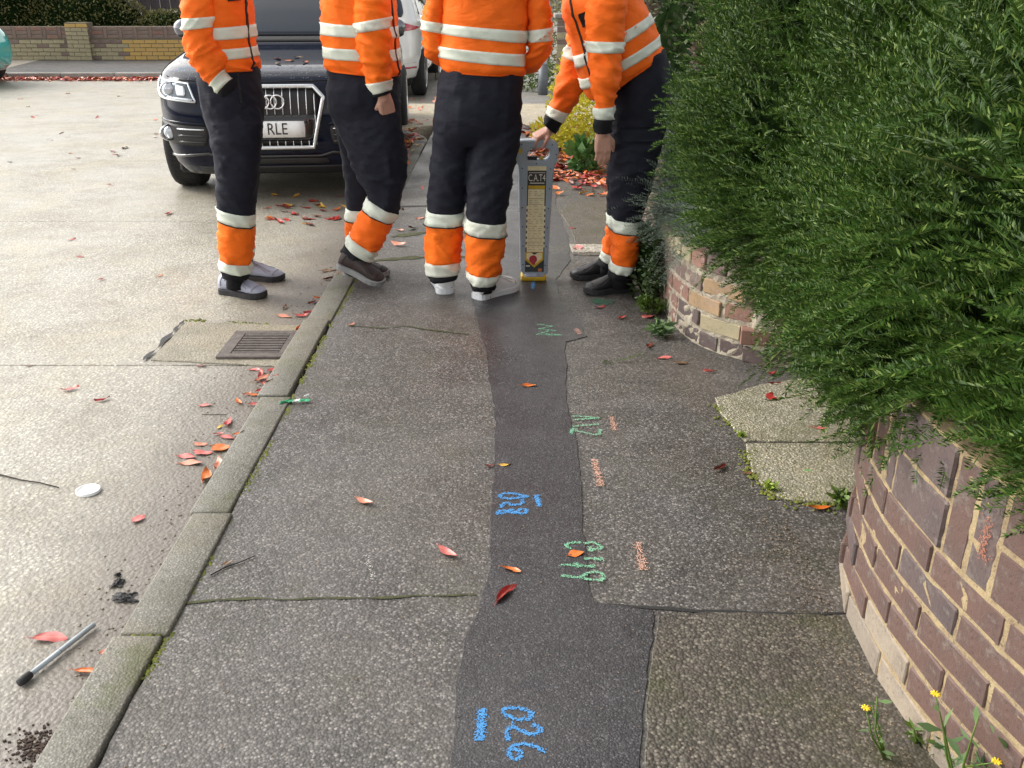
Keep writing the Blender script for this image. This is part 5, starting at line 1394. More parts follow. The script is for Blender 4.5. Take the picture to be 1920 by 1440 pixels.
for sg in (-1, 1):
    L("side_window", c.sidepatch(sg, [(1.75, 1.14), (2.75, 1.13), (2.65, 1.52), (2.25, 1.50)]), M_glass)
    L("side_window", c.sidepatch(sg, [(2.82, 1.13), (3.75, 1.15), (3.55, 1.49), (2.72, 1.52)]), M_glass)
    L("wiper", tube([Vector((sg * 0.55 - 0.2, c.fy(sg * .55 - .2, 1.13, .02), 1.13)), Vector((sg * .55 + .15, c.fy(sg * .55 + .15, 1.16, .02), 1.155))], 0.009, 6), M_blackpl)
    wheel(dark, sg * 0.795, 0.87, 0.36, 0.245, sg); wheel(dark, sg * 0.795, 3.68, 0.36, 0.245, sg)
    # headlamp: chrome rim, dark inner, reflectors and projector
    hb = [(sg * .50, .745), (sg * .845, .775), (sg * .868, .893), (sg * .55, .868)]
    if sg < 0: hb = [hb[1], hb[0], hb[3], hb[2]]
    hl = L("headlight", c.patch(hb, 0.006, 0.04, 18, 8, 0.10), M_lampin)
    L("rim", c.path([(sg * .50, .745), (sg * .845, .773), (sg * .872, .83), (sg * .868, .893), (sg * .55, .868)], 0.010, 0.008, 8, 8, True), M_lamp, hl)
    L("daylight_strip", c.path([(sg * .52, .758), (sg * .80, .783), (sg * .848, .80), (sg * .855, .875)], 0.016, 0.010, 8, 8), M_lens, hl)
    L("projector", ball((sg * .70, c.fy(.70, .825, .012), .825), 0.043, (1, .6, 1), 18, 12), M_lens, hl)
    L("projector_ring", tube([Vector((sg * .70 + .049 * math.cos(k * math.pi / 12), c.fy(.70 + .049 * math.cos(k * math.pi / 12), .825, .012), .825 + .049 * math.sin(k * math.pi / 12))) for k in range(25)], 0.007, 6, False), M_lamp, hl)
    L("reflector", c.patch([(sg * .57, .785), (sg * .64, .79), (sg * .65, .855), (sg * .575, .85)] if sg > 0 else [(sg * .64, .79), (sg * .57, .785), (sg * .575, .85), (sg * .65, .855)], 0.014, 0.01, 6, 6, 0.2), M_lamp, hl)
    # lower intake with fog lamp and blade
    ib = [(sg * .45, .435), (sg * .80, .45), (sg * .845, .60), (sg * .43, .585)]
    if sg < 0: ib = [ib[1], ib[0], ib[3], ib[2]]
    it = L("intake", c.patch(ib, 0.004, 0.03, 14, 6, 0.08), M_blackpl)
    L("intake_edge", c.path([(sg * .43, .592), (sg * .80, .612), (sg * .85, .59), (sg * .83, .47)], 0.006, 0.009, 8, 8), M_dark, it)
    for q in (0, 1, 2): L("blade", c.path([(sg * .46, .555 - .045 * q), (sg * .66, .558 - .045 * q)], 0.006, 0.007, 6, 6), M_blackgl if q else M_chrome_m, it)
    fy_ = c.fy(.735, .525, .012)
    fl = L("fog_light", ball((sg * .735, fy_, .525), .043, (1, .4, 1), 18, 10), M_lens, it)
    ft_ = tube([Vector((sg * .735 + .051 * math.cos(k * math.pi / 12), c.fy(.735 + .051 * math.cos(k * math.pi / 12), .525, .014), .525 + .051 * math.sin(k * math.pi / 12))) for k in range(25)], 0.009, 8, False)
    L("trim_ring", ft_, M_chrome, it)
    mr = L("door_mirror", ball((sg * 0.895, 1.62, 1.175), 0.075, (1.15, .72, .98), 20, 14), carpaint("mirror_shell_silver", (0.17, 0.18, 0.20), 0.22, 0.5, 0.3, 0.05))
    L("mirror_foot", tube([Vector((sg * .78, 1.66, 1.10)), Vector((sg * .88, 1.64, 1.125))], 0.03, 8), M_blackpl, mr)
    L("mirror_base", ball((sg * 0.890, 1.625, 1.125), 0.066, (1.15, .7, .5), 16, 8), M_blackpl, mr)
    L("bonnet_gap", tube([Vector((sg * .80, c.fy(.80, .94, .001), .94))] + [Vector((sg * (0.795 - 0.012 * k), 0.42 + 0.13 * k, 0.0)) for k in range(1, 7)] if False else [Vector((sg * x, c.fy(x, z, 0.0005), z)) for x, z in ((.60, .887), (.72, .905), (.80, .93), (.815, .96), (.805, 1.0), (.79, 1.05))], 0.004, 6), M_under)
L("bonnet_gap", c.path([(-.60, .887), (0, .875), (.60, .887)], 0.0005, 0.004, 14, 6), M_under)
# grille
gp_ = [(-.335, .848), (.335, .848), (.405, .775), (.315, .425), (-.315, .425), (-.405, .775)]
gr = L("grille", c.patch([(-.325, .43), (.325, .43), (.375, .84), (-.375, .84)], 0.003, 0.03, 10, 8), M_blackpl)
L("grille_frame", c.path(gp_, 0.018, 0.0155, 10, 10, True), M_chrome_m, gr)
def gx(z): return 0.315 + (min(z, .775) - .425) / .35 * .09
for k in range(-6, 7):
    x = k * 0.0565
    for za, zb in ((.655, .838), (.438, .470)):
        zt_ = zb if abs(x) < .33 else .80
        if abs(x) > gx((za + zt_) / 2) - 0.02: continue
        L("slat", c.path([(x, za), (x, zt_)], 0.012, 0.0042, 4, 6), M_chrome_m, gr)
L("plate_panel", c.patch([(-.345, .472), (.345, .472), (.365, .652), (-.365, .652)], 0.012, 0.02, 8, 4), M_blackgl, gr)
pl_ = L("number_plate", c.patch([(-.262, .498), (.262, .498), (.262, .612), (-.262, .612)], 0.024, 0.012, 8, 2, 0.02), M_plate)
tv, tf = text_mesh("RLE", 0.118, 0.0006)
tv = [Vector((0.064 + v.x * 0.80, c.fy(0, .555, 0.0255) - v.z, .555 + v.y)) for v in tv]
L("characters", (tv, tf), M_ink, pl_, False)
for k in range(4):
    x0_ = (k - 1.5) * 0.0535
    L("badge_ring", tube([Vector((x0_ + .0465 * math.cos(t * math.pi / 16), c.fy(0, .745, 0.026), .745 + .0465 * math.sin(t * math.pi / 16))) for t in range(33)], 0.0062, 8, False), M_chrome)
L("bumper_blade", c.path([(-.80, .345), (-.45, .385), (-.36, .36), (.36, .36), (.45, .385), (.80, .345)], 0.004, 0.012, 8, 8), M_blackgl)
L("lower_grille", c.patch([(-.42, .30), (.42, .30), (.40, .345), (-.40, .345)], 0.004, 0.02, 10, 3), M_blackpl)
L("valance", c.patch([(-.72, .225), (.72, .225), (.76, .285), (-.76, .285)], 0.006, 0.02, 12, 3), M_blackpl)

# ---- white hatchback ahead of it, seen from behind
WC = (-2.15, 13.6, ROAD)
M_whitep = carpaint("white_paint", (0.66, 0.66, 0.64), 0.22, 0.0, 1.0, 0.10)
white = thing("parked_car", "white hatchback seen from behind with red rear lamp", "car", WC)
def W(n, vf, m, parent=None, smooth=True): return add(n, vf[0], vf[1], m, parent or white, smooth, False)
c2 = Car([(0.24, .16, 4.15, .78), (0.30, .06, 4.22, .85), (0.42, 0.0, 4.28, .875), (0.55, -.01, 4.30, .885), (0.70, .03, 4.30, .885), (0.80, .06, 4.25, .885), (0.88, .085, 4.0, .88), (0.95, .11, 3.5, .875), (1.02, .15, 3.1, .86), (1.06, .20, 2.9, .84), (1.20, .36, 2.72, .79), (1.32, .50, 2.5, .74), (1.40, .62, 2.3, .69), (1.455, .85, 2.05, .60), (1.475, 1.1, 1.8, .45)], 5.5)
V, F = c2.shell(); V, F = wells(V, F, [(0.78, 0.325), (3.36, 0.325)], 0.885)
W("body", (V, F), M_whitep)
W("underbody", box((0, 2.1, 0.27), (1.45, 3.7, 0.18), 0.03), M_under)
W("rear_window", c2.patch([(-.66, 1.085), (.66, 1.085), (.58, 1.36), (-.58, 1.36)], 0.006, 0.02, 20, 10, 0.06), M_glass)
W("boot_gap", c2.path([(-.62, .62), (.62, .62)], 0.001, 0.005, 14, 6), M_under)
W("bumper_crease", c2.path([(-.80, .50), (0, .46), (.80, .50)], 0.004, 0.006, 12, 6), M_whitep)
W("valance", c2.patch([(-.70, .25), (.70, .25), (.78, .32), (-.78, .32)], 0.006, 0.02, 12, 3), M_blackpl)
W("number_plate", c2.patch([(-.26, .70), (.26, .70), (.26, .81), (-.26, .81)], 0.010, 0.012, 6, 2), plain("yellow_number_plate", (0.75, 0.55, 0.05), 0.4))
for sg in (-1, 1):
    tb = [(sg * .57, .905), (sg * .80, .925), (sg * .868, .955), (sg * .60, 1.035)] if sg > 0 else [(sg * .80, .925), (sg * .57, .905), (sg * .60, 1.035), (sg * .868, .955)]
    tl = W("tail_light", c2.patch(tb, 0.010, 0.03, 12, 8, 0.15), M_redlamp)
    W("reflector", c2.patch([(min(sg * .66, sg * .80), .42), (max(sg * .66, sg * .80), .42), (max(sg * .66, sg * .80), .445), (min(sg * .66, sg * .80), .445)], 0.006, 0.01, 6, 2), M_redlamp)
    W("side_window", c2.sidepatch(sg, [(0.75, 1.12), (1.55, 1.07), (1.65, 1.38), (1.1, 1.38)]), M_glass)
    W("side_window", c2.sidepatch(sg, [(1.62, 1.07), (2.55, 1.07), (2.2, 1.38), (1.72, 1.38)]), M_glass)
    W("door_gap", tube([Vector((sg * c2.sx(1.6, z, 0.001), 1.6, z)) for z in (.35, .6, .85, 1.06)], 0.005, 6), M_under)
    wheel(white, sg * 0.785, 0.78, 0.325, 0.21, sg, 12); wheel(white, sg * 0.785, 3.36, 0.325, 0.21, sg, 12)

# ---- turquoise car at the far kerb, only its tail in view
M_teal = carpaint("turquoise_paint", (0.05, 0.42, 0.40), 0.2, 0.0, 1.0, 0.08)
teal = thing("parked_car", "small turquoise car parked by the far kerb, cut off by the picture edge", "car", (-8.15, 15.72, ROAD), R(90))
def T(n, vf, m, parent=None, smooth=True): return add(n, vf[0], vf[1], m, parent or teal, smooth, False)
c3 = Car([(0.22, .14, 3.5, .72), (0.30, .05, 3.56, .78), (0.45, 0.0, 3.60, .81), (0.62, 0.0, 3.60, .815), (0.76, .05, 3.56, .81), (0.85, .12, 3.3, .80), (0.92, .18, 2.95, .78), (1.0, .25, 2.8, .75), (1.2, .45, 2.55, .69), (1.35, .65, 2.3, .62), (1.42, .9, 2.0, .5), (1.445, 1.1, 1.8, .38)], 4.5)
V, F = c3.shell(); V, F = wells(V, F, [(0.62, 0.29), (2.95, 0.29)], 0.815)
T("body", (V, F), M_teal)
T("underbody", box((0, 1.8, 0.26), (1.35, 3.0, 0.16), 0.03), M_under)
T("rear_window", c3.patch([(-.55, .98), (.55, .98), (.5, 1.3), (-.5, 1.3)], 0.006, 0.02, 16, 8, 0.06), M_glass)
for sg in (-1, 1):
    T("tail_light", c3.patch([(min(sg * .58, sg * .74), .72), (max(sg * .58, sg * .74), .72), (max(sg * .58, sg * .74), .88), (min(sg * .58, sg * .74), .88)], 0.008, 0.02, 8, 6, 0.1), M_redlamp)
    T("side_window", c3.sidepatch(sg, [(0.7, 1.0), (1.5, .96), (1.6, 1.32), (1.0, 1.32)]), M_glass)
    T("side_window", c3.sidepatch(sg, [(1.56, .96), (2.6, .98), (2.15, 1.32), (1.66, 1.32)]), M_glass)
    wheel(teal, sg * 0.72, 0.62, 0.29, 0.18, sg, 8); wheel(teal, sg * 0.72, 2.95, 0.29, 0.18, sg, 8)
# ------------------------------------------------------------------ the cable locator
LD = 4.72
M_locgrey = plain("blue_grey_plastic", (0.33, 0.41, 0.48), 0.45, vary=0.07, scale=14, bump=0.06)
M_locdark = plain("dark_label", (0.035, 0.042, 0.045), 0.5, vary=0.15)
M_locyel = plain("yellow_plastic", (0.62, 0.42, 0.02), 0.5, vary=0.1)
M_loccream = plain("cream_label", (0.82, 0.77, 0.50), 0.6, vary=0.08, scale=40)
M_locred = plain("red_print", (0.42, 0.03, 0.05), 0.5)
M_locwhite = plain("white_print", (0.78, 0.76, 0.66), 0.5)
M_locink = plain("grey_brown_print", (0.30, 0.27, 0.15), 0.6)
lb = P(1000, 524, LD)
loc = thing("cable_locator", "blue-grey cable locator with yellow foot held upright on the dark tarmac strip", "locator", (lb.x, lb.y, 0))
LS = FOC / (LD * CT + (CAM_H - 0.35) * ST)
def lc(x, y):
    """a point of the front face in the photo -> metres in the instrument's own upright plane"""
    p = P(x, y, LD); return (p.x, p.z)
def cz(v): return [lc(940 + a / 4.5, 230 + b / 4.5) for a, b in v]
def upright(vf, y, z0=0.0):
    return [Vector((v.x, y - v.z, v.y)) for v in vf[0]], vf[1]
def smoothpoly(p, it=2):
    for _ in range(it):
        q = []
        for a, b in zip(p, p[1:] + p[:1]):
            q.append((a[0] * .75 + b[0] * .25, a[1] * .75 + b[1] * .25)); q.append((a[0] * .25 + b[0] * .75, a[1] * .25 + b[1] * .75))
        p = q
    return p
outer = cz([(175, 1296), (168, 1000), (163, 600), (160, 400), (150, 330), (116, 262), (112, 215), (122, 178), (150, 158), (250, 154), (400, 154), (438, 166), (462, 196), (470, 250), (452, 310), (430, 360), (420, 440), (405, 700), (392, 900), (380, 1100), (371, 1296)])
hole = cz([(208, 318), (202, 265), (214, 225), (240, 196), (280, 190), (380, 192), (412, 208), (426, 245), (418, 285), (385, 318), (355, 325), (230, 325)])
V, F = upright(curve_mesh([smoothpoly(outer, 1), smoothpoly(hole, 2)], 0.024, 0.010, 2), LD)
add("casing", V, F, M_locgrey, loc, False)
def plate(name, poly, m, front, th=0.003, parent=loc, sm=0):
    q = cz(poly); q = smoothpoly(q, sm) if sm else q
    V, F = upright(curve_mesh([q], th / 2), LD - 0.034 - front)
    return add(name, V, F, m, parent, False)
def dash(x0, y0, x1, y1, m, front, parent):
    return plate("print_line", [(x0, y0), (x1, y0), (x1, y1), (x0, y1)], m, front, 0.0012, parent)
plate("label_strip", [(222, 356), (378, 356), (378, 392), (222, 392)], M_loccream, 0.003)
db = plate("label_panel", [(222, 394), (378, 394), (356, 1242), (198, 1242)], M_locdark, 0.001)
plate("title_panel", [(222, 396), (378, 396), (375, 515), (223, 515)], M_locdark, 0.0035)
plate("yellow_strip", [(227, 518), (367, 518), (366, 546), (227, 546)], M_locyel, 0.0042)
ins = plate("instruction_label", [(226, 549), (364, 549), (352, 1074), (212, 1074)], M_loccream, 0.0042)
rr = random.Random(3)
lines = []
def q_(x0, y0, x1, y1):
    a = cz([(x0, y0), (x1, y0), (x1, y1), (x0, y1)]); return upright(curve_mesh([a], 0.0005), LD - 0.034 - 0.0064)
y = 566
while y < 1066:
    off = (y - 549) / 525 * 13
    if rr.random() < 0.22: lines.append(q_(230 - off, y, 358 - off, y + 3)); y += 15; continue
    x = 234 - off
    while x < 345 - off:
        w = rr.uniform(8, 34); lines.append(q_(x, y, min(x + w, 352 - off), y + 2.6)); x += w + rr.uniform(12, 34)
    y += rr.choice((15, 18, 26))
V, F = join(lines); add("fine_print", V, F, M_locink, ins, False)
for k in range(8):
    yy = 690 + k * 46; o = (yy - 549) / 525 * 13
    plate("label_tab", [(214 - o, yy), (228 - o, yy), (228 - o, yy + 24), (214 - o, yy + 24)], M_loccream, 0.0038)
    plate("label_tab", [(362 - o, yy), (374 - o, yy), (374 - o, yy + 24), (362 - o, yy + 24)], M_loccream, 0.0038)
vv = plate("yellow_chevron", [(200, 1076), (355, 1076), (353, 1140), (276, 1205), (199, 1140)], M_locyel, 0.004)
plate("pale_chevron", [(212, 1082), (342, 1082), (340, 1128), (276, 1180), (212, 1128)], M_loccream, 0.0055)
plate("black_notch", [(248, 1078), (310, 1078), (278, 1096)], M_locdark, 0.0068)
plate("red_emblem", [(232, 1135), (240, 1112), (262, 1100), (286, 1104), (300, 1125), (298, 1150), (284, 1164), (282, 1180), (258, 1180), (256, 1164), (240, 1155)], M_locred, 0.0070, sm=2)
plate("orange_mark", [(308, 1214), (340, 1214), (340, 1238), (308, 1238)], plain("orange_print", (0.6, 0.2, 0.06), 0.5), 0.0035)
plate("white_mark", [(206, 1188), (240, 1188), (240, 1196), (206, 1196)], M_locwhite, 0.0035)
t0_, t1_ = lc(940 + 228 / 4.5, 230 + 455 / 4.5), lc(940 + 370 / 4.5, 230 + 455 / 4.5)
tv, tf = text_mesh("C.A.T4", 0.044, 0.0006); xs = [v.x for v in tv]; ks = (t1_[0] - t0_[0]) / (max(xs) - min(xs)); ym = (max(v.y for v in tv) + min(v.y for v in tv)) / 2
hz_ = (max(v.y for v in tv) - min(v.y for v in tv)); kz = 0.0118 * 1.05 / hz_ * 1.25
kz = (lc(990, 230 + 424 / 4.5)[1] - lc(990, 230 + 482 / 4.5)[1]) / hz_
tv = [Vector(((t0_[0] + t1_[0]) / 2 + (v.x - (max(xs) + min(xs)) / 2) * ks, LD - 0.034 - 0.0062 - v.z, t0_[1] + 0.002 + (v.y - ym) * kz)) for v in tv]
add("lettering", tv, tf, M_locwhite, loc, False)
plate("white_rule", [(232, 408), (368, 408), (368, 412), (232, 412)], M_locwhite, 0.0055); plate("white_rule", [(240, 494), (362, 494), (362, 500), (240, 500)], M_locwhite, 0.0055)
plate("small_badge", [(140, 216), (184, 208), (158, 262)], M_locyel, 0.001)
for (a, b) in [(170, 175), (428, 178), (120, 240), (460, 258), (294, 336), (175, 375), (414, 380), (176, 540), (405, 546), (178, 704), (396, 712), (180, 866), (387, 872), (182, 1026), (377, 1030), (182, 1182), (368, 1188)]:
    p = lc(940 + a / 4.5, 230 + b / 4.5); V, F = tube([Vector((p[0], LD - 0.033, p[1])), Vector((p[0], LD - 0.0365, p[1]))], 0.0032, 8); add("screw", V, F, M_ink, loc, False)
k0, k1 = lc(940 + 218 / 4.5, 230 + 312 / 4.5), lc(940 + 300 / 4.5, 230 + 280 / 4.5)
V, F = join([box(((k0[0] + k1[0]) / 2, LD - 0.01, (k0[1] + k1[1]) / 2), (k1[0] - k0[0], 0.03, k1[1] - k0[1]), 0.003)] + [box((k0[0] + (k1[0] - k0[0]) * (q + .5) / 4, LD - 0.028, k1[1]), (0.007, 0.012, 0.008), 0.002) for q in range(4)])
add("control_knob", V, F, M_ink, loc, False)
plate("warning_triangle", [(308, 318), (336, 272), (362, 312)], M_locyel, -0.02, 0.006)
ya, yb = lc(940 + 196 / 4.5, 230 + 1275 / 4.5), lc(940 + 348 / 4.5, 230 + 1275 / 4.5)
V, F = tube([Vector((ya[0], LD - 0.032, ya[1])), Vector((yb[0], LD - 0.032, yb[1]))], 0.0135, 14); add("bubble_tube", V, F, plain("pale_blue_tube", (0.36, 0.44, 0.58), 0.3, vary=0.25, scale=40), loc)
a, b = lc(940 + 163 / 4.5, 230 + 1305 / 4.5), lc(940 + 377 / 4.5, 230 + 1305 / 4.5)
V, F = box(((a[0] + b[0]) / 2, LD, 0.018), (b[0] - a[0], 0.092, 0.032), 0.011, None, 3); add("foot", V, F, M_locyel, loc)
a2, b2 = lc(940 + 178 / 4.5, 230 + 1290 / 4.5), lc(940 + 368 / 4.5, 230 + 1290 / 4.5)
V, F = box(((a2[0] + b2[0]) / 2, LD, 0.045), (b2[0] - a2[0], 0.066, 0.03), 0.006, None, 2); add("foot_collar", V, F, M_locgrey, loc)

# ------------------------------------------------------------------ chalk and spray marks: specks of paint caught on the chippings
def markmat(name, col): return plain(name, col, 0.85, vary=0.15, scale=60)
M_blue = markmat("blue_marker_paint", (0.055, 0.24, 0.54)); M_green = markmat("green_marker_paint", (0.17, 0.42, 0.26))
M_pinkm = markmat("pale_orange_paint", (0.62, 0.34, 0.25)); M_white = markmat("white_scuff", (0.55, 0.54, 0.5)); M_dkgreen = markmat("dark_green_paint", (0.03, 0.14, 0.08))
def specks(strokes, w, dens, seed, z, smin=0.0007, smax=0.0019):
    rg = np.random.default_rng(seed); V, F = [], []
    for st in strokes:
        pts = [G(x, y, z) for x, y in st]
        for a, b in zip(pts, pts[1:]):
            L_s = (b - a).length; t = (b - a).normalized(); nn = Vector((-t.y, t.x, 0))
            for k in range(max(2, int(L_s * dens))):
                p = a.lerp(b, rg.random()) + nn * rg.normal() * 0.38 * w + t * rg.normal() * 0.0012
                if noise.noise(Vector((p.x * 260, p.y * 260, seed))) < -0.12 + 0.10 * noise.noise(Vector((p.x * 60, p.y * 60, seed + 5))): continue
                r = rg.uniform(smin, smax); n = len(V); m = 5; ph = rg.random() * 6
                for q in range(m):
                    wq = ph + q * 2 * math.pi / m; rr_ = r * rg.uniform(0.6, 1.3); V.append((p.x + math.cos(wq) * rr_, p.y + math.sin(wq) * rr_, z + 0.0002 * rg.random()))
                F.append(tuple(range(n, n + m)))
    return V, F
def mark(name, label, digits, w, dens, mat, seed, z=0.0048, cat="marking", group=None, **kw):
    pts = [p for d in digits.values() for s_ in d for p in s_] if isinstance(digits, dict) else [p for s_ in digits for p in s_]
    cx, cy = sum(p[0] for p in pts) / len(pts), sum(p[1] for p in pts) / len(pts)
    if isinstance(digits, dict):
        root = thing(name, label, cat, G(cx, cy), 0, group)
        for i, (k, d) in enumerate(digits.items()):
            V, F = specks(d, w, dens, seed + i, z, **kw); add(k.split('#')[0], V, F, mat, root, False)
        return root
    V, F = specks(digits, w, dens, seed, z, **kw); o = add(name, V, F, mat, None, False); return props(o, label, cat, group)
c6 = lambda v: [(640 + a / 3, 960 + b / 3) for a, b in v]
c7 = lambda v: [(760 + a / 2.824, 540 + b / 2.824) for a, b in v]
mark("chalk_number", "blue hand-drawn figures 026 on the dark tarmac strip nearest the camera", {
    "digit#0": [c6([(905, 1118), (930, 1100), (985, 1100), (1040, 1112), (1078, 1138), (1060, 1162), (1000, 1168), (940, 1150), (905, 1118)])],
    "point": [c6([(958, 1186), (968, 1192)])],
    "digit#2": [c6([(1075, 1195), (1110, 1205), (1128, 1228), (1100, 1248), (1050, 1248), (1010, 1228), (980, 1212), (945, 1214), (928, 1238), (938, 1286)])],
    "digit#6": [c6([(1145, 1346), (1080, 1312), (1010, 1302), (960, 1318), (940, 1350), (958, 1385), (995, 1390), (1012, 1362), (1000, 1338), (965, 1330)])]}, 0.0075, 5200, M_blue, 100, smin=0.0007, smax=0.0018)
mark("chalk_dash", "thick blue dash beside the figures nearest the camera", [c6([(796, 1105), (778, 1285)])], 0.0135, 11000, M_blue, 110)
mark("chalk_number", "smaller blue figures on the dark tarmac strip farther along, near a yellow leaf", {
    "digit#0": [c7([(495, 1102), (520, 1085), (580, 1088), (652, 1104), (600, 1110), (540, 1116), (495, 1102)])],
    "digit#2": [c7([(622, 1118), (618, 1142), (568, 1150), (530, 1134), (512, 1150), (508, 1164)])],
    "digit#8": [c7([(645, 1172), (640, 1192), (598, 1192), (560, 1172), (520, 1192), (482, 1196), (492, 1180), (536, 1176), (575, 1194), (612, 1170), (645, 1172)])]}, 0.0085, 4600, M_blue, 120)
mark("chalk_dash", "short bright blue dash beside the smaller blue figures", [c7([(692, 1094), (712, 1156)])], 0.012, 8000, M_blue, 130)
mark("chalk_number", "large green chalk figures straddling the edge of the dark strip", {
    "digit#9": [c6([(1345, 170), (1285, 172), (1256, 188), (1290, 206)]), c6([(1362, 175), (1425, 170), (1468, 200), (1395, 216), (1400, 192)])],
    "digit#1": [c6([(1370, 260), (1476, 266)])],
    "digit#4": [c6([(1232, 295), (1425, 305)]), c6([(1320, 283), (1332, 312)])],
    "digit#p": [c6([(1232, 355), (1332, 368), (1390, 340), (1445, 334), (1480, 360), (1470, 382), (1372, 378), (1358, 358)])]}, 0.0075, 3600, M_green, 140)
mark("chalk_number", "faint green chalk figures at the right edge of the dark strip", {
    "digit#1": [c7([(884, 676), (1028, 686)]), c7([(890, 696), (1026, 690)])],
    "digit#b": [c7([(885, 732), (1026, 720)])],
    "digit#2": [c7([(872, 766), (888, 742), (905, 750)]), c7([(876, 774), (888, 752), (1000, 776), (1032, 772), (1030, 746)])]}, 0.0085, 2600, M_green, 150)
mark("chalk_number", "small scribbled green chalk figures in front of the locator", {
    "digit#4": [c7([(700, 192), (780, 202), (705, 216), (800, 226)])],
    "digit#9": [c7([(720, 236), (826, 250), (694, 246), (760, 226)])]}, 0.010, 2300, M_green, 160)
for k, (s_, lab) in enumerate([(c7([(1090, 682), (1112, 752)]), "short pale orange paint dash beside the faint green figures"), (c7([(998, 905), (1036, 1046)]), "middle pale orange paint dash on the grey tarmac"), (c6([(1664, 168), (1700, 326)]), "pale orange paint dash nearest the camera, beside the large green figures"), (c7([(905, 215), (925, 245)]), "tiny pale pink paint dab beside the scribbled green figures")]):
    mark("paint_dash", lab, [s_], 0.017, 4200, M_pinkm, 170 + k, cat="marking", smin=0.0006, smax=0.0018)
mark("paint_dash", "bright blue paint dash below the locator's yellow foot", [[(1001, 527), (999, 541)]], 0.012, 6000, M_blue, 180)
mark("paint_smear", "dark green paint smear under the black shoes", [[(1108, 561), (1150, 566)], [(1112, 566), (1140, 569)]], 0.04, 3500, M_dkgreen, 181, smin=0.001, smax=0.004)
mark("white_scuff", "faint white scuff on the tarmac beyond the faint green figures", [c7([(985, 545), (1040, 545)])], 0.02, 900, M_white, 182)
mark("white_scuff", "faint white streak on the tarmac left of the strip", [c6([(140, 240), (170, 340), (178, 390)])], 0.008, 700, M_white, 183)
# an orange dab on the near wall's face
op = near_path
M_dab = markmat("orange_spray", (0.36, 0.14, 0.085))
dabs = [([], []), ([], [])]
rg = np.random.default_rng(9)
for k in range(520):
    u = rg.normal(); px_, py_ = 1853 + 6 * rg.normal() * 0.6, rg.uniform(965, 1052)
    V, F = dabs[int(py_ > 1010)]
    if py_ > 1010: px_ -= 6
    # meet the wall's face
    r_ = ray(px_, py_); lo, hi = 0.4, 3.0
    best = None
    for s_ in np.linspace(0, op.L, 300):
        p, t = op.at(s_); dd = abs(p.x / p.y - r_.x / r_.y)
        if p.y > 0.3 and (best is None or dd < best[0]): best = (dd, p, t)
    p, t = best[1], best[2]; nn = Vector((-t.y, t.x, 0)); z = CAM_H + r_.z / r_.y * p.y
    c0 = Vector((p.x, p.y, z)) + nn * 0.003 + t * rg.normal() * 0.006; n = len(V); rad = rg.uniform(0.0006, 0.0017)
    for q in range(5): V.append(c0 + t * math.cos(q * 1.2566) * rad + Vector((0, 0, math.sin(q * 1.2566) * rad)))
    F.append(tuple(range(n, n + 5)))
dab = thing("paint_dab", "small orange spray mark on the purple brick wall", "marking", sum(dabs[0][0], Vector()) / len(dabs[0][0]))
for V, F in dabs: add("dab", V, F, M_dab, dab, False, kind='stuff')

# ------------------------------------------------------------------ fallen leaves
LC = {'red': ((0.40, 0.035, 0.03), (0.30, 0.02, 0.02)), 'dark': ((0.16, 0.02, 0.015), (0.09, 0.015, 0.012)), 'pink': ((0.55, 0.16, 0.14), (0.48, 0.10, 0.10)), 'orange': ((0.60, 0.16, 0.02), (0.50, 0.10, 0.02)),
      'yellow': ((0.60, 0.36, 0.05), (0.5, 0.28, 0.05)), 'brown': ((0.16, 0.09, 0.04), (0.10, 0.055, 0.03)), 'salmon': ((0.60, 0.26, 0.17), (0.52, 0.18, 0.12)), 'green': ((0.07, 0.20, 0.05), (0.12, 0.26, 0.08))}
LM = {}
for k, (a, b_) in LC.items():
    b = MB(k + "_leaf"); n = b.noise(22, 5, 0.7)
    col = b.mix(b.ramp(n, [(0.35, 0.0), (0.68, 1.0)]), a, b_)
    col = b.mix(b.ramp(b.noise(70, 3), [(0.62, 0.0), (0.7, 0.7)]), col, tuple(x * 0.25 for x in a))
    yv = b.sep(b.tc.outputs['Object'])[1]
    col = b.mix(b.ramp(b.math('ABSOLUTE', yv), [(0.0, 0.35), (0.035, 0.0)]), col, (0.55, 0.3, 0.15))
    b.set(Base_Color=col, Roughness=0.38); LM[k] = b.m
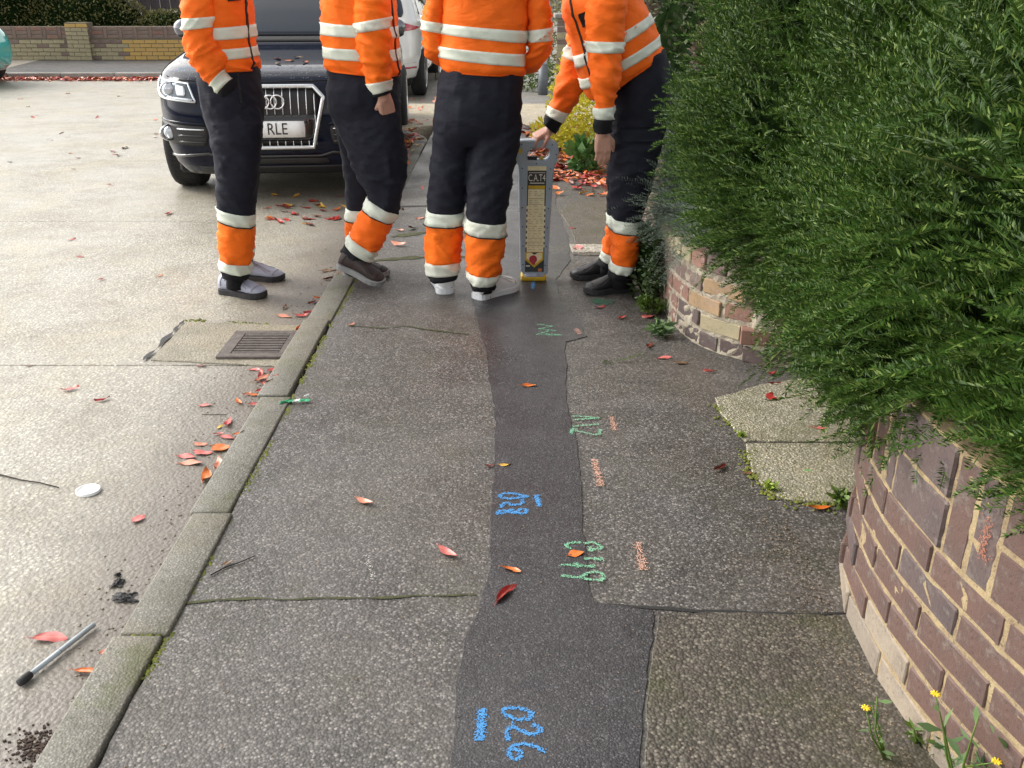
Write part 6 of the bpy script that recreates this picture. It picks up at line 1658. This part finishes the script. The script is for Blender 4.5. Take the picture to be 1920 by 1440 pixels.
def leaf_shape(kind, seed):
    """unit-length leaf along x, blade curled; a short stalk"""
    rr_ = random.Random(seed); w = {'flat': 0.22, 'curl': 0.20, 'roll': 0.20, 'round': 0.40}[kind]
    curl = {'flat': 0.10, 'curl': 0.42, 'roll': 0.9, 'round': 0.12}[kind]; arch = {'flat': 0.03, 'curl': 0.10, 'roll': 0.05, 'round': 0.04}[kind]
    V, F = [], []; n, m = 9, 6; wk = rr_.uniform(0.8, 1.45); bend = rr_.uniform(-0.5, 0.5); twist = rr_.uniform(-0.8, 0.8)
    for i in range(n + 1):
        u = i / n; hw = w * (math.sin(math.pi * min(1, u * 0.97 + 0.015)) ** 0.75) * (1.05 - 0.25 * u)
        for j in range(m + 1):
            v = 2 * j / m - 1; a = v * curl * 1.7
            yy = hw * (math.sin(a) / (curl * 1.7)); zz = hw * (1 - math.cos(a)) / (curl * 1.7) * 1.0
            z = zz + arch * (4 * (u - 0.5) ** 2) * (1 if kind != 'flat' else rr_.uniform(0.6, 1.2)) + 0.012 * math.sin(9 * u + seed) * v
            hwv = 1 + 0.16 * noise.noise(Vector((u * 5, v * 1.5, seed * 3.3)))
            V.append(Vector((u - 0.5 + 0.03 * noise.noise(Vector((v * 3, seed, u * 2))), yy * hwv * wk + bend * (u - 0.5) ** 2 , z + 0.015 + 0.06 * noise.noise(Vector((u * 3, v * 1.6, seed * 1.7))) + twist * (u - 0.5) * v * 0.3)))
    for i in range(n):
        for j in range(m): F.append((i * (m + 1) + j, i * (m + 1) + j + 1, (i + 1) * (m + 1) + j + 1, (i + 1) * (m + 1) + j))
    mid = V[m // 2]; tv_, tf_ = tube([mid + Vector((0.02, 0, 0.004)), mid + Vector((-0.08, 0.01, 0.006)), mid + Vector((-0.17, 0.05 * rr_.choice((-1, 1)), 0.02))], [0.012, 0.010, 0.008], 5)
    return join([(V, F), (tv_, tf_)])
SHAPES = {k: [leaf_shape(k, i + 3) for i in range(6)] for k in ('flat', 'curl', 'roll', 'round')}
LMESH = {}
def leaf_mesh(kind, i, col):
    key = (kind, i, col)
    if key not in LMESH: LMESH[key] = mesh_data("fallen_leaf", *SHAPES[kind][i], LM[col], True)
    return LMESH[key]
def leaf_at(loc_, yaw, size, col, kind, label=None, group=None, tilt=(0, 0)):
    o = link("fallen_leaf", leaf_mesh(kind, random.randrange(6), col)); o.location = loc_; o.scale = (size,) * 3
    o.rotation_euler = (tilt[0], tilt[1], yaw); return props(o, label, "leaf", group)
def leaf_px(x, y, ln, ang, col, kind, label, zoff=0.004, group=None):
    a = R(ang); g0 = GG(x, y); z = g0.z
    p, q = G(x - math.cos(a) * ln / 2, y + math.sin(a) * ln / 2, z), G(x + math.cos(a) * ln / 2, y - math.sin(a) * ln / 2, z)
    d = q - p; size = min(max(d.length * 1.0, 0.035), 0.105)
    if abs(math.sin(a)) > 0.5: size = min(size, 0.085)
    return leaf_at((g0.x, g0.y, z + zoff), math.atan2(d.y, d.x), size, col, kind, label, group, (random.uniform(-.12, .12), random.uniform(-.1, .1)))
NEAR = [(133, 732, 34, 8, 'pink', 'curl', "pinkish red leaf alone on the road, beside the bright red one"), (193, 752, 30, 12, 'red', 'curl', "bright red curled leaf on the open road concrete"),
 (259, 975, 26, 30, 'pink', 'round', "rosy red leaf on the damp road near the kerb's dirt"), (95, 1197, 68, 3, 'pink', 'flat', "large rosy leaf lying by the grey stick"),
 (158, 1263, 46, -4, 'orange', 'roll', "bright orange rolled leaf between the stick and the kerb"), (200, 1222, 18, 30, 'salmon', 'flat', "small salmon leaf against the kerb foot by the joint"),
 (352, 857, 36, -6, 'pink', 'flat', "dull pink leaf above the long salmon one on the road"), (360, 869, 46, -2, 'salmon', 'flat', "long salmon leaf flat on the road by the gutter"),
 (413, 842, 32, -8, 'orange', 'round', "domed orange and yellow leaf in the gutter"), (380, 851, 36, -3, 'pink', 'flat', "thin pink leaf just left of the domed orange leaf"),
 (376, 835, 26, 0, 'salmon', 'flat', "pale orange leaf above the thin pink leaf"), (388, 895, 26, 70, 'orange', 'curl', "upright orange leaf in the gutter dirt"),
 (411, 873, 22, 75, 'salmon', 'curl', "folded salmon leaf against the kerb"), (427, 821, 30, -10, 'pink', 'flat', "mauve pink leaf in the gutter under a red one"),
 (410, 815, 20, 5, 'red', 'curl', "small red leaf touching the mauve pink one"), (447, 815, 22, 20, 'orange', 'curl', "orange leaf pressed on the kerb edge"),
 (427, 795, 18, 70, 'red', 'curl', "upright red leaf beside the small yellow one"), (412, 802, 14, 30, 'yellow', 'flat', "small yellow leaf in the gutter"),
 (386, 761, 28, 2, 'pink', 'flat', "flat rose leaf out from the gutter heap"), (448, 756, 14, -40, 'orange', 'curl', "tiny orange leaf left of the gutter heap"),
 (478, 760, 28, 5, 'pink', 'curl', "pink leaf at the near end of the gutter heap"), (478, 742, 24, 0, 'orange', 'flat', "orange leaf in the gutter heap"),
 (466, 740, 18, 20, 'salmon', 'curl', "pale leaf at the gutter heap's left side"), (494, 733, 26, 20, 'red', 'curl', "crimson leaf low in the gutter heap"),
 (490, 712, 30, 20, 'salmon', 'curl', "looped salmon leaf in the gutter heap"), (508, 714, 28, 30, 'pink', 'curl', "pink leaf leaning on the kerb in the heap"),
 (514, 695, 24, 20, 'red', 'round', "scarlet leaf at the far end of the gutter heap"), (491, 704, 22, 80, 'red', 'roll', "rolled red leaf standing in the gutter heap"),
 (478, 694, 22, -4, 'pink', 'flat', "thin pink leaf beside the grate's near edge"), (500, 725, 20, -30, 'red', 'roll', "red scrap under the heap's pink leaves"),
 (378, 687, 22, 0, 'dark', 'flat', "dull red leaf on the slab joint by the grate"), (54, 687, 14, 0, 'brown', 'flat', "small brown leaf alone on the far left of the road"),
 (564, 616, 24, 22, 'orange', 'roll', "orange leaf at the grate's far corner by the kerb"), (534, 594, 30, -5, 'salmon', 'flat', "pale salmon leaf past the grate"),
 (563, 594, 28, -3, 'red', 'curl', "red leaf by the kerb past the grate"), (583, 587, 22, 25, 'red', 'curl', "scarlet leaf touching the kerb past the grate"),
 (590, 568, 20, 20, 'dark', 'curl', "dark red leaf in the gutter past the grate"), (600, 560, 20, 10, 'orange', 'curl', "orange leaf in the gutter beside the stepping man"),
 (620, 524, 28, 5, 'dark', 'roll', "deep red leaf in the gutter by the raised shoe"), (535, 578, 10, 40, 'brown', 'curl', "brown speck of leaf past the grate"),
 (640, 512, 18, 60, 'salmon', 'curl', "salmon leaf on the kerb by the raised shoe"), (615, 508, 30, 10, 'brown', 'flat', "dull brown stalky leaf in the gutter dirt"),
 (685, 944, 34, -20, 'salmon', 'curl', "salmon pink leaf alone on the middle of the pavement"), (840, 1040, 40, -28, 'pink', 'curl', "rosy curled leaf on the pavement left of the dark strip"),
 (960, 1071, 36, -14, 'orange', 'curl', "slim amber leaf on the dark strip"), (946, 1116, 50, 40, 'red', 'roll', "bright red rolled leaf with a curved stalk on the dark strip"),
 (1079, 1040, 30, 10, 'orange', 'round', "round orange leaf lying on the large green figures"), (991, 725, 32, 4, 'orange', 'curl', "orange leaf alone across the dark strip"),
 (947, 874, 22, 3, 'yellow', 'flat', "small yellow leaf on the dark strip above the blue figures"), (918, 876, 12, 10, 'dark', 'curl', "tiny dark scrap at the dark strip's edge"),
 (1352, 880, 26, 32, 'dark', 'roll', "dark crimson leaf on the tarmac by the driveway slab"), (1405, 889, 26, -3, 'brown', 'flat', "brown leaf lying at the edge of the driveway slab"),
 (1540, 956, 44, 3, 'orange', 'curl', "large orange-red leaf at the foot of the purple brick wall"), (1331, 699, 26, 2, 'pink', 'roll', "slim red leaf on the tarmac below the patched wall"),
 (1245, 672, 26, 2, 'pink', 'flat', "thin pink leaf near the green ragged weed"), (1277, 682, 26, 0, 'brown', 'flat', "dry brown leaf below the patched wall"),
 (1217, 650, 14, 45, 'dark', 'curl', "dark red scrap beside the green ragged weed"), (1218, 595, 28, 2, 'pink', 'round', "broad pink leaf at the foot of the patched wall"),
 (1166, 597, 16, 20, 'red', 'curl', "crimson leaf in front of the bushy weed"), (1126, 577, 18, 5, 'red', 'flat', "small red leaf in front of the black shoes"),
 (1446, 702, 16, 30, 'red', 'curl', "red leaf under the yew's low branch tips"), (1453, 722, 22, 5, 'dark', 'curl', "brownish red leaf at the top of the driveway slab"), (1450, 747, 14, 80, 'red', 'round', "small rust red leaf standing on the driveway slab"),
 (1534, 806, 30, -12, 'pink', 'roll', "thin pink leaf on the driveway slab by the joint"), (1628, 805, 16, 50, 'salmon', 'curl', "salmon leaf almost hidden under the yew on the slab"),
 (1510, 885, 16, -10, 'green', 'flat', "small fresh green leaf on the driveway slab"), (268, 1203, 34, 2, 'green', 'flat', "green leaf lying across the kerb joint"),
 (427, 1058, 16, 20, 'brown', 'curl', "brown leaf caught on the twig by the kerb"), (190, 525, 14, 20, 'red', 'curl', "red leaf far out on the road, nearest the standing man"), (151, 482, 16, 0, 'red', 'flat', "red leaf farther out on the left of the road"), (300, 518, 12, 10, 'orange', 'flat', "tiny orange leaf left of the road-standing man's feet"),
 (208, 347, 14, 5, 'red', 'curl', "red leaf on the road left of the dark car's tyre"), (136, 450, 14, 10, 'red', 'flat', "red leaf at the road's left beyond the slab joint"), (316, 402, 12, 30, 'red', 'curl', "red leaf just in front of the dark car's tyre"),
 (660, 945 - 335, 12, 20, 'salmon', 'curl', "little salmon leaf on the mossy pavement edge"), (1084, 466, 16, 80, 'pink', 'round', "pale pink leaf at the corner of the worn patch"), (1073, 429, 14, 0, 'red', 'flat', "single red leaf on the worn brownish patch"),
 (790, 410, 16, 10, 'salmon', 'flat', "salmon leaf between the legs on the far pavement"), (750, 433, 16, -5, 'salmon', 'curl', "pale leaf on the pavement joint past the stepping man")]
for a in NEAR: leaf_px(*a)
CN = {'red': 'red', 'orange': 'orange', 'salmon': 'pale salmon', 'dark': 'dark crimson', 'yellow': 'yellow', 'pink': 'rosy pink', 'brown': 'brown'}
KN = {'flat': 'flat', 'curl': 'curled', 'round': 'broad', 'roll': 'rolled'}
g_ = "red leaves scattered over the road before the dark car"
for k in range(34):
    x, y = random.uniform(495, 650), random.gauss(400, 16)
    cl, kd = random.choice(['red', 'orange', 'red', 'dark', 'yellow']), random.choice(['flat', 'curl'])
    leaf_px(x, y, random.uniform(12, 20), random.uniform(-30, 30), cl, kd, f"{CN[cl]} {KN[kd]} leaf scattered on the road in front of the dark car", group=g_)
for k in range(22):
    x, y = random.uniform(10, 310), random.uniform(170, 340)
    cl, kd = random.choice(['red', 'brown', 'dark', 'orange']), random.choice(['flat', 'curl'])
    leaf_px(x, y, random.uniform(7, 12), random.uniform(-30, 30), cl, kd, f"small {CN[cl]} {KN[kd]} leaf scattered far out on the open road", group="leaves far out on the road")
# dense drifts: the leaves that show one by one, then the litter beneath them
def drift(x0, x1, y0, y1, n, label, group, cols, fn=None):
    k = 0
    while k < n:
        x, y = random.uniform(x0, x1), random.uniform(y0, y1)
        if fn and not fn(x, y): continue
        g0 = GG(x, y); k += 1; cl = random.choice(cols); kd = random.choice(['flat', 'curl', 'round', 'curl'])
        leaf_at((g0.x, g0.y, g0.z + random.uniform(0.006, 0.025)), random.uniform(0, 6.28), random.uniform(0.06, 0.105), cl, kd, f"{CN[cl]} {KN[kd]} {label}", group, (random.uniform(-.5, .5), random.uniform(-.4, .4)))
RC = ['red', 'red', 'orange', 'salmon', 'red', 'orange', 'yellow', 'dark']
dm = lambda x, y: noise.noise(Vector((x * .02, y * .03, 3))) > -0.25 and (x > 1035 or y < 300) and x + (y - 240) * -0.55 > 955
drift(975, 1140, 236, 372, 95, "leaf in the thick drift on the pavement behind the locator", "leaves of the drift behind the locator", RC, dm)
drift(752, 800, 242, 312, 40, "leaf heaped in the corner of the gutter by the curved kerb", "leaves heaped in the gutter corner", ['orange', 'salmon', 'yellow', 'red'], lambda x, y: G(x, y, ROAD).x < KX - 0.02 and x < 800 - abs(y - 285) * 0.5)
drift(755, 822, 182, 236, 22, "leaf scattered on the road behind the white car", "leaves behind the white car", ['red', 'orange', 'salmon'])
drift(690, 800, 330, 470, 6, "leaf lying on the far pavement by the kerb", "leaves on the far kerbside pavement", ['salmon', 'pink', 'brown'], lambda x, y: G(x, y).x > KX)
def litter(name, gen, n, cols, seed):
    """loose small leaves too many to count: one mesh per colour"""
    rr_ = random.Random(seed)
    for ci, col in enumerate(cols):
        Vs, Fs = [], []
        for k in range(n // len(cols)):
            p, nn_ = gen(rr_); s_ = rr_.uniform(0.05, 0.10); a = rr_.uniform(0, 6.28)
            d = Vector((math.cos(a), math.sin(a), rr_.uniform(-.35, .35))); e = Vector((-math.sin(a), math.cos(a), rr_.uniform(-.5, .5))) * 0.26
            b0 = len(Vs); Vs += [p - d * s_ / 2, p + e * s_ - Vector((0, 0, .006)), p + d * s_ / 2, p - e * s_ + Vector((0, 0, .012)), p + Vector((0, 0, .008))]
            Fs += [(b0, b0 + 1, b0 + 4), (b0 + 1, b0 + 2, b0 + 4), (b0 + 2, b0 + 3, b0 + 4), (b0 + 3, b0, b0 + 4)]
        add(name, Vs, Fs, LM[col], None, False, kind='stuff')
def g_far(r): x = r.uniform(-11.5, -5.2); return Vector((x, 16.70 - abs(r.gauss(0, 0.12)), ROAD + r.uniform(0.004, 0.05))), None
litter("leaf_litter", g_far, 1500, ['red', 'red', 'orange', 'salmon'], 1)
def g_dr(r):
    while True:
        x, y = r.uniform(970, 1150), r.uniform(236, 350)
        if dm(x, y): g0 = G(x, y); return g0 + Vector((0, 0, r.uniform(0.004, 0.03))), None
litter("leaf_litter", g_dr, 500, ['red', 'orange', 'salmon', 'dark'], 2)
def g_gc(r):
    while True:
        x, y = r.uniform(735, 800), r.uniform(242, 316)
        g0 = G(x, y, ROAD)
        if g0.x < KX - 0.03 and x < 800 - abs(y - 285) * 0.5: return g0 + Vector((0, 0, r.uniform(0.004, 0.05))), None
litter("leaf_litter", g_gc, 420, ['orange', 'salmon', 'yellow', 'red'], 3)

# wet leaves stuck on the dark car's bonnet
for (x, z, col) in ((0.02, 0.995, 'orange'), (0.12, 0.985, 'orange'), (0.17, 1.0, 'brown'), (0.25, 0.978, 'orange'), (0.05, 0.972, 'brown')):
    leaf_at(Vector(DC) + Matrix.Rotation(R(4.8), 3, 'Z') @ Vector((x, c.fy(x, z), z + 0.004)), random.uniform(0, 6), 0.07, col, 'flat', "small wet leaf stuck to the dark car's bonnet", "wet leaves on the bonnet", (0.12, 0))

# ------------------------------------------------------------------ litter and weeds
def along(pts, z): return [G(x, y, z) for x, y in pts]
M_stick = plain("grey_tube", (0.36, 0.41, 0.45), 0.45, vary=0.12, scale=20)
st = thing("grey_stick", "pale grey tube with a black rubber tip lying in the gutter", "stick", G(105, 1225, ROAD))
a, b = G(176, 1171, ROAD + 0.012), G(42, 1276, ROAD + 0.012); dv = (b - a).normalized()
V, F = tube([a, b - dv * 0.022], 0.0066, 14); add("tube", V, F, M_stick, st)
V, F = tube([a.lerp(b, 0.497), a.lerp(b, 0.503)], 0.0069, 14); add("joint_ring", V, F, M_postfoot, st)
V, F = tube([b - dv * 0.024, b - dv * 0.004, b + dv * 0.010], [0.0095, 0.011, 0.0095], 14); add("tip", V, F, M_black_s, st)
g0 = G(166, 922, ROAD)
V, F = [], []
for i, (r_, z_) in enumerate(((0.001, 0.006), (0.022, 0.006), (0.031, 0.007), (0.034, 0.011), (0.0365, 0.010), (0.037, 0.001))):
    for k in range(28): V.append(g0 + Vector((r_ * 1.05 * math.cos(k * math.pi / 14), r_ * math.sin(k * math.pi / 14), z_)))
for i in range(5):
    for k in range(28): F.append((i * 28 + k, i * 28 + (k + 1) % 28, (i + 1) * 28 + (k + 1) % 28, (i + 1) * 28 + k))
props(add("bottle_lid", V, F, M_plate, None), "flat white oval lid lying on the road", "lid")
M_twig = plain("dark_twig", (0.035, 0.028, 0.022), 0.9, vary=0.3)
def twig(name, label, px, r, z, cat="twig"):
    pts = along(px, z + r + 0.002)
    V, F = tube(pts, [r * (1 - 0.5 * i / len(pts)) for i in range(len(pts))], 6); return props(add(name, V, F, M_twig, None), label, cat)
twig("twig", "long thin dark twig on the left of the road", [(-20, 882), (0, 890), (40, 900), (75, 905), (110, 914)], 0.003, ROAD)
twig("twig", "short reddish twig lying on the pavement's edge by the kerb", [(395, 1078), (425, 1062), (450, 1054), (478, 1042)], 0.0022, 0.0)
twig("twig", "thin straight twig in the gutter beside the leaves", [(378, 777), (425, 777)], 0.0015, ROAD)
def scrap(px, py, sx, sy, seed, z=ROAD):
    p0 = G(px, py, z); V, F = [], []; n, m = 12, 8
    for i in range(n + 1):
        for j in range(m + 1):
            u, v = i / n - .5, j / m - .5; q = Vector((u * 4, v * 4, seed))
            V.append(p0 + Vector((sx * u * (1 + .5 * noise.noise(q)) + .012 * noise.noise(q * 2), sy * v * (1 + .7 * noise.noise(q + Vector((5, 0, 0)))) + .012 * noise.noise(q * 2 + Vector((9, 0, 0))), .003 + .016 * abs(noise.noise(q * 1.7)) * (1 - 2 * abs(u)))))
    for i in range(n):
        for j in range(m): F.append((i * (m + 1) + j, (i + 1) * (m + 1) + j, (i + 1) * (m + 1) + j + 1, i * (m + 1) + j + 1))
    return V, F
V, F = join([scrap(232, 1120, 0.055, 0.030, 1), scrap(222, 1095, 0.030, 0.034, 5), scrap(238, 1128, 0.06, 0.012, 9), scrap(221, 1080, 0.014, 0.012, 3)])
props(add("black_debris", V, F, M_black_s, None), "crumpled scraps of black plastic in the gutter", "debris")
V, F = [], []
rr_ = random.Random(4)
for k in range(320):
    p = G(rr_.gauss(72, 26), rr_.gauss(1402, 17), ROAD)
    if p.x > KX - 0.02: continue
    s_ = rr_.uniform(0.0015, 0.0075); v, f = box(p + Vector((0, 0, s_ * 0.2)), (s_, s_ * 0.7, s_ * 0.5), 0, Matrix.Rotation(rr_.uniform(0, 3), 3, 'Z')); n = len(V); V += v; F += [tuple(i + n for i in q) for q in f]
add("gutter_dirt", V, F, plain("rotted_leaf_mould", (0.030, 0.016, 0.011), 0.9, vary=0.5), None, False, kind='stuff')
# grit along the gutter
V, F = [], []
for k in range(900):
    d = rr_.uniform(0.7, 9.0); x = KX - 0.01 - abs(rr_.gauss(0, 0.10)); s_ = rr_.uniform(0.0015, 0.005)
    v, f = ball((x, d, ROAD + s_ * 0.3), s_, (1, rr_.uniform(.6, 1), .7), 5, 3); n = len(V); V += v; F += [tuple(i + n for i in q) for q in f]
add("grit", V, F, plain("pale_grit", (0.22, 0.19, 0.15), 0.85, vary=0.6, scale=300), None, False, kind='stuff')
V, F = [], []
for k in range(1500):
    d = rr_.uniform(1.2, 7.0); x = rr_.uniform(PX0 + 0.02, 0.70); s_ = rr_.uniform(0.0012, 0.0035)
    if rr_.random() < 0.4: d = rr_.uniform(1.3, 2.4); x = 0.80 - abs(rr_.gauss(0, 0.06))
    v, f = ball((x, d, 0.003 + s_ * 0.3), s_, (1, rr_.uniform(.5, 1), .6), 5, 3); n = len(V); V += v; F += [tuple(i + n for i in q) for q in f]
add("crumbs", V, F, plain("mixed_crumbs", (0.16, 0.12, 0.08), 0.85, vary=0.7, scale=300), None, False, kind='stuff')
# crumpled green wrapper on the kerb
wr_ = thing("green_wrapper", "crumpled green and white wrapper strip on the pavement", "litter", G(552, 752))
M_wrapg = plain("green_film", (0.01, 0.22, 0.09), 0.3, vary=0.3); M_wrapw = plain("white_film", (0.7, 0.72, 0.7), 0.35)
def film(px, w, m, seed):
    pts = along(px, 0.008); V, F = [], []
    for i in range(len(pts) * 4 - 3):
        p = pts[i // 4].lerp(pts[min(i // 4 + 1, len(pts) - 1)], (i % 4) / 4); h = 0.006 + 0.008 * abs(noise.noise(Vector((i * .6, seed, 0))))
        for q in (-1, -0.3, 0.4, 1): V.append(p + Vector((0, q * w * (0.7 + 0.6 * noise.noise(Vector((i * .5, q, seed)))), h * (1 - abs(q) * 0.7))))
    for i in range(len(pts) * 4 - 4):
        for q in range(3): F.append((i * 4 + q, i * 4 + q + 1, (i + 1) * 4 + q + 1, (i + 1) * 4 + q))
    return add("film", V, F, m, wr_, False)
film([(524, 757), (540, 752), (551, 753)], 0.016, M_wrapg, 1); film([(549, 753), (563, 751)], 0.011, M_wrapw, 2); film([(561, 752), (572, 751), (582, 751)], 0.016, M_wrapg, 3); film([(570, 744), (580, 741)], 0.009, M_wrapw, 4)
props(add("yew_sprig", *[x for x in (lambda q: (q[0].tolist(), q[1].tolist()))(place_sprigs(np.array([G(1125, 682), G(1150, 680)]) + np.array([0, 0, 0.008]), np.array([[1, 0.05, 0], [1, 0.1, 0.02]]), np.array([0.7, 0.8]), temps, 77))], M_yew, None, False), "fallen dark green yew sprig on the tarmac", "sprig")

# leafy weeds
def weed_plant(name, label, base, stems, leafL, mat, flowers=0, seed=0, hgt=0.2, lean=(0, 0), nleaf=7, cat="weed", asp=0.3, group=None):
    rr2 = random.Random(seed); t = thing(name, label, cat, base, 0, group); sv = []; lp2, ln2 = [], []; fl = []
    for k in range(stems):
        a = rr2.uniform(0, 6.28); sp_ = rr2.uniform(0.15, 0.5)
        top = Vector(base) + Vector((math.cos(a) * sp_ * hgt + lean[0] * hgt, math.sin(a) * sp_ * hgt + lean[1] * hgt, hgt * rr2.uniform(0.6, 1.0)))
        mid = Vector(base).lerp(top, 0.5) + Vector((rr2.uniform(-.15, .15) * hgt, rr2.uniform(-.15, .15) * hgt, 0.06 * hgt))
        pts = [Vector(base), Vector(base).lerp(mid, .5) + Vector((0, 0, .02 * hgt)), mid, mid.lerp(top, .5), top]
        sv.append(tube(pts, [0.0028, 0.0026, 0.0022, 0.0018, 0.0012], 5))
        for q in range(nleaf):
            u = rr2.uniform(0.05, 0.95); i = min(3, int(u * 4)); lp2.append(pts[i].lerp(pts[i + 1], u * 4 - i)); a2 = rr2.uniform(0, 6.28); ln2.append((math.cos(a2), math.sin(a2), rr2.uniform(-.1, .8)))
        if k < flowers: fl.append(top)
    V, F = join(sv); add("stem", V, F, M_weedg, t)
    V, F = leaf_cloud(np.array(lp2), np.array(ln2), leafL, asp, 0.2, seed, 0, 0.08); fast_mesh("leaves", V, F, mat, t, kind='stuff')
    for p in fl:
        V, F = join([ball(p, 0.0045, (1, 1, 0.7), 8, 6)] + [tube([p, p + Vector((math.cos(q * .785) * .009, math.sin(q * .785) * .009, .003))], [0.0022, 0.0016], 5) for q in range(8)])
        add("flower", V, F, M_petal, t)
    return t
M_petal = plain("yellow_petal", (0.75, 0.50, 0.02), 0.6)
M_weedb = leafmat("weed_blue_green", (0.09, 0.17, 0.07), (0.17, 0.27, 0.10), 0.55, 0.2, 6)
gb = G(1835, 1470); gb.x = min(gb.x, 0.82)
weed_plant("flowering_weed", "tall branching weed with yellow flowers at the foot of the purple brick wall", (0.845, 1.30, 0), 9, 0.045, M_weedb, 3, 11, 0.24, (0.05, 0.1), 8)
weed_plant("flowering_weed", "short weed with one yellow flower on the coarse dark tarmac", G(1660, 1425), 3, 0.03, M_weedb, 1, 12, 0.13, (0, 0.1), 5)
weed_plant("weed", "leafy green weed at the bottom edge beside the purple wall", G(1790, 1425), 5, 0.05, M_weedg, 0, 13, 0.09, (0, 0), 9)
weed_plant("weed", "little pale weed in the crack at the wall foot", G(1720, 1395), 3, 0.028, M_weedg, 0, 16, 0.04, (0, 0), 8)
weed_plant("ragged_weed", "green ragged weed sprawling on the tarmac by the patched wall", G(1240, 632), 9, 0.055, M_weedb, 0, 14, 0.075, (-.2, -.3), 9)
weed_plant("grass_tuft", "grassy green tuft where the driveway slab meets the purple wall", G(1580, 950), 12, 0.035, M_weedg, 0, 15, 0.05, (-.2, 0), 6)
weed_plant("weed", "lime green weed at the driveway slab's edge", G(1445, 920), 7, 0.022, leafmat("lime_green_leaf", (0.22, 0.32, 0.03), (0.32, 0.42, 0.05), 0.5, 0.25, 6), 0, 17, 0.03, (0, 0), 9)
weed_plant("weed", "small lime green weed by the driveway slab joint", G(1390, 820), 5, 0.02, bpy.data.materials["lime_green_leaf"], 0, 18, 0.022, (0, 0), 8)
weed_plant("grass_tuft", "pale grass tuft by the patched wall's near corner", G(1236, 590), 9, 0.04, M_weedg, 0, 19, 0.09, (0, 0), 6)

# ------------------------------------------------------------------ bare trees beyond: mirrored in the parked car's glass and bonnet
def bare_tree(label, base, seed, h, lean=(0.03, 0.05), maxd=6, r0=0.13, first=0.30):
    rr3 = random.Random(seed); t = thing("bare_tree", label, "tree", base)
    tr, br = [], []
    def grow(p, d, L_b, r, depth):
        q = p + d * L_b; m = p.lerp(q, .5) + Vector([rr3.uniform(-.06, .06) * L_b for _ in range(3)])
        (tr if depth == 0 else br).append(tube([p, m, q], [r, r * .85, r * .68], 8 if depth < 2 else 4, depth == 0))
        if depth >= maxd: return
        for k in range(rr3.choice((2, 3)) if depth else 5):
            nd = (d + Vector((rr3.uniform(-.8, .8) + lean[0], rr3.uniform(-.8, .8) + lean[1], rr3.uniform(-.25, .45)))).normalized()
            grow(q if k or depth == 0 else m, nd, L_b * rr3.uniform(.62, .85), r * .62, depth + 1)
    grow(Vector(base), Vector((0.0, 0.0, 1)), h * first, r0, 0)
    V, F = join(tr); add("trunk", V, F, M_bark, t); V, F = join(br); add("branches", V, F, M_bark, t)
bare_tree("bare street tree over the parked cars, mirrored as dark twigs in the windscreen", (1.75, 12.9, 0), 5, 9.5, (-0.34, 0.0), 7, 0.17)
for k, (x, y, h, w, m) in enumerate([(-15, 38, 4.2, 2.6, M_shr2), (-8.5, 42, 4.6, 2.8, M_shr), (-2.5, 44, 7, 3.2, M_shr2), (5.5, 36, 10, 4.0, M_shr), (-22, 36, 4.5, 2.8, M_shr), (12, 30, 9, 3.5, M_shr2)]):
    t = thing("garden_tree", ("wide leafy garden tree far beyond the parked cars", "tall dark tree far beyond the parked cars", "olive tree at the far end of the road", "tall dark tree beyond the right-hand gardens", "dark tree beyond the hedge across the road", "olive tree beyond the gardens past the bent man")[k], "tree", (x, y, 0))
    V, F = tube([(x, y, -0.2), (x + .1, y, h * .35), (x, y, h * .7)], [.28, .2, .1], 8); add("trunk", V, F, M_bark, t)
    a_, b_ = superell((x, y, h * .60), (w, w, h * .42), 3000, 200 + k, 2.2, 0.5, lump=0.6, ls=0.5)
    V, F = leaf_cloud(a_, b_, 0.42, 0.6, 0.8, 200 + k); fast_mesh("crown", V, F, m, t, kind='stuff')
